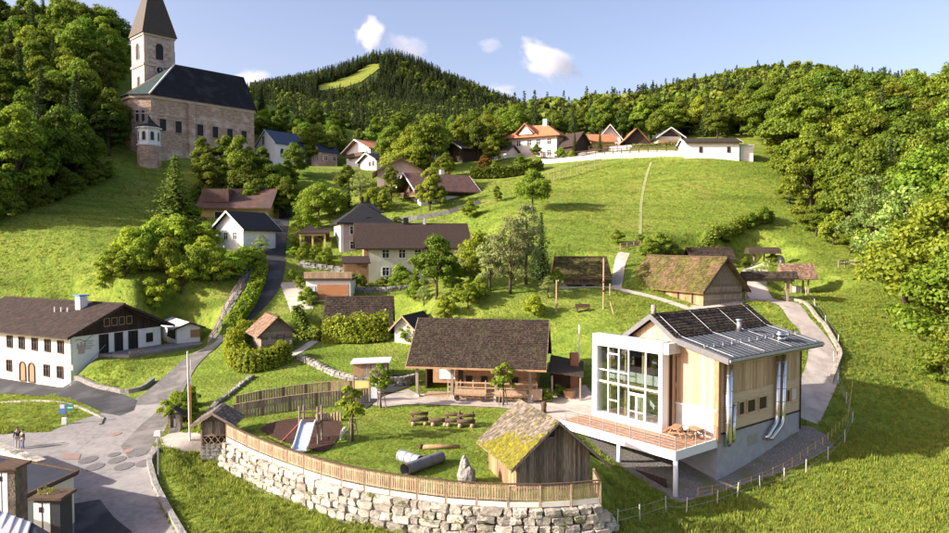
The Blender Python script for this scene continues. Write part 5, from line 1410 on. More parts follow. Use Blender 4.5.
pf = thing('playground_fence', (WALLC[20].x, WALLC[20].y, WZ), 0, 'curved larch slat fence standing on top of the stone retaining wall', 'fence')
PP = resample([tuple(p) for p in WALLC], 1.88)
loc = lambda p, z: (p.x - RO.x, p.y - RO.y, z)
FH = 1.3
for p in PP: MB().box(p.x - RO.x - .06, p.x - RO.x + .06, p.y - RO.y - .06, p.y - RO.y + .06, -.3, FH - .02).build('post', 'fencewood', pf)
for a, b in zip(PP, PP[1:]):
    n_ = (b - a).normalized(); g = Vector((n_.y, -n_.x))
    a2, b2 = a + n_ * .07, b - n_ * .07
    sl = MB(); k = 11
    for i in range(k):
        q = a2.lerp(b2, (i + .5) / k) + g * .02
        sl.bar(loc(q, .34), loc(q, FH - .1 + random.uniform(-.01, .01)), .105, .022, up=(n_.y, -n_.x, 0)) if False else sl.hexa(
            [loc(q - n_ * .05 - g * .012, .34), loc(q + n_ * .05 - g * .012, .34), loc(q + n_ * .05 + g * .012, .34), loc(q - n_ * .05 + g * .012, .34)],
            [loc(q - n_ * .05 - g * .012, FH - .08), loc(q + n_ * .05 - g * .012, FH - .08), loc(q + n_ * .05 + g * .012, FH - .08), loc(q - n_ * .05 + g * .012, FH - .08)])
    sl.build('slat_panel', 'fencewood', pf, kind='stuff')
    r1 = MB(); r1.bar(loc(a2, .42), loc(b2, .42), .05, .09); r1.bar(loc(a2, 1.1), loc(b2, 1.1), .05, .09); r1.build('rail', 'fencewood', pf)
    MB().bar(loc(a2 + g * .04, .12), loc(b2 + g * .04, .12), .04, .30).build('kick_board', 'offwhite', pf)
    MB().bar(loc(a - n_ * .02, FH + .01), loc(b + n_ * .02, FH + .01), .16, .05).build('top_rail', 'wood_brown', pf)
# return of the fence at the right end
e0 = Vector(PP[-1]); e1 = Vector(PXY(595, 43.2))
t = thing('fence_return', (e0.x, e0.y, WZ), 0, 'short slat fence turning back from the right end of the playground fence', 'fence')
d = e1 - e0; sl = MB()
for i in range(14):
    q = d * ((i + .5) / 14); sl.box(q.x - .02, q.x + .02, q.y - .05, q.y + .05, .1, 1.15)
sl.build('slat_panel', 'fencewood', t); m = MB(); m.bar((0, 0, 1.22), (d.x, d.y, 1.1), .14, .05); m.build('top_rail', 'wood_brown', t); MB().box(d.x - .06, d.x + .06, d.y - .06, d.y + .06, -.6, 1.2).build('post', 'fencewood', t)

# ------------------------------------------------------------------ gatehouse by the entrance
gp = P(201.5, 467, 54.5)
gh = thing('gatehouse', (gp.x, gp.y, gp.z), rad(6), 'small timber gatehouse with shingle roof on a rough stone base at the entrance', 'gatehouse')
W_ = lenpx(gp.x, gp.y, math.cos(rad(6)), math.sin(rad(6)), 226.5)
MB().box(0, W_, 0, 2.0, -1, 1.75).build('stone_base', 'stonegrey', gh)
for k in range(34):
    o = link('stone', random.choice(STONESG), gh); r_ = k // 6; c_ = k % 6
    o.location = (.17 + c_ * (W_ - .3) / 5 + random.uniform(-.05, .05), 0.0, .12 + r_ * .3); o.scale = (.38, .16, .3); o.rotation_euler = (0, random.uniform(-.1, .1), 0); 
c = MB(); boards(c, (0.02, .05), (W_ - .02, .05), 2.5, 3.6, .2, .03); boards(c, (.02, 2.0), (.02, .05), 1.76, 3.6, .2, .03, (-1, 0)); c.build('wall_boards', 'wood_old', gh)
MB().box(.06, W_ - .06, .08, 1.95, 1.76, 3.6).build('wall', 'wood_dark', gh)
lx = MB(); n = 4
for k in range(n):
    a, b = .05 + (W_ - .1) * k / n, .05 + (W_ - .1) * (k + 1) / n
    lx.bar((a, -.02, 1.8), (b, -.02, 2.48), .06, .05); lx.bar((b, -.05, 1.8), (a, -.05, 2.48), .06, .05)
lx.box(0, W_, -.06, .03, 1.74, 1.83); lx.box(0, W_, -.07, .03, 2.45, 2.54); lx.build('lattice', 'fencewood', gh)
for x in (0.0, W_ - .12): MB().box(x, x + .12, -.1, .02, 1.75, 3.5).build('post', 'fencegrey', gh)
R = MB(); s = .62
sec = [(-.65, 3.3), (W_ / 2, 3.3 + (W_ / 2 + .65) * s), (W_ + .65, 3.3), (W_ + .65, 3.4), (W_ / 2, 3.4 + (W_ / 2 + .65) * s), (-.65, 3.4)]
R.prism(sec, -.7, 2.6, 'y').build('roof', 'wood_old', gh)
S = MB(); zr = 3.4 + (W_ / 2 + .65) * s
shingle_slope(S, (-.65, 2.6, 3.4), (-.65, -.7, 3.4), (W_ / 2, -.7, zr), (W_ / 2, 2.6, zr), .18, .28, .035, .4); shingle_slope(S, (W_ + .65, -.7, 3.4), (W_ + .65, 2.6, 3.4), (W_ / 2, 2.6, zr), (W_ / 2, -.7, zr), .18, .28, .035, .4)
S.build('shingles', 'shingle_grey', gh, kind='stuff')
for q in (-.65, W_ + .65): MB().prism([(q, 3.2), (W_ / 2, zr - .2), (W_ / 2, zr + .02), (q, 3.42)], -.75, -.7, 'y').build('barge_board', 'fencegrey', gh)
MB().prism([(.05, 3.6), (W_ - .05, 3.6), (W_ / 2, zr - .35)], .1, .14, 'y').build('gable_boards', 'wood_old', gh)

# two board fences that bound the playground on the far side
def board_fence(label, pts, h, mat, w=.22, cap=True):
    Q = resample(pts, 2.2); c = Q[len(Q) // 2]; t = thing('board_fence', (c.x, c.y, ZG(c.x, c.y)), 0, label, 'fence'); o3 = Vector(t.location)
    for a, b in zip(Q, Q[1:]):
        m = MB(); d = (b - a); L = d.length; d /= L; n = Vector((d.y, -d.x)); k = max(1, int(L / w))
        za, zb_ = ZG(a.x, a.y) - o3.z, ZG(b.x, b.y) - o3.z
        for i in range(k):
            f0, f1 = i / k + .012, (i + 1) / k - .012; p, q = a.lerp(b, f0), a.lerp(b, f1); z = za + (zb_ - za) * i / k; j = random.uniform(0, .03); tp_ = h + random.uniform(-.02, .02)
            A = [(p.x - o3.x, p.y - o3.y), (q.x - o3.x, q.y - o3.y), (q.x - o3.x + n.x * (.03 + j), q.y - o3.y + n.y * (.03 + j)), (p.x - o3.x + n.x * (.03 + j), p.y - o3.y + n.y * (.03 + j))]
            m.hexa([(*v, z - .3) for v in A], [(*v, z + tp_) for v in A])
        m.build('board_panel', mat, t, kind='stuff')
        MB().box(a.x - o3.x - .07, a.x - o3.x + .07, a.y - o3.y - .07, a.y - o3.y + .07, za - .3, za + h + .06).build('post', 'wood_brown', t)
        if cap: MB().bar((a.x - o3.x, a.y - o3.y, za + h + .04), (b.x - o3.x, b.y - o3.y, zb_ + h + .04), .14, .05).build('top_rail', 'fencewood', t)
    return t
board_fence('upright board fence along the far side of the playground', [PXY(233, 60.3), PXY(262, 61), PXY(300, 62.2), PXY(345, 63.3), PXY(368, 64)], 1.35, 'fencegrey')
board_fence('paler board fence behind the first one above the playground', [PXY(236, 63.5), PXY(265, 65), PXY(300, 66.2), PXY(340, 67), PXY(372, 66.8)], 1.35, 'fencewood')
sg_ = thing('yellow_notice_board', on(361, 64.6), rad(-6), 'yellow notice board on posts by the playground fence', 'notice board')
MB().box(-.7, .7, -.03, .03, .8, 1.9).build('panel', 'yellowwall', sg_); 
for x in (-.75, .75): MB().box(x - .06, x + .06, -.06, .06, -.4, 2.2).build('post', 'fencegrey', sg_)
MB().box(.85, 1.5, -.02, .02, .3, 1.7).build('side_panel', 'greywhite', sg_)

# ------------------------------------------------------------------ playground
sp_ = on(307, 52.5)
sl = thing('slide', sp_, rad(-4), 'playground slide with pale blue chute and timber posts on the mulch', 'slide')
for x in (-.72, .72):
    for y in (.15, 1.2): MB().tube([(x, y, -.3), (x * .97, y, 2.9 if y < 1 else 2.75)], .085, 8).build('post', 'fencegrey', sl)
MB().box(-.8, .8, .1, 1.3, 1.55, 1.68).build('platform', 'wood_brown', sl)
for y in (.15, 1.2): MB().tube([(-.72, y, 2.45), (.72, y, 2.45)], .06, 6).build('crossbar', 'wood_brown', sl)
prof = [(.15, 1.7), (-.2, 1.6), (-1.5, .55), (-1.9, .32), (-2.25, .28)]
chm = MB()
for (a, za), (b, zb_) in zip(prof, prof[1:]):
    chm.hexa([(-.5, a, za - .05), (.5, a, za - .05), (.5, b, zb_ - .05), (-.5, b, zb_ - .05)], [(-.5, a, za), (.5, a, za), (.5, b, zb_), (-.5, b, zb_)])
chm.build('chute', 'slideblue', sl)
for x in (-.56, .5):
    e = MB()
    for (a, za), (b, zb_) in zip(prof, prof[1:]): e.hexa([(x, a, za - .06), (x + .06, a, za - .06), (x + .06, b, zb_ - .06), (x, b, zb_ - .06)], [(x, a, za + .22), (x + .06, a, za + .22), (x + .06, b, zb_ + .2), (x, b, zb_ + .2)])
    e.build('chute_side', 'metalwhite', sl)
ld = MB(); 
for k in (0, 1): ld.tube([(-.75, .3 + k * .7, 1.6), (-2.3, .2 + k * .7, 0)], .035, 6)
for k in range(6):
    t_ = (k + .5) / 6; ld.tube([(-.75 - 1.55 * t_, .28, 1.6 * (1 - t_)), (-.75 - 1.55 * t_, .95, 1.6 * (1 - t_))], .03, 6)
ld.build('red_climbing_net', 'redplastic', sl)
def edge_logs(name, label, pts, mat, h=.5):
    Q = resample(pts, .28); c = Q[len(Q) // 2]; t = thing(name, (c.x, c.y, ZG(c.x, c.y)), 0, label, 'edging'); m = MB()
    for p in Q:
        z = ZG(p.x, p.y) - t.location.z; m.tube([(p.x - c.x, p.y - c.y, z - .2), (p.x - c.x, p.y - c.y, z + h + random.uniform(-.1, .1))], .1, 6)
    m.build('palisade', mat, t); return t
edge_logs('log_edging', 'short upright log edging behind the slide bed', [PXY(316, 58.5), PXY(327, 59), PXY(340, 58.8)], 'fencewood', .7)
edge_logs('log_edging', 'curved pale log edging at the right rim of the slide bed', [PXY(344, 55.8), PXY(341, 54.8), PXY(340, 53.8)], 'offwhite', .35)
tn = thing('tunnel_pipe', on(421, 47.2), 0, 'grey branching play tunnel pipe lying on the lawn', 'play tunnel')
T0 = Vector(tn.location); R1 = .40
def wp(px, py, D): p = P(px, py, D); return (p.x - T0.x, p.y - T0.y, ZG(p.x, p.y) - T0.z + R1 - .03)
def pipe(a, b, mat, parent, n=20):
    m = MB(); a, b = Vector(a), Vector(b); d = (b - a).normalized()
    m.tube([a, b], R1, n, False); m.tube([a, b], R1 - .05, n, False); m.tube([a, a + d * .001], R1, n, False)
    o = m.build('pipe', mat, parent, True)
    for k in range(4):
        p = a + (b - a) * (k / 3 * .96 + .02); MB().tube([p - d * .05, p + d * .05], R1 + .035, n, False).build('rib', mat, o, True)
    return o
a_, b_ = wp(405, 470, 46.2), wp(441, 456, 49.2)
pipe(a_, b_, 'rubber', tn); m_ = Vector(a_).lerp(Vector(b_), .52); pipe(wp(400.5, 456, 49.2), m_ + (Vector(wp(400.5, 456, 49.2)) - m_).normalized() * R1, 'plastic_grey', tn)
rg = MB().tube([Vector(a_) - (Vector(b_) - Vector(a_)).normalized() * .03, Vector(a_) + (Vector(b_) - Vector(a_)).normalized() * .02], R1 + .02, 20, False).build('orange_rim', 'orangepaint', tn)
rk = thing('rock_sculpture', on(466, 45.6), 0, 'upright rough boulder sculpture on the lawn beside the old barn', 'rock')
def boulder(seed, sx, sy, sz, mat, parent, name='rock'):
    bm = bmesh.new(); bmesh.ops.create_icosphere(bm, subdivisions=3, radius=1); rs = random.Random(seed); off = [Vector((rs.uniform(-9, 9), rs.uniform(-9, 9), rs.uniform(-9, 9))) for _ in range(2)]
    from mathutils import noise as mn
    for v in bm.verts:
        k = 1 + .35 * mn.noise(v.co * 1.5 + off[0]) + .18 * mn.noise(v.co * 4 + off[1]); v.co = Vector((v.co.x * sx * k * (1 - .45 * max(0, v.co.z)), v.co.y * sy * k * (1 - .45 * max(0, v.co.z)), v.co.z * sz * k))
    me = bpy.data.meshes.new(name); bm.to_mesh(me); bm.free(); me.materials.append(M(mat)); return link(name, me, parent)
boulder(3, .62, .55, 1.0, 'stonegrey', rk).location = (0, 0, .45); boulder(5, .3, .3, .45, 'stonegrey', rk).location = (-.1, 0, 1.25)
for k, (px, D, an_, lb) in enumerate(((419, 57.6, .1, 'leftmost rustic log bench on the playground lawn'), (439, 57.4, -.05, 'rustic log table between the two log benches'), (454, 57.3, .05, 'rustic log bench right of the log table'), (466, 57.0, 0, 'rightmost log seat with a tall stump back on the lawn'))):
    t = thing('log_bench', on(px, D), an_, lb, 'bench', None)
    MB().tube([(-.75, 0, .5), (.75, 0, .5)], .17, 9).build('seat_log', 'wood_brown', t, True)
    for x in (-.5, .5): MB().tube([(x, -.25, .15), (x, .25, .15)], .18, 9).build('leg_log', 'fencewood', t, True)
    if k != 1: MB().tube([(-.75, .32, .9), (.75, .32, .9)], .13, 9).build('back_log', 'wood_brown', t, True)
    if k != 1:
        for x in (-.55, .55): MB().tube([(x, .3, .1), (x, .33, .85 if k != 3 else 1.25)], .1, 8).build('back_post', 'wood_brown', t, True)
t = thing('lying_log', on(441, 51.8), rad(3), 'long debarked log lying on the playground lawn', 'log')
MB().tube([(-1.4, 0, .16), (0, .02, .17), (1.4, .05, .15)], [.17, .16, .13], 10).build('trunk', 'wood_warm', t, True); MB().tube([(-1.7, .02, .2), (-1.41, .02, .18)], .2, 9).build('root_end', 'wood_brown', t, True)
st_ = thing('carved_stump', on(544, 61.5), 0, 'small dark carved stump figure on the plaza near the deck', 'sculpture')
MB().tube([(0, 0, -.1), (.02, 0, .5), (0, 0, .8), (.1, 0, 1.0)], [.28, .22, .3, .14], 9).build('body', 'wood_brown', st_, True); MB().tube([(.05, 0, .95), (.3, .02, 1.1)], [.12, .05], 8).build('head', 'wood_dark', st_, True)
tubp = thing('planter_tub', on(570, 65.8), 0, 'round wooden planter tub beside the lean-to', 'planter')
MB().lathe([(0, 0), (.5, 0), (.62, .75), (.54, .75), (.5, .6), (0, .6)], 14).build('tub', 'wood_warm', tubp)
bench_table(583, 299, 84, rad(4), 'brown wooden bench on the lawn below the granary', 'wood_brown', back=True, name='lawn_bench')

# ------------------------------------------------------------------ street things
lp = on(155.8, 49.8)
la = thing('street_lamp', lp, 0, 'low grey street lamp with box head on the grass bank by the junction', 'street lamp')
MB().tube([(0, 0, -.3), (0, 0, 3.15)], [.07, .055], 8).build('pole', 'galv', la); MB().hexa([(-.26, -.16, 3.05), (.26, -.16, 3.05), (.26, .16, 3.05), (-.26, .16, 3.05)], [(-.2, -.14, 3.4), (.2, -.14, 3.4), (.2, .14, 3.4), (-.2, .14, 3.4)]).build('lamp_head', 'sheetmetal', la)
pp = P(190, 443, 56.2)
po = thing('flag_pole', (pp.x, pp.y, ZG(pp.x, pp.y)), 0, 'tall white pole with a narrow orange banner beside the gatehouse', 'pole')
MB().tube([(0, 0, -.3), (-.1, 0, 7.3)], [.085, .07], 8).build('shaft', 'offwhite', po); MB().box(.05, .16, -.012, .012, 1.0, 4.6).build('banner', 'orangepaint', po); MB().box(.05, .16, -.012, .012, 4.601, 6.6).build('banner_white', 'offwhite', po)
sh_ = thing('wayside_shrine', on(168, 58.6), rad(10), 'little wooden wayside shrine with dark roof at the bush by the road', 'shrine')
MB().box(-.05, .9, -.3, .5, -.5, .5).build('stone_base', 'stonegrey', sh_); MB().box(.0, .85, .1, .5, .5, 1.6).build('back_box', 'wood_old', sh_)
for x in (0, .8): MB().box(x - .06, x + .1, -.25, .5, .5, 1.6).build('side_board', 'wood_old', sh_)
MB().prism([(-.35, 1.5), (.42, 2.15), (1.2, 1.5), (1.2, 1.6), (.42, 2.27), (-.35, 1.6)], -.5, .6, 'y').build('roof', 'tile_dark', sh_); MB().tube([(.42, -.05, .55), (.42, -.05, 1.25)], .1, 7).build('figure', 'offwhite', sh_)
t = thing('stone_pillar', on(177, 58.8), 0, 'pale upright stone beside the wayside shrine', 'stone'); MB().hexa([(-.25, -.2, -.3), (.25, -.2, -.3), (.25, .2, -.3), (-.25, .2, -.3)], [(-.18, -.15, 1.5), (.18, -.15, 1.5), (.16, .15, 1.6), (-.18, .15, 1.55)]).build('slab', 'stone', t)
si = thing('road_sign', on(64, 62.5), rad(8), 'blue and green road signs on a post in the grass island', 'sign')
MB().tube([(0, 0, -.3), (0, 0, 2.0)], .04, 7).build('post', 'galv', si); MB().box(-.55, -.06, -.05, -.02, .95, 1.85).build('blue_panel', 'signblue', si); MB().box(-.5, -.12, -.056, -.051, 1.45, 1.8).build('sign_symbol', 'white', si); MB().box(.05, .65, -.05, -.02, 1.2, 1.8).build('green_panel', 'signgreen', si); MB().box(.12, .58, -.056, -.051, 1.45, 1.55).build('sign_lettering', 'white', si); MB().box(-.35, .05, -.15, .1, -.1, .6).build('white_box', 'white', si)
s2 = thing('small_sign', on(69, 76.8), rad(5), 'thin white sign post at the foot of the outside stairs', 'sign'); MB().tube([(0, 0, -.3), (0, 0, 2.3)], .035, 6).build('post', 'white', s2); MB().box(-.3, .3, -.04, -.01, 1.75, 2.35).build('panel', 'white', s2)
def kerb(label, pts, w, h, mat, step=.9, cat='kerb'):
    return linething('kerb', label, cat, pts, w, h, mat, step=step, foot=.5, part='stone_edge')
kerb('pale kerb along the grass island by the side road', [PXY(-20, 75.0), PXY(30, 72.6), PXY(57, 70.2), PXY(84, 66.5), PXY(101, 64), PXY(98, 62.2)], .22, .16, 'stone')
kerb('grey stone kerb at the foot of the grass bank below the terrace', [PXY(74, 77.6), PXY(100, 74.2), PXY(122, 71.5), PXY(140, 72.0), PXY(152, 74.5)], .35, .45, 'stonegrey')
kerb('low dark kerb wall along the right edge of the road', [PXY(156, 54.6), PXY(146, 52.5), PXY(152, 48.5), PXY(168, 44), PXY(180, 41), PXY(200, 37)], .35, .38, 'stonegrey')
kerb('stone edge along the right side of the cobbled path', [PXY(832, 70), PXY(842, 75.5), PXY(825, 81.3), PXY(804, 86), PXY(783, 91)], .4, .4, 'stone')
def drywall(label, pts, n_rows, sw, depth=.5, mat=None):
    Q = resample(pts, sw); c = Q[len(Q) // 2]; t = thing('dry_stone_wall', (c.x, c.y, ZG(c.x, c.y)), 0, label, 'wall'); o3 = Vector(t.location)
    for r_ in range(n_rows):
        for a, b in zip(Q, Q[1:]):
            m = a.lerp(b, .5 + random.uniform(-.15, .15) + (.5 if r_ % 2 else 0)); d = (b - a)
            o = link('stone', random.choice(STONESG), t); o.location = (m.x - o3.x, m.y - o3.y, ZG(m.x, m.y) - o3.z + .15 + r_ * sw * .5); o.scale = (d.length * 1.02, depth * random.uniform(.8, 1.1), sw * .56); o.rotation_euler = (random.uniform(-.1, .1), random.uniform(-.08, .08), math.atan2(d.y, d.x))
    return t
drywall('dry stone wall climbing the lawn behind the gatehouse', [PXY(207, 63), PXY(215, 66), PXY(228, 68.5), PXY(240, 71), PXY(252, 73)], 1, .55)
drywall('stone wall at the lawn edge left of the utility hut', [PXY(298, 77), PXY(315, 75), PXY(334, 72.5), PXY(352, 71.2)], 2, .6)
drywall('stone wall below the utility hut by the timber barn', [PXY(352, 69.5), PXY(380, 69.5), PXY(404, 70.2), PXY(416, 71.5)], 3, .6)
drywall('stone terrace wall in front of the green house', [PXY(352, 103), PXY(385, 102.5), PXY(410, 103.5), PXY(425, 105)], 2, .8, .6)
drywall('rockery wall below the carport garden', [PXY(299, 114.5), PXY(315, 113.5), PXY(335, 113.5), PXY(352, 112.5)], 2, .9, .8)
# timber rail bank fence on the bank left of the steep road
rb = linething('bank_rail_fence', 'weathered timber rails and stones stepping up the bank left of the steep road', 'fence', [PXY(212, 88.3), PXY(222, 92), PXY(236, 98), PXY(248, 104), PXY(257, 109)], .7, .35, 'stonegrey', (1.8, 1.1, .13), ((.6, .11), (1.0, .11)), pm_='fencegrey', step=1.6)
linething('bank_rail_fence', 'second timber rail line on the meadow side of the bank', 'fence', [PXY(209, 89.5), PXY(219, 93), PXY(233, 99), PXY(245, 105), PXY(254, 110)], .5, .2, 'stonegrey', (1.8, .9, .12), ((.8, .11),), pm_='fencewood', step=1.6)
# wire fence stakes round the right meadow
STK = [(617, 528), (640, 522), (666, 513), (686, 514), (717, 506), (737, 498), (760, 491), (784, 483), (806, 474), (828, 461), (845, 443), (852, 424), (846, 404), (838, 384), (834, 362), (838, 345), (826, 325), (815, 308), (806, 296)]
wf = None; prev = None
w0 = P(760, 491, groundD(760, 491))
wf = thing('wire_fence', w0, 0, 'thin pale stakes and wire fence curving round the right meadow', 'fence'); wire = MB()
for px, py in STK:
    D = groundD(px, py); p = P(px, py, D) - w0; k = random.uniform(-.1, .1)
    MB().tube([(p.x, p.y, p.z - .2), (p.x + k, p.y, p.z + 1.15)], .035, 6).build('stake', 'offwhite', wf)
    if prev is not None:
        for z in (.45, 1.0): wire.tube([(prev.x, prev.y, prev.z + z), (p.x, p.y, p.z + z)], .012, 4)
    prev = p
wire.build('wire', 'galv', wf)
linething('orange_net_fence', 'yellowish post and net line at the edge of the gravel', 'fence', [PXY(700, 49.6), PXY(742, 51), PXY(790, 54), PXY(828, 58), PXY(850, 64), PXY(854, 70)], .1, 0, 'fencewood', (1.3, .7, .04), ((.65, .015), (.35, .015)), pm_='yellowwall', step=1.3)
linething('meadow_fence', 'small timber fence at the foot of the meadow by the track', 'fence', [PXY(620, 105), PXY(630, 105.5), PXY(640, 106)], .1, 0, 'fencewood', (1.2, 1.0, .14), ((.35, .14), (.65, .14), (.95, .14)))
linething('pasture_rail', 'short timber rail fence near the well shelter', 'fence', [PXY(838, 101), PXY(850, 102), PXY(862, 101)], .1, 0, 'fencegrey', (1.5, 1.2, .16), ((.6, .16), (1.1, .16)))
for k, (px, py, h_, lb) in enumerate(((556.5, 312, 3.9, 'bare leaning post left of the lawn bench'), (603.5, 309, 6.2, 'tall pole wound with bark on the lawn'), (610, 296, 1.6, 'short pale post by the footpath'), (614.5, 315, 1.6, 'leaning stick on the lawn below the tall pole'))):
    D = groundD(px, py); p = P(px, py, D); t = thing('lawn_post', p, 0, lb, 'post'); MB().tube([(0, 0, -.2), ((-.5 if k == 3 else 0), 0, h_)], [.11, .09], 8).build('shaft', 'fencewood', t)
    if k == 1:
        for z in (2.2, 3.3): MB().lathe([(.1, z - .15), (.25, z), (.1, z + .15)], 8).build('knot', 'wood_brown', t)

# ------------------------------------------------------------------ neighbours' roofs in the lower left corner
A_ = P(78.4, 475.5, 44); zr_ = .25
na = thing('flat_roof_building', (A_.x, A_.y, 0), 0, 'low building with dark flat roof in the lower left corner', 'building')
poly = [(0, 0), (-.6, -4.2), (-14, -5.5), (-14, 6), (-7.2, 3.1)]
MB().prism([(x * .97 - .3, y) for x, y in poly], -4, zr_ - .2, 'z').build('wall', 'cream', na); MB().prism(poly, zr_ - .199, zr_, 'z').build('roof', 'darkroofing', na)
eg = MB()
for (a, b), (c, d_) in zip(poly, poly[1:] + poly[:1]): eg.bar((a, b, zr_ + .02), (c, d_, zr_ + .02), .14, .16)
eg.build('roof_edge', 'wood_brown', na)
MB().box(-3.6, -2.6, -4.75, -4.5, -2.0, -.5).build('window', 'glassdark', na)
BLOCK.append([(A_.x + x, A_.y + y) for x, y in poly])
bx_ = [P(0, 447, 51.5), P(44.5, 461, 48.2)]
gw = thing('coping_wall', bx_[0], 0, 'garden wall with tiled coping at the lower left of the junction', 'wall'); m = MB(); dv = bx_[1] - bx_[0]; nrm = Vector((dv.y, -dv.x, 0)).normalized()
A0, B0 = Vector((-4, 1.9, .6)), dv
m.hexa([(A0.x, A0.y, -4), (B0.x, B0.y, -4), (B0.x + nrm.x * .3, B0.y + nrm.y * .3, -4), (A0.x + nrm.x * .3, A0.y + nrm.y * .3, -4)], [(A0.x, A0.y, A0.z - .1), (B0.x, B0.y, B0.z - .1), (B0.x + nrm.x * .3, B0.y + nrm.y * .3, B0.z - .1), (A0.x + nrm.x * .3, A0.y + nrm.y * .3, A0.z - .1)]); m.build('masonry', 'offwhite', gw)
for k in range(16):
    a, b = A0.lerp(B0, k / 16), A0.lerp(B0, (k + .92) / 16); MB().bar(a + Vector((nrm.x * .15, nrm.y * .15, .02)), b + Vector((nrm.x * .15, nrm.y * .15, .02)), .62, .14).build('coping_tile', 'stone', gw)
def chimney_stack(px, pyt, D, w, d, zb, label, m1, m2, plants=False, ang=0.0):
    p = P(px, pyt, D); t = thing('chimney_stack', (p.x, p.y, zb), ang, label, 'chimney'); H_ = p.z - zb
    MB().box(-w / 2, w / 2, -d / 2, d / 2, 0, H_ - .14).build('shaft', m2, t); MB().box(-w / 2 - .01, -w / 2 + w * .3, -d / 2 - .012, -d / 2, 0.3, H_ - .3).build('plaster_face', m1, t); MB().box(-w / 2 + w * .36, -w / 2 + w * .62, -d / 2 - .012, -d / 2, 0.3, H_ - .3).build('plaster_face', m1, t)
    MB().box(-w / 2 - .16, w / 2 + .16, -d / 2 - .16, d / 2 + .16, H_ - .139, H_).build('cap_slab', 'wood_brown', t); MB().box(-w * .3, -w * .14, -d / 2 - .03, -d / 2 - .01, H_ - .75, H_ - .5).build('flue_opening', 'black', t)
    return t
c1 = chimney_stack(11, 464, 37, 1.05, 1.0, -3, 'brick chimney stack with one pale plastered face at the left frame edge', 'white', 'mortar')
c2 = chimney_stack(53, 493, 33.5, 1.25, 1.0, -3, 'chimney stack with two white panels and plants growing on its cap', 'white', 'cloth_dark')
nb_ = thing('seamed_metal_roof', (-21, 30, 0), 0, 'pale standing-seam metal roof cut by the lower left corner of the frame', 'roof')
q0, q1, q2, q3 = P(-30, 500, 32.6), P(31, 522, 31.4), P(20, 560, 28.5), P(-60, 560, 28.5)
of = Vector((-21, 30, 0)); V = [v - of for v in (q0, q1, q2, q3)]
MB().add(V + [v - Vector((0, 0, .15)) for v in V], [(0, 1, 2, 3), (7, 6, 5, 4)] + [(i, (i + 1) % 4, 4 + (i + 1) % 4, 4 + i) for i in range(4)]).build('roof_sheet', 'sheetmetal', nb_)
sm_ = MB()
for k in range(9): sm_.bar(V[0].lerp(V[1], k / 8) + Vector((0, 0, .03)), V[3].lerp(V[2], k / 8) + Vector((0, 0, .03)), .05, .06)
sm_.build('seams', 'galv', nb_); U = [V[1] + Vector((.02, 0, 0)), P(64, 541, 30.5) - of, P(64, 580, 27.5) - of, V[2] + Vector((.02, 0, 0))]
MB().add(U + [v - Vector((0, 0, .15)) for v in U], [(0, 1, 2, 3), (7, 6, 5, 4)] + [(i, (i + 1) % 4, 4 + (i + 1) % 4, 4 + i) for i in range(4)]).build('dark_slope', 'darkroofing', nb_)
MB().box(-9, .2, -4, 2.0, -4, .9).build('wall', 'cream', nb_)

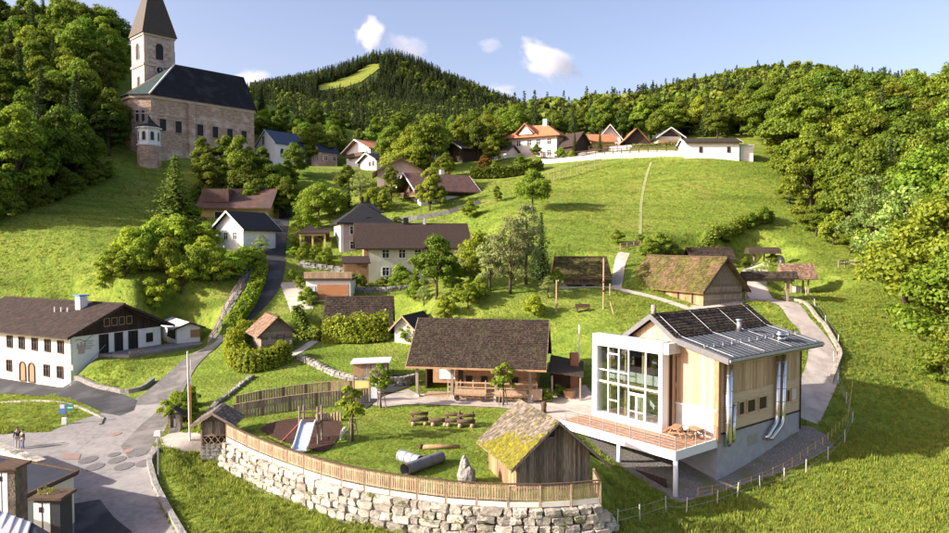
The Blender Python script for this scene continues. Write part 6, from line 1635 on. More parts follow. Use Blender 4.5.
# ------------------------------------------------------------------ two people on the lane
def skinned(name, verts, edges, radii, mat, parent, sub=1):
    me = bpy.data.meshes.new(name); me.from_pydata(verts, edges, []); o = link(name, me, parent)
    o.modifiers.new('skin', 'SKIN'); 
    for i, r_ in enumerate(radii): me.skin_vertices[0].data[i].radius = (r_, r_) if not isinstance(r_, tuple) else r_
    me.skin_vertices[0].data[0].use_root = True
    s = o.modifiers.new('sub', 'SUBSURF'); s.levels = s.render_levels = sub
    me.materials.append(M(mat)); return o
def person(px, D, ang, label, top, legs, h=1.72):
    t = thing('person', on(px, D), ang, label, 'person'); k = h / 1.72
    V = [(0, 0, .95), (0, .0, 1.2), (0, 0, 1.42), (0, -.01, 1.52), (0, -.02, 1.62), (0, -.01, 1.70)]; E = [(0, 1), (1, 2), (2, 3), (3, 4), (4, 5)]; Rr = [(.15, .11), (.14, .1), (.15, .1), .055, .085, .07]
    for s in (-1, 1):
        b = len(V); V += [(s * .1, 0, .88), (s * .11, -.03 * s, .48), (s * .12, .03 * s, .07), (s * .13, .03 * s - .14, .03)]; E += [(0, b), (b, b + 1), (b + 1, b + 2), (b + 2, b + 3)]; Rr += [.085, .06, .042, .035]
        b = len(V); V += [(s * .19, 0, 1.4), (s * .25, .02, 1.13), (s * .26, -.07, .9), (s * .26, -.1, .82)]; E += [(2, b), (b, b + 1), (b + 1, b + 2), (b + 2, b + 3)]; Rr += [.055, .042, .032, .03]
        hb = len(V) - 1
        for f in range(5):
            if f == 0: V += [(s * .225, -.13, .80)]
            else: V += [(s * (.245 + .011 * f), -.095 - .014 * f + .02, .735 - .006 * abs(f - 2))]
            E += [(hb, len(V) - 1)]; Rr += [.009]
    V = [(x * k, y * k, z * k) for x, y, z in V]
    body = skinned('body', V, E, Rr, 'skin', t)
    J = [(0, 0, .92), (0, 0, 1.2), (0, 0, 1.43)]; JE = [(0, 1), (1, 2)]; JR = [(.175, .13), (.16, .12), (.165, .115)]
    Tn = [(0, 0, .97)]; TE = []; TR = [(.165, .125)]
    for s in (-1, 1):
        b = len(J); J += [(s * .19, 0, 1.4), (s * .25, .02, 1.13), (s * .26, -.06, .93)]; JE += [(2, b), (b, b + 1), (b + 1, b + 2)]; JR += [.07, .058, .048]
        b = len(Tn); Tn += [(s * .1, 0, .86), (s * .11, -.03 * s, .48), (s * .12, .03 * s, .1)]; TE += [(0, b), (b, b + 1), (b + 1, b + 2)]; TR += [.1, .075, .062]
    skinned('jacket', [(x * k, y * k, z * k) for x, y, z in J], JE, JR, top, t); skinned('trousers', [(x * k, y * k, z * k) for x, y, z in Tn], TE, TR, legs, t)
    hr_ = MB().lathe([(.075, -.08), (.098, 0), (.085, .06), (.04, .1), (0, .105)], 10); ho = hr_.build('hair', 'hair', t, True); ho.location = (0, .012 * k, 1.68 * k)
    fc_ = MB(); 
    for s in (-1, 1): fc_.box(s * .032 - .01, s * .032 + .01, -.108, -.095, 1.625, 1.64); fc_.box(s * .088 - .01, s * .088 + .01, -.03, .02, 1.6, 1.66)
    fc_.box(-.012, .012, -.122, -.1, 1.585, 1.625); fc_.box(-.025, .025, -.106, -.095, 1.555, 1.565); fo_ = fc_.build('face', 'skin', t); fo_.scale = (k, k, k)
    return t
person(14.5, groundD(14.5, 449), rad(20), 'person in light trousers standing on the lane, left of the pair', 'cloth_dark', 'cloth_light', 1.76)
person(19.5, groundD(19.5, 450), rad(-30), 'person in dark olive top standing on the lane, right of the pair', 'cloth_dark', 'cloth_blue', 1.68)
# ------------------------------------------------------------------ foliage meshes
def diamonds(name, C, N, S, mat, asp=.72, seed=0):
    rs = np.random.default_rng(seed); n = len(C)
    N = N / (np.linalg.norm(N, axis=1, keepdims=True) + 1e-9)
    r = rs.normal(size=(n, 3)); T = np.cross(N, r); T /= (np.linalg.norm(T, axis=1, keepdims=True) + 1e-9); B = np.cross(N, T)
    S = S[:, None]
    V = np.stack([C + T * S, C + B * S * asp + N * S * .15, C - T * S, C - B * S * asp + N * S * .15], 1).reshape(-1, 3)
    me = bpy.data.meshes.new(name); me.vertices.add(4 * n); me.vertices.foreach_set('co', V.astype(np.float32).ravel())
    me.loops.add(4 * n); me.loops.foreach_set('vertex_index', np.arange(4 * n, dtype=np.int32))
    me.polygons.add(n); me.polygons.foreach_set('loop_start', np.arange(0, 4 * n, 4, dtype=np.int32)); me.polygons.foreach_set('loop_total', np.full(n, 4, np.int32))
    me.update(calc_edges=True); me.materials.append(M(mat)); return me
def crown_pts(rs, lobes, n):
    """points on the shells of leafy lobes (centre, radius)"""
    w = np.array([l[1] ** 2 for l in lobes]); idx = rs.choice(len(lobes), n, p=w / w.sum())
    d = rs.normal(size=(n, 3)); d /= np.linalg.norm(d, axis=1, keepdims=True)
    d[:, 2] = np.where(d[:, 2] < -.35, -d[:, 2] * .6, d[:, 2])
    c = np.array([l[0] for l in lobes])[idx]; r = np.array([l[1] for l in lobes])[idx]
    k = .55 + .62 * rs.random(n) ** .7
    return c + d * (r * k)[:, None] * np.array([1, 1, .86]), d
def broad(seed, n=15000, h=10.0, R=3.5, base=.16, leaf=.14, mat='leaf', nl=26, spread=1.0):
    nl = int(nl * 2.1)
    rs = np.random.default_rng(seed); lobes = []
    for i in range(nl):
        t = rs.random(); z = base + .12 + (1 - base - .24) * t
        prof = math.sin(math.pi * (0.16 + .80 * t) ** .85) ** .75
        a = i * 2.399 + rs.normal() * .3; rr = R * prof * (.45 + .55 * rs.random()) * spread
        lobes.append(((rr * math.cos(a), rr * math.sin(a), z * h), R * (.14 + .17 * rs.random()) * (.62 + .5 * prof)))
    lobes.append(((0, 0, h * .55), R * .6)); lobes.append(((rs.normal() * .3, rs.normal() * .3, h * .86), R * .36))
    C, d = crown_pts(rs, lobes, n)
    N = d + rs.normal(size=d.shape) * .42
    me = diamonds('crown', C, N, leaf * (.6 + .8 * rs.random(n)), mat, seed=seed)
    tr = MB(); q = h / 10; tr.tube([(0, 0, -.6 * q), (.05, .03, h * .22), (rs.normal() * .15 * q, rs.normal() * .15 * q, h * .5), (0, 0, h * .8)], [.24 * q, .19 * q, .13 * q, .04 * q], 8)
    for c, r in lobes[:14]:
        z0 = h * (base + .08 + .3 * rs.random()); c = Vector(c); tr.tube([(0, 0, z0), c * .5 + Vector((0, 0, z0 * .5 + .2)), c], [.09 * q, .06 * q, .02 * q], 5)
    return me, tr.mesh('trunk', 'bark', True)
def spruce(seed, h=10.0, R=2.0, lv=46, mat='needle', per=12, leaf=.23, base=.04, rep=3):
    rs = np.random.default_rng(seed); C, N, S = [], [], []
    for i in range(lv):
        t = (i / (lv - 1)) ** .8; z = h * (base + (1 - base) * t); r = R * (1 - t) ** .82 * (.85 + .3 * rs.random()) + .04
        k = max(4, int(per * (1 - t * .55)))
        for j in range(k):
            a = 2 * math.pi * (j + rs.random() * .8) / k + i * .7; ls = leaf * (1 - .55 * t); rl = r * (.75 + .4 * rs.random()); m = max(2, int(rl / .32))
            for q in range(m):
                f = (q + .6) / m
                for _r in range(rep):
                    sd = rs.normal() * .16 * (1.2 - f)
                    C.append((rl * f * math.cos(a) - sd * math.sin(a) + rs.normal() * .06, rl * f * math.sin(a) + sd * math.cos(a) + rs.normal() * .06, z - rl * .30 * f ** 1.4 + .12 * rl * f * f + rs.normal() * .09))
                    N.append(((.2 + .7 * t) * math.cos(a) + rs.normal() * .35, (.2 + .7 * t) * math.sin(a) + rs.normal() * .35, .8 + rs.normal() * .25)); S.append(ls * (1.15 - .4 * f) * (.8 + .4 * rs.random()))
    me = diamonds('crown', np.array(C), np.array(N), np.array(S), mat, .6, seed)
    return me, MB().tube([(0, 0, -.6), (0, 0, h * .5), (0, 0, h * .98)], [.2, .12, .02], 7).mesh('trunk', 'bark', True)
BROAD = [broad(11), broad(12, R=3.1, nl=22), broad(13, R=3.9, nl=30), broad(14, R=2.7, nl=20, base=.1), broad(15, R=3.4, nl=24, base=.08)]
PALE = [broad(21, mat='leaf_pale', R=2.6, n=4200, leaf=.12, nl=24, base=.1), broad(22, mat='leaf_pale', R=3.1, n=5000, leaf=.12, nl=28, base=.06)]
BUSH = [broad(31, h=4.0, R=2.3, base=.0, leaf=.105, n=7500, nl=16), broad(32, h=4.0, R=2.0, base=.0, leaf=.105, n=6500, nl=14)]
SPR = [spruce(41), spruce(42, R=1.7), spruce(43, R=2.3, lv=40)]
YOUNG = [broad(51, n=1300, h=3.2, R=.75, base=.3, leaf=.09, nl=9)]
FARB = [broad(61, n=800, leaf=.62, nl=12, mat='leaf_far'), broad(62, n=800, leaf=.62, R=3.0, nl=12, mat='leaf_far'), broad(63, n=900, leaf=.6, R=3.9, nl=14, mat='leaf_far')]
FARS = [spruce(71, lv=24, per=7, leaf=.5, mat='needle_far', rep=1, R=2.2), spruce(72, lv=24, per=7, leaf=.5, R=1.9, mat='needle_far', rep=1)]

def tree(src, x, y, h, h0, label, cat='tree', name='tree', group=None, wide=1.0, tint=(1, 1, 1), z=None):
    t = thing(name, (x, y, (ZG(x, y) if z is None else z) - .1), random.uniform(0, 6.28), label, cat, group)
    k = h / h0; t.scale = (k * wide * random.uniform(.93, 1.07), k * wide * random.uniform(.93, 1.07), k)
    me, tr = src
    c = link('crown', me, t); c.color = (*tint, 1); link('trunk', tr, t); LAST[0] = t; return t

ORD = ['first', 'second', 'third', 'fourth', 'fifth', 'sixth', 'seventh', 'eighth', 'ninth', 'tenth'] + ['%dth' % k for k in range(11, 21)] + ['21st', '22nd', '23rd'] + ['%dth' % k for k in range(24, 31)] + ['31st', '32nd', '33rd'] + ['%dth' % k for k in range(34, 60)]
LAST = [None]
def T(src, px, D, h, label, h0=10.0, **k):
    x, y = PXY(px, D); return tree(src, x, y, h, h0, label, **k)
# trees one can point at
T(SPR[2], 177, 126, 12.5, 'solitary spruce on the meadow below the church', name='spruce_tree', wide=1.7, tint=(2.2, 2.1, 1.3))
T(BROAD[3], 211, 150, 12.5, 'bright green feathery tree in front of the church wall', tint=(1.1, 1.1, 1))
T(BROAD[3], 240, 152, 14, 'bright pointed tree right of the feathery one below the church', tint=(1.0, 1.05, 1))
T(BROAD[1], 226, 158, 9, 'leafy tree between the two bright trees below the church')
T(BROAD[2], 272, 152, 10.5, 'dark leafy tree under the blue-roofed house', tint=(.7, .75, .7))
T(BROAD[0], 258, 146, 9, 'darker tree beside the rust-roofed house', tint=(.7, .75, .7))
T(BROAD[2], 319, 136, 8.5, 'round pale green tree above the steep road', wide=1.15, tint=(1.1, 1.1, 1.1))
T(BROAD[3], 303, 139, 6.5, 'slim tree at the top end of the steep road', tint=(.8, .85, .8))
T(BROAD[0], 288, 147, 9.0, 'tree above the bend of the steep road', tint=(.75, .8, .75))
T(BROAD[4], 348, 150, 7.5, 'thin tree in front of the brown-roofed house'); T(BROAD[1], 392, 143, 8, 'garden tree right of the brown-roofed house'); T(SPR[1], 349, 143, 6, 'small dark conifer near the hipped house', name='spruce_tree'); T(BROAD[3], 384, 138, 5, 'small bushy tree above the hipped roof')
T(BROAD[3], 430, 137.5, 9, 'slender tree growing against the timber farmhouse'); T(BROAD[1], 441, 137, 5, 'small tree in front of the farmhouse wall')
T(BROAD[2], 408, 168, 13, 'large round tree behind the timber farmhouse', wide=1.1); T(BROAD[0], 430, 168, 14, 'tall leafy tree right behind the farmhouse roof'); T(BROAD[4], 392, 178, 12, 'broad tree right of the orange chalet'); T(BROAD[2], 446, 160, 6, 'leafy tree below the dark-roofed cottage'); T(BROAD[0], 491, 172, 7, 'tree below the low annex'); T(BUSH[0], 484, 168, 3.0, 'reddish bush by the low annex', 4.0, tint=(1.2, .5, .8))
T(BROAD[2], 532.5, 121.5, 7.8, 'lone round tree on the sunny meadow slope', wide=1.05); T(BROAD[3], 497, 133, 3.4, 'small round tree at the left of the meadow')
T(BROAD[4], 437, 91, 8.8, 'dense round shrub-like tree in front of the green house', wide=1.05, tint=(.9, .98, .9))
T(PALE[1], 510, 89, 10.5, 'loose silvery willow above the timber barn', wide=.95); T(PALE[0], 526, 92, 11.5, 'taller silvery willow beside the granary', wide=.85); T(PALE[0], 490, 90, 8, 'lower silvery willow left of the tall ones'); T(SPR[1], 541, 96, 9.5, 'slim dark spruce beside the granary', name='spruce_tree')
T(BROAD[0], 318, 194, 12, 'large round tree behind the brown stone house', wide=1.2); T(BROAD[2], 336, 200, 10, 'round tree left of the orange chalet'); T(BROAD[4], 300, 200, 10, 'tree behind the blue-roofed house')
T(SPR[1], 599, 172, 5.5, 'small dark conifer in the hill garden', name='spruce_tree'); T(SPR[0], 574, 171, 6, 'dark conifer right of the big hill house', name='spruce_tree')
for px, D, h_ in ((351.5, 53.5, 4.7), (380.5, 62.5, 4.3), (503, 63.8, 4.4)):
    lb = {351.5: 'young staked tree on the lawn right of the slide', 380.5: 'young staked tree by the dark path', 503: 'young staked tree in front of the timber barn'}[px]
    T(YOUNG[0], px, D, h_ * 1.0, lb, 3.2, name='young_tree', tint=(1.25, 1.25, 1.1))
    s = thing('tree_stakes', on(px, D), 0, 'timber tripod supporting the ' + lb, 'stakes')
    for k in range(3):
        a = k * 2.09 + .4; MB().tube([(.5 * math.cos(a), .5 * math.sin(a), -.2), (.22 * math.cos(a), .22 * math.sin(a), 1.7)], .045, 6).build('stake', 'fencegrey', s)
    MB().lathe([(.26, 1.35), (.28, 1.42), (.26, 1.49)], 8).build('band', 'fencewood', s)
T(BUSH[0], 397, 88, 2.6, 'purple-leaved bush right of the shaggy-roofed barn', 4.0, name='bush', cat='bush')
bpy.data.objects[[o.name for o in bpy.data.objects if o.get('label', '').startswith('purple-leaved')][0]].children[0].color = (.55, .22, .32, 1)
for k, (px, D, h_, s_) in enumerate(((203, 156, 9, 3), (219, 150, 8, 1), (232, 149, 9, 0), (248, 151, 11, 2), (263, 158, 9, 4), (279, 156, 9, 1), (290, 160, 8, 3), (268, 149, 8, 0), (281, 146, 7, 4), (252, 144, 8, 1), (198, 146, 7, 4), (296, 165, 9, 0))):
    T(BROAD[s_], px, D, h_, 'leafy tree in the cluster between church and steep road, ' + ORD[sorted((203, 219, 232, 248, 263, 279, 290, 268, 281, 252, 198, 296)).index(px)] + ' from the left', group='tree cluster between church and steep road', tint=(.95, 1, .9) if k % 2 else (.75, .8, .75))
for k, (px, D, h_, s_) in enumerate(((396, 172, 9, 0), (436, 178, 12, 2), (462, 184, 12, 0), (478, 178, 11, 1), (488, 186, 12, 2), (440, 152, 7, 0), (500, 182, 9, 3), (413, 184, 12, 0), (495, 160, 4, 1))):
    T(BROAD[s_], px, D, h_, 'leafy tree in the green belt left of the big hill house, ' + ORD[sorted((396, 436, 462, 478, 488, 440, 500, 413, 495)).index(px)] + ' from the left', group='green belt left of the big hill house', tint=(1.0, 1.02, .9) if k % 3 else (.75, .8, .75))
T(BROAD[2], 938, 82, 17, 'big leafy tree at the right frame edge', wide=1.1, tint=(1.1, 1.1, 1)); T(BROAD[0], 966, 75, 15, 'leafy tree cut by the right frame edge', wide=1.2, tint=(.95, 1.0, .9)); T(BROAD[4], 985, 69, 11, 'lowest tree at the right frame edge', wide=1.3); T(BUSH[0], 946, 74, 4.5, 'shrub under the trees at the right frame edge', 4.0, name='bush', cat='bush'); T(BUSH[1], 925, 84, 4.0, 'shrub at the foot of the big right tree', 4.0, name='bush', cat='bush'); T(PALE[1], 905, 90, 16, 'pale feathery tree at the front of the right wood', wide=1.1, tint=(.9, 1.1, .7)); T(PALE[0], 872, 100, 15, 'pale slender tree at the wood edge above the rail fence', tint=(.9, 1.1, .7))
for k, (px, D, h_, lb) in enumerate(((307, 133, 4.5, 'light bush at the bend below the round tree'), (318, 128, 3.0, 'low bush behind the carport'), (336, 140, 5.5, 'leafy tree left of the hipped roof'), (361, 146, 6.5, 'light tree above the hipped roof'), (372, 140, 4.5, 'bush right of the hipped roof chimneys'), (398, 128, 3.5, 'bush behind the ridge of the green house'), (470, 128, 3.2, 'bush at the right end of the terrace wall'), (462, 110, 4.2, 'leafy bush at the right end of the green house'), (478, 104, 5.5, 'light tree right of the green house'), (486, 98, 4.5, 'bush between green house and willows'), (452, 95, 4.0, 'bush right beside the dense round tree'), (424, 93, 3.0, 'bush left of the dense round tree'), (415, 96, 2.4, 'bush below the green house terrace'), (468, 86, 3.4, 'bush above the timber barn ridge'), (445, 85, 2.8, 'low bush behind the timber barn'), (340, 95, 2.4, 'bush between garage and shaggy barn'), (312, 104, 2.4, 'bush above the garage'), (294, 118, 2.2, 'bush on the right road bank'), (296, 124, 2.4, 'bush beside the upper steep road'), (548, 88, 3.2, 'low pale shrub under the willows'), (534, 84, 2.6, 'pale shrub in front of the willows'), (388, 108, 1.6, 'shrub before the green house wall'), (414, 108, 1.8, 'second shrub before the green house wall'), (262, 118, 3.6, 'bush at the corner of the white cottage'), (206, 118, 4.5, 'shrub left of the white cottage'), (190, 128, 5, 'shrub beside the solitary spruce'))):
    T((BUSH[0], BROAD[4], BUSH[1], PALE[1])[k % 4], px, D, h_, lb, (4.0, 10.0, 4.0, 10.0)[k % 4], name='bush', cat='bush', wide=(1, 1.3, 1, 1.2)[k % 4], tint=(1.25, 1.3, 1.0))
# shrub mass left of the steep road
TH = [112, 126, 141, 155, 168, 182, 196, 205, 217, 232, 246, 255, 133, 150, 176, 190, 162, 103]
for k, (px, D, h_) in enumerate(((112, 99, 4.6), (126, 98, 4.4), (141, 100, 5.6), (155, 98, 5.2), (168, 101, 6.2), (182, 100, 6.0), (196, 101, 5.6), (205, 105, 6), (217, 102, 5), (232, 104, 4.8), (246, 108, 4.5), (255, 110, 4), (133, 104, 6.2), (150, 106, 6.8), (176, 108, 7.5), (190, 110, 6.8), (162, 110, 6.5), (103, 98.5, 2.8))):
    T(BUSH[k % 2], px, D, h_ * .86, 'leafy shrub in the thicket left of the steep road, ' + ORD[sorted(TH).index(px)] + ' from the left', 4.0, name='shrub', cat='shrub', group='shrubs of the thicket beside the steep road', tint=(1.45, 1.5, 1.3), wide=.98)
SMALL = [(292, 108, 1.4, 'small round bush at the upper road edge'), (300, 104, 2.0, 'bush beside the driveway above the garage'), (305, 121, 2.2, 'round clipped bush in front of the carport'), (316, 119, 2.4, 'second clipped bush by the carport'), (327, 116, 3.0, 'bush on the rockery of the pink house'), (302, 116, 2.6, 'bush at the left end of the rockery'), (308, 97, 2.6, 'bush left of the garage'), (352, 104.5, 2.6, 'bush right of the garage terrace'), (361, 107, 2.0, 'bush at the corner of the green house'), (382, 107, 1.7, 'pale flowering bush before the green house'), (400, 106.5, 3.6, 'young conical tree before the green house'), (413, 101, 2.4, 'bush on the terrace wall'), (470, 97, 3.2, 'bush right of the round tree'), (458, 88, 2.4, 'bush behind the timber barn roof'), (478, 88, 2.8, 'low bush below the willows'),
  (640, 107, 1.8, 'bush at the foot of the meadow track'), (648, 103, 2.8, 'bush behind the mossy barn, left one'), (660, 104, 3.2, 'bush behind the mossy barn, middle one'), (673, 105, 3.0, 'bush behind the mossy barn, right one'), (617, 107, 2.4, 'dark bush right of the granary'), (706, 108, 2.4, 'bush behind the shed roof'), (722, 113, 2.6, 'bush in the meadow hedge, left part'), (735, 115, 2.8, 'bush in the meadow hedge, middle part'), (748, 117, 2.8, 'bush in the meadow hedge, right part'), (762, 120, 3.0, 'bush at the wood edge above the kiln'), (772, 108, 2.2, 'flowering bush beside the stone kiln'), (745, 108, 1.6, 'low bush left of the stone kiln'),
  (536, 172, 3, 'bush in front of the big hill house, right'), (520, 170, 2.6, 'bush in front of the big hill house, middle'), (560, 170, 3.2, 'bush below the brown annex'), (571, 168, 2.4, 'low bush by the road wall'), (183, 61, 2.6, 'bush behind the flag pole'), (176, 62.5, 2.6, 'bush behind the wayside shrine'), (189, 66, 2.0, 'bush at the lower road bend'), (205, 57.5, 1.6, 'low bush left of the gatehouse'), (560, 66.4, 1.3, 'flowering plant beside the planter tub'), (548, 65.0, 1.3, 'leafy plant at the end of the veranda'), (556, 92, 2.5, 'shrub left of the granary'), (409, 81, 2.2, 'climbing shrub on the gable shed'), (284, 79.2, 1.2, 'low plant beside the log shed door'), (835, 470, 0, '')]
for k, (px, D, h_, lb) in enumerate(SMALL[:-1]):
    T(BUSH[k % 2], px, D, h_, lb, 4.0, name='bush', cat='bush', wide=.95, tint=(1.0, 1.05, .95))
for k, (px, D, h_, w_, lb) in enumerate(((838, 470, .8, 1, ''),)):
    pass

# hedges
def hedge(label, pts, w, h, dens=70, leaf=.13, mat='leaf', tint=(1, 1, 1), rnd=.35):
    Q = resample([tuple(p) for p in smooth(pts, 2)], .5); c = Q[len(Q) // 2]
    t = thing('hedge', (c.x, c.y, ZG(c.x, c.y)), 0, label, 'hedge'); z0 = t.location.z
    Ltot = sum((b - a).length for a, b in zip(Q, Q[1:])); n = int(Ltot * (2 * h + w) * dens)
    rs = np.random.default_rng(len(label)); i = rs.integers(0, len(Q) - 1, n); f = rs.random(n)
    A = np.array([tuple(p) for p in Q]); a, b = A[i], A[i + 1]; p = a + (b - a) * f[:, None]; d = (b - a) / (np.linalg.norm(b - a, axis=1, keepdims=True) + 1e-9); nn = np.stack([d[:, 1], -d[:, 0]], 1)
    th = rs.random(n) * math.pi; ca, sa = np.cos(th), np.sin(th)
    q = 1 / np.maximum(np.abs(ca), np.abs(sa)) * (1 - rnd) + rnd
    bump = 1 + .16 * np.sin(p[:, 0] * 2.1 + 3 * th) * np.cos(p[:, 1] * 1.7)
    rad_ = q * (.82 + .22 * rs.random(n)) * bump
    off = ca * rad_ * w / 2; zz = np.clip(sa * rad_, 0, None) * h * rs.random(n) ** .15
    low = rs.random(n) < .35; zz = np.where(low, zz * rs.random(n), zz); off = np.where(low, np.sign(ca) * w / 2 * (.85 + .2 * rs.random(n)), off)
    X = p + nn * off[:, None]; Z = ZG(p[:, 0], p[:, 1]) + zz
    C = np.c_[X[:, 0] - c.x, X[:, 1] - c.y, Z - z0]; N = np.c_[nn * ca[:, None], sa * .9 + .15] + rs.normal(size=(n, 3)) * .5
    o = link('foliage', diamonds('foliage', C, N, leaf * (.6 + .8 * rs.random(n)), mat, seed=3), t); o.color = (*tint, 1)
    mb = wallalong(MB(), Q, w * .62, h * .8); mb.v = [(x - c.x, y - c.y, z - z0) for x, y, z in mb.v]; mb.build('twig_core', 'forestfloor', t)
    BLOCK.append([tuple(x) for x in Q] + [tuple(Q[-1] + Vector((.1, .1)))])
    return t
hedge('tall curved hedge wrapping the log shed beside the road', [PXY(285, 77), PXY(272, 75.5), PXY(250, 74.5), PXY(238, 75.5), PXY(232, 79), PXY(236, 83.5), PXY(248, 87)], 2.1, 2.3, 75, .14, tint=(1.5, 1.5, 1.1))
hedge('bushy hedge in front of the shaggy-roofed barn', [PXY(326, 82.5), PXY(345, 81.5), PXY(370, 81.5), PXY(388, 82)], 2.0, 3.1, 75, .15, tint=(1.35, 1.35, 1.1))
hedge('trimmed hedge running up beside the steep road', [PXY(226, 88), PXY(240, 93.5), PXY(252, 99), PXY(259, 105), PXY(262, 111)], 1.9, 1.6, 60, .15, tint=(1.5, 1.5, 1.0))
hedge('dark hedge on the slope under the big hill house', [PXY(470, 160), PXY(500, 160), PXY(525, 161), PXY(540, 163)], 2.5, 2.4, 40, .22, tint=(.85, .9, .8))
hedge('hedge above the garden wall left of the hill chalet', [PXY(630, 176), PXY(655, 173), PXY(683, 170)], 1.6, 1.4, 40, .2)
hedge('hedge line at the far foot of the meadow', [PXY(668, 107), PXY(690, 111), PXY(715, 112), PXY(740, 117), PXY(768, 122)], 2.0, 1.9, 45, .18)
hedge('garden hedge behind the garage driveway', [PXY(296, 93), PXY(308, 91), PXY(320, 90)], 1.5, 1.8, 60, .15)
hedge('low shrubs along the edge between driveway and green', [PXY(296, 88), PXY(303, 87), PXY(316, 88)], 1.4, 1.2, 60, .14)
hedge('plants growing on the cap of the near chimney', [(c2.location.x - .6, c2.location.y), (c2.location.x + .1, c2.location.y)], .5, .3, 70, .07)
hh = [o for o in bpy.data.objects if o.get('label', '').startswith('plants growing on')][0]; hh.name = 'cap_plants'; hh['category'] = 'plant'; hh.location.z = P(53, 493, 33.5).z - .02; [bpy.data.objects.remove(c) for c in hh.children if c.name.startswith('twig')]

# woods: every tree its own object
def wood(poly, spacing, pick, name_group, label_b, label_s, hrange, seed):
    rs = random.Random(seed); xs = [p[0] for p in poly]; ys = [p[1] for p in poly]; n = 0; made = []
    y = min(ys)
    while y < max(ys):
        x = min(xs) + (int(y / spacing) % 2) * spacing / 2
        while x < max(xs):
            X, Y = x + rs.uniform(-.38, .38) * spacing, y + rs.uniform(-.38, .38) * spacing
            if pip(poly, np.array([X]), np.array([Y]))[0]:
                kind = pick(X, Y, rs); h = rs.uniform(*hrange)
                if kind == 's': tree(rs.choice(SPR), X, Y, h * 1.08, 10, label_s, group=name_group, name='spruce_tree', tint=(.95, .95, .95), wide=1.1)
                else:
                    g = rs.uniform(.6, 1.2); tree(rs.choice(BROAD), X, Y, h * rs.uniform(.85, 1.18), 10, label_b, group=name_group, name='leafy_tree', tint=(g * rs.uniform(.82, 1.02), g, g * .9), wide=rs.uniform(.78, 1.2))
                n += 1; made.append((LAST[0], X / Y, Y, label_s if kind == 's' else label_b))
            x += spacing
        y += spacing * .87
    front = sorted([m for m in made if abs(m[1]) < .72 and not any(abs(q[1] - m[1]) < .03 and q[2] < m[2] for q in made)], key=lambda m: m[1])
    for i, m in enumerate(front): m[0]['label'] = '%s, %s from left, front row' % (m[3], ORD[i])
    return n
LW = [PXY(-75, 111), PXY(0, 114), PXY(35, 120), PXY(62, 127), PXY(88, 136), PXY(112, 148), PXY(122, 162), PXY(118, 185), PXY(120, 226), PXY(-75, 226)]
def pickL(X, Y, rs):
    px, _ = proj(X, Y, ZG(X, Y))
    if px > 30 and Y < 158: return 's' if rs.random() < .72 else 'b'
    return 's' if rs.random() < .12 else 'b'
wood(LW, 6.6, pickL, 'trees of the wood left of the church', 'leafy tree in the dense wood left of the church', 'dark spruce in the dense wood left of the church', (13.5, 17.5), 5)
RW = [PXY(787, 150), PXY(792, 132), PXY(806, 122), PXY(830, 117), PXY(860, 112), PXY(884, 107), PXY(908, 101), PXY(930, 94), PXY(955, 88), PXY(1010, 82), PXY(1000, 226), PXY(745, 226), PXY(768, 172)]
wood(RW, 6.8, lambda X, Y, rs: 's' if rs.random() < .05 else 'b', 'trees of the wood at the right', 'leafy tree in the bright wood at the right side', 'spruce in the bright wood at the right side', (13, 18), 6)
HW = [PXY(452, 190), PXY(500, 196), PXY(570, 196), PXY(620, 200), PXY(690, 196), PXY(745, 188), PXY(750, 228), PXY(420, 228), PXY(400, 200)]
wood(HW, 6.8, lambda X, Y, rs: 's' if rs.random() < .3 else 'b', 'trees behind the hilltop houses', 'leafy tree in the belt behind the hilltop houses', 'dark spruce in the belt behind the hilltop houses', (8, 12), 8)
MW = [PXY(250, 200), PXY(345, 205), PXY(400, 196), PXY(400, 228), PXY(240, 228)]
wood(MW, 7.2, lambda X, Y, rs: 's' if rs.random() < .15 else 'b', 'trees behind the chalets below the mountain', 'leafy tree behind the chalets below the mountain', 'spruce behind the chalets below the mountain', (7, 10), 9)
# undergrowth at the wood edges
for k in range(26):
    f = k / 25; a = Vector(PXY(-40 + f * 150, 112 + 32 * f ** 1.3)); T(BUSH[k % 2], -40 + f * 150, 112.5 + 34 * f ** 1.35, random.uniform(2.5, 5), 'undergrowth shrub at the foot of the wood left of the church, ' + ORD[k] + ' from the left', 4.0, name='shrub', cat='shrub', group='shrubs at the left wood edge', tint=(.85, .9, .85))
EDGE = [(788, 131), (800, 123), (815, 118), (832, 115), (850, 112), (868, 109.5), (885, 106), (900, 102), (914, 98.5), (928, 94), (942, 90.5), (958, 87), (975, 85), (782, 142), (774, 155)]
for k, (px, D) in enumerate(EDGE): T(BUSH[k % 2] if k % 2 else BROAD[4], px, D - 1.2, random.uniform(4, 6.5), 'undergrowth shrub edging the bright wood on the right, ' + ORD[sorted(e[0] for e in EDGE).index(px)] + ' from the left', 4.0 if k % 2 else 10.0, name='shrub', cat='shrub', group='shrubs at the right wood edge', wide=1.0 if k % 2 else 1.4, tint=(1.05, 1.05, .95))

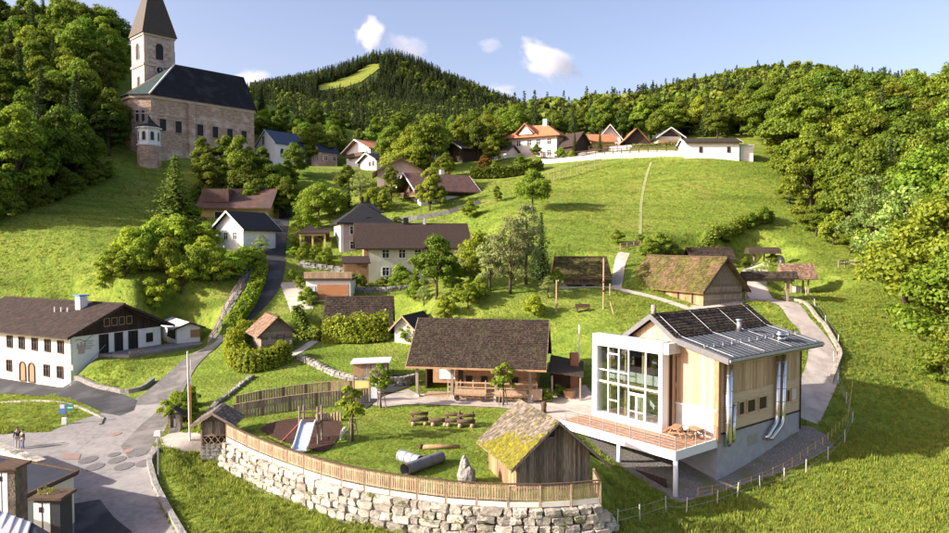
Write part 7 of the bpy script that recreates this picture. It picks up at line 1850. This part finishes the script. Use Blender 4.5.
# ------------------------------------------------------------------ hills behind
FC = [(262,100,850),(290,92,880),(318,91,930),(345,77,1020),(360,70,1050),(375,62,1080),(400,62,1090),(430,77,1050),(460,93,1000),(490,112,950),(540,135,900),(230,112,820),(150,120,800),(0,120,800),(620,140,900),
 (375,85,1400),(300,112,1250),(460,118,1300),(600,140,1300),(0,140,1300),(900,140,1300),(300,128,600),(400,118,700),(440,122,700),(350,112,820),(400,96,940),(300,150,400),(400,152,400),(480,152,380),(350,153,300),(200,146,300),
 (500,134,300),(560,128,310),(620,124,330),(660,114,360),(700,102,390),(740,92,415),(785,84,430),(830,87,425),(870,101,400),(910,106,380),(949,101,350),(1050,95,340),(1200,100,330),
 (780,112,640),(600,142,560),(900,128,620),(1150,125,600),(640,137,230),(760,133,232),(850,139,222),(949,139,215),(1060,138,215),(520,148,232),(700,124,300),(800,112,310),(900,120,290),
 (420,153,230),(330,156,235),(230,115,232),(100,75,232),(50,62,235),(-50,55,235),(100,70,300),(0,60,300),(-100,55,300),(50,110,500),(200,128,420)]
fc = np.array([list(P(*c)) for c in FC]); fn = len(fc)
fA = np.sqrt(((fc[:, None, :2] - fc[None, :, :2]) ** 2).sum(-1) + 900.) - np.eye(fn) * 2; fP = np.c_[np.ones(fn), fc[:, :2]]
fW = np.linalg.solve(np.block([[fA, fP], [fP.T, np.zeros((3, 3))]]), np.r_[fc[:, 2], 0, 0, 0])
def zfar(x, y):
    x, y = np.asarray(x, float), np.asarray(y, float); q = np.c_[x.ravel(), y.ravel()]
    z = np.sqrt(((q[:, None] - fc[None, :, :2]) ** 2).sum(-1) + 900.) @ fW[:fn] + fW[fn] + q @ fW[fn + 1:]
    return z.reshape(x.shape)
U = np.linspace(-1.15, 1.15, 150); YF = np.concatenate([np.arange(228, 480, 9), np.arange(480, 1500, 20)])
uu, yy = np.meshgrid(U, YF); xx = uu * yy; zz = zfar(xx, yy); zz[0] -= 3
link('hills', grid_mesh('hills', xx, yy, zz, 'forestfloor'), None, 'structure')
CLEAR = [(316, 86), (334, 82), (352, 75.5), (368, 66), (379, 64), (381, 67), (373, 73), (361, 82), (346, 87), (318, 91)]
u2 = np.linspace((300 - CX) / FPX, (395 - CX) / FPX, 120); y2 = np.linspace(780, 1120, 130); ua, ya = np.meshgrid(u2, y2); xa_ = ua * ya; za_ = zfar(xa_, ya)
pxs, pys = proj(xa_, ya, za_); insd = pip(CLEAR, pxs, pys)
f_, v_ = [], np.stack([xa_, ya, za_ + .8], -1).reshape(-1, 3); ix = np.arange(v_.shape[0]).reshape(xa_.shape)
for j in range(xa_.shape[0] - 1):
    for i in range(xa_.shape[1] - 1):
        if insd[j, i] or insd[j, i + 1] or insd[j + 1, i]: f_.append((ix[j, i], ix[j, i + 1], ix[j + 1, i + 1], ix[j + 1, i]))
me = bpy.data.meshes.new('alpine_meadow'); me.from_pydata(v_.tolist(), [], [tuple(int(k) for k in q) for q in f_]); me.materials.append(M('hillgrass')); link('alpine_meadow', me, None, 'structure')

def scatter(name, pts, rot, scl, idx, meshes, label, cat):
    src = bpy.data.collections.new(name + '_sources')
    for k, m in enumerate(meshes): src.objects.link(bpy.data.objects.new('%s_%03d' % (name, k), m))
    me = bpy.data.meshes.new(name); me.from_pydata(pts.tolist(), [], [])
    for nm, ty, dat in (('rot', 'FLOAT_VECTOR', rot), ('scl', 'FLOAT_VECTOR', scl)):
        a = me.attributes.new(nm, ty, 'POINT'); a.data.foreach_set('vector', dat.astype(np.float32).ravel())
    a = me.attributes.new('idx', 'INT', 'POINT'); a.data.foreach_set('value', idx.astype(np.int32))
    o = link(name, me, None, 'stuff'); tag(o, label, cat)
    g = bpy.data.node_groups.new(name, 'GeometryNodeTree'); g.interface.new_socket('Geometry', in_out='INPUT', socket_type='NodeSocketGeometry'); g.interface.new_socket('Geometry', in_out='OUTPUT', socket_type='NodeSocketGeometry')
    N, L = g.nodes, g.links; gi, go = N.new('NodeGroupInput'), N.new('NodeGroupOutput'); ip = N.new('GeometryNodeInstanceOnPoints'); ci = N.new('GeometryNodeCollectionInfo')
    ci.inputs[0].default_value = src; ci.inputs['Separate Children'].default_value = True; ci.inputs['Reset Children'].default_value = True; ip.inputs['Pick Instance'].default_value = True
    def at(nm, ty):
        x = N.new('GeometryNodeInputNamedAttribute'); x.data_type = ty; x.inputs[0].default_value = nm; return x.outputs[0]
    er = N.new('FunctionNodeEulerToRotation'); L.new(at('rot', 'FLOAT_VECTOR'), er.inputs[0])
    L.new(gi.outputs[0], ip.inputs['Points']); L.new(ci.outputs[0], ip.inputs['Instance']); L.new(at('idx', 'INT'), ip.inputs['Instance Index']); L.new(er.outputs[0], ip.inputs['Rotation']); L.new(at('scl', 'FLOAT_VECTOR'), ip.inputs['Scale']); L.new(ip.outputs[0], go.inputs[0])
    o.modifiers.new('scatter', 'NODES').node_group = g
    return o
def forest(name, label, px0, px1, d0, d1, spacing, hr, pcon, seed):
    rs = np.random.default_rng(seed); a0, a1 = (px0 - CX) / FPX, (px1 - CX) / FPX
    n = int((a1 - a0) * (d1 ** 2 - d0 ** 2) / 2 / spacing ** 2); u = a0 + (a1 - a0) * rs.random(n); y = np.sqrt(d0 ** 2 + (d1 ** 2 - d0 ** 2) * rs.random(n)); x = u * y
    z = zfar(x, y); px, py = proj(x, y, z); k = np.ones(n, bool)
    if d1 > 600:
        for dz in (0, 5, 10, 15): k &= ~pip(CLEAR, *proj(x, y, z + dz))
    x, y, z = x[k], y[k], z[k]; n = len(x)
    con = rs.random(n) < np.clip(pcon(x, y, z, rs), 0, 1); idx = np.where(con, 3 + rs.integers(0, 2, n), rs.integers(0, 3, n)); h = rs.uniform(*hr, n) / 10 * np.where(con, 1.1, .92)
    w = h * rs.uniform(.9, 1.25, n) * np.where(con, 1.0, 1.05)
    return scatter(name, np.c_[x, y, z - .3], np.c_[np.zeros(n), np.zeros(n), rs.random(n) * 6.28], np.c_[w, w, h], idx, [m[0] for m in FARB] + [m[0] for m in FARS], label, 'forest')
def mixn(x, y, s): return .5 + .25 * np.sin(x * s + 1.3) * np.cos(y * s * .8) + .25 * np.sin(x * s * 2.3 + y * s * 1.7)
forest('mountain_forest', 'dark conifer forest covering the far mountain', 205, 575, 520, 1150, 6.3, (13, 19), lambda x, y, z, r: .42 + .6 * mixn(x, y, .02) + (y > 780) * .25, 31)
forest('hill_forest', 'mixed forest covering the hill behind the right side', 470, 1010, 232, 480, 6.0, (11, 16), lambda x, y, z, r: .10 + .3 * mixn(x, y, .03) + .25 * (x < 110) * (y > 330), 32)
forest('valley_forest', 'mixed wood on the valley slope in front of the mountain', 150, 520, 232, 520, 7.0, (6, 9), lambda x, y, z, r: .15 + .3 * mixn(x, y, .03), 33)
forest('left_hill_forest', 'wood on the hilltop behind the left trees', -60, 140, 232, 330, 6.5, (11, 16), lambda x, y, z, r: .2 + .0 * x, 34)

# ------------------------------------------------------------------ grass tufts
def tuft(seed, n=16, h=.4, sp=.22):
    rs = random.Random(seed); v, f = [], []
    for i in range(n):
        a = rs.random() * 6.28; r = sp * rs.random() ** .5; x, y = r * math.cos(a), r * math.sin(a); hh = h * rs.uniform(.5, 1.1); b = rs.random() * 6.28; w = .022; l = hh * rs.uniform(.15, .55); k = len(v)
        dx, dy = math.cos(b), math.sin(b)
        v += [(x - dy * w, y + dx * w, 0), (x + dy * w, y - dx * w, 0), (x + dx * l * .4 + dy * w * .7, y + dy * l * .4 - dx * w * .7, hh * .65), (x + dx * l * .4 - dy * w * .7, y + dy * l * .4 + dx * w * .7, hh * .65), (x + dx * l, y + dy * l, hh)]
        f += [(k, k + 1, k + 2, k + 3), (k + 3, k + 2, k + 4)]
    me = bpy.data.meshes.new('tuft'); me.from_pydata(v, [], f); me.materials.append(M('grassblade')); return me
TUFT = [tuft(1), tuft(2, 12, .5, .16), tuft(3, 20, .3, .28)]
def grass(name, label, d0, d1, dens, sc, seed, px=(-30, 980)):
    rs = np.random.default_rng(seed); a0, a1 = (px[0] - CX) / FPX, (px[1] - CX) / FPX; n = int((a1 - a0) * (d1 ** 2 - d0 ** 2) / 2 * dens)
    u = a0 + (a1 - a0) * rs.random(n); y = np.sqrt(d0 ** 2 + (d1 ** 2 - d0 ** 2) * rs.random(n)); x = u * y; k = np.ones(n, bool)
    for b in BLOCK:
        bx0, bx1 = min(p[0] for p in b), max(p[0] for p in b); by0, by1 = min(p[1] for p in b), max(p[1] for p in b)
        m = k & (x > bx0) & (x < bx1) & (y > by0) & (y < by1); i = np.nonzero(m)[0]
        if len(i): k[i[pip(b, x[i], y[i])]] = False
    x, y = x[k], y[k]; z = ZG(x, y); n = len(x)
    lawn = pip(YARD, x, y) | ((x > -38) & (x < 16) & (y > 62) & (y < 98)); dn = mixn(x, y, .9)
    s = sc * (.45 + .9 * dn) * rs.uniform(.7, 1.3, n) * np.where(lawn, .38, 1.0)
    return scatter(name, np.c_[x, y, z - .02], np.c_[rs.normal(0, .15, n), rs.normal(0, .15, n), rs.random(n) * 6.28], np.c_[s * 1.2, s * 1.2, s], rs.integers(0, 3, n), TUFT, label, 'grass')
grass('near_grass', 'tall meadow grass and lawn in the foreground', 34, 62, 20, .72, 1)
grass('mid_grass', 'meadow grass and lawns in the middle distance', 62, 95, 9, .62, 2)
grass('far_grass', 'meadow grass on the upper slopes', 95, 158, 3.0, .62, 3)

# weeds in the joints and at the foot of the boulder wall
rs = np.random.default_rng(77); nC, nN = [], []
WQ = resample([tuple(p) for p in WALLC], 1.0)
for i in range(len(WQ) - 1):
    for _ in range(3):
        if rs.random() < .55:
            p = WQ[i].lerp(WQ[i + 1], rs.random()); nn_ = wn(WQ, i); low = rs.random() < .6; zz_ = -2.3 - rs.random() * .2 if low else WZ - rs.random() * 1.6; of_ = (.75 if low else .42) + rs.random() * .1
            for _k in range(26): nC.append((p.x + nn_.x * of_ + rs.normal() * .16 - RO.x, p.y + nn_.y * of_ + rs.normal() * .1 - RO.y, zz_ + abs(rs.normal()) * .16 - RO.z)); nN.append((nn_.x + rs.normal() * .5, nn_.y + rs.normal() * .5, .5))
o = link('weeds', diamonds('weeds', np.array(nC), np.array(nN), .04 + .05 * rs.random(len(nC)), 'leaf', .5, 5), rw, 'stuff')

# ------------------------------------------------------------------ clouds
def cloudmat(name, seed, size, dens):
    m = bpy.data.materials.new(name); m.use_nodes = True; n, l = m.node_tree.nodes, m.node_tree.links; n.remove(n['Principled BSDF'])
    pv = n.new('ShaderNodeVolumePrincipled'); pv.inputs['Color'].default_value = (1, 1, 1, 1); pv.inputs['Anisotropy'].default_value = .2
    tc = n.new('ShaderNodeTexCoord'); mp = n.new('ShaderNodeMapping'); mp.inputs['Location'].default_value = (seed, seed * .7, 0); l.new(tc.outputs['Object'], mp.inputs[0])
    no = n.new('ShaderNodeTexNoise'); no.inputs['Scale'].default_value = 1.7; no.inputs['Detail'].default_value = 6; no.inputs['Roughness'].default_value = .62; l.new(mp.outputs[0], no.inputs['Vector'])
    ln = n.new('ShaderNodeVectorMath'); ln.operation = 'LENGTH'; l.new(tc.outputs['Object'], ln.inputs[0])
    a = n.new('ShaderNodeMath'); a.operation = 'MULTIPLY'; a.inputs[1].default_value = .62; l.new(ln.outputs['Value'], a.inputs[0])
    s = n.new('ShaderNodeMath'); s.operation = 'SUBTRACT'; l.new(no.outputs[0], s.inputs[0]); l.new(a.outputs[0], s.inputs[1])
    r = n.new('ShaderNodeMapRange'); r.inputs[1].default_value = .02; r.inputs[2].default_value = .22; r.inputs[3].default_value = 0; r.inputs[4].default_value = dens; l.new(s.outputs[0], r.inputs[0])
    l.new(r.outputs[0], pv.inputs['Density']); l.new(pv.outputs[0], n['Material Output'].inputs['Volume']); MATS[name] = m
def cloud(px, py, D, sx, sy, sz, tilt, label, seed, dens):
    nm = 'cloudstuff_%d' % seed; cloudmat(nm, seed * 3.1, 1, dens)
    bm = bmesh.new(); bmesh.ops.create_icosphere(bm, subdivisions=3, radius=1); me = bpy.data.meshes.new('cloud'); bm.to_mesh(me); bm.free(); me.materials.append(M(nm))
    o = link('cloud', me); o.location = P(px, py, D); o.scale = (sx * .8, sy * .8, sz * .8); o.rotation_euler = (0, tilt, 0); tag(o, label, 'cloud', 'small fair-weather clouds'); return o
K = 4000 / FPX
cloud(371, 34, 4000, 22 * K, 26 * K, 26 * K, .3, 'small bright puff of cloud directly over the mountain summit', 1, .012)
cloud(408, 47, 4000, 34 * K, 24 * K, 18 * K, .35, 'thin wispy cloud right of the summit', 2, .005)
cloud(548, 62, 4000, 52 * K, 34 * K, 26 * K, .5, 'largest cloud, slanting above the wooded ridge', 3, .011)
cloud(252, 82, 4000, 34 * K, 24 * K, 20 * K, -.2, 'soft cloud behind the church roof', 4, .006)
cloud(500, 92, 4000, 30 * K, 22 * K, 14 * K, 0, 'faint low cloud behind the treetops', 5, .004)
cloud(490, 45, 4000, 22 * K, 20 * K, 12 * K, 0, 'faint wisp left of the largest cloud', 6, .003)
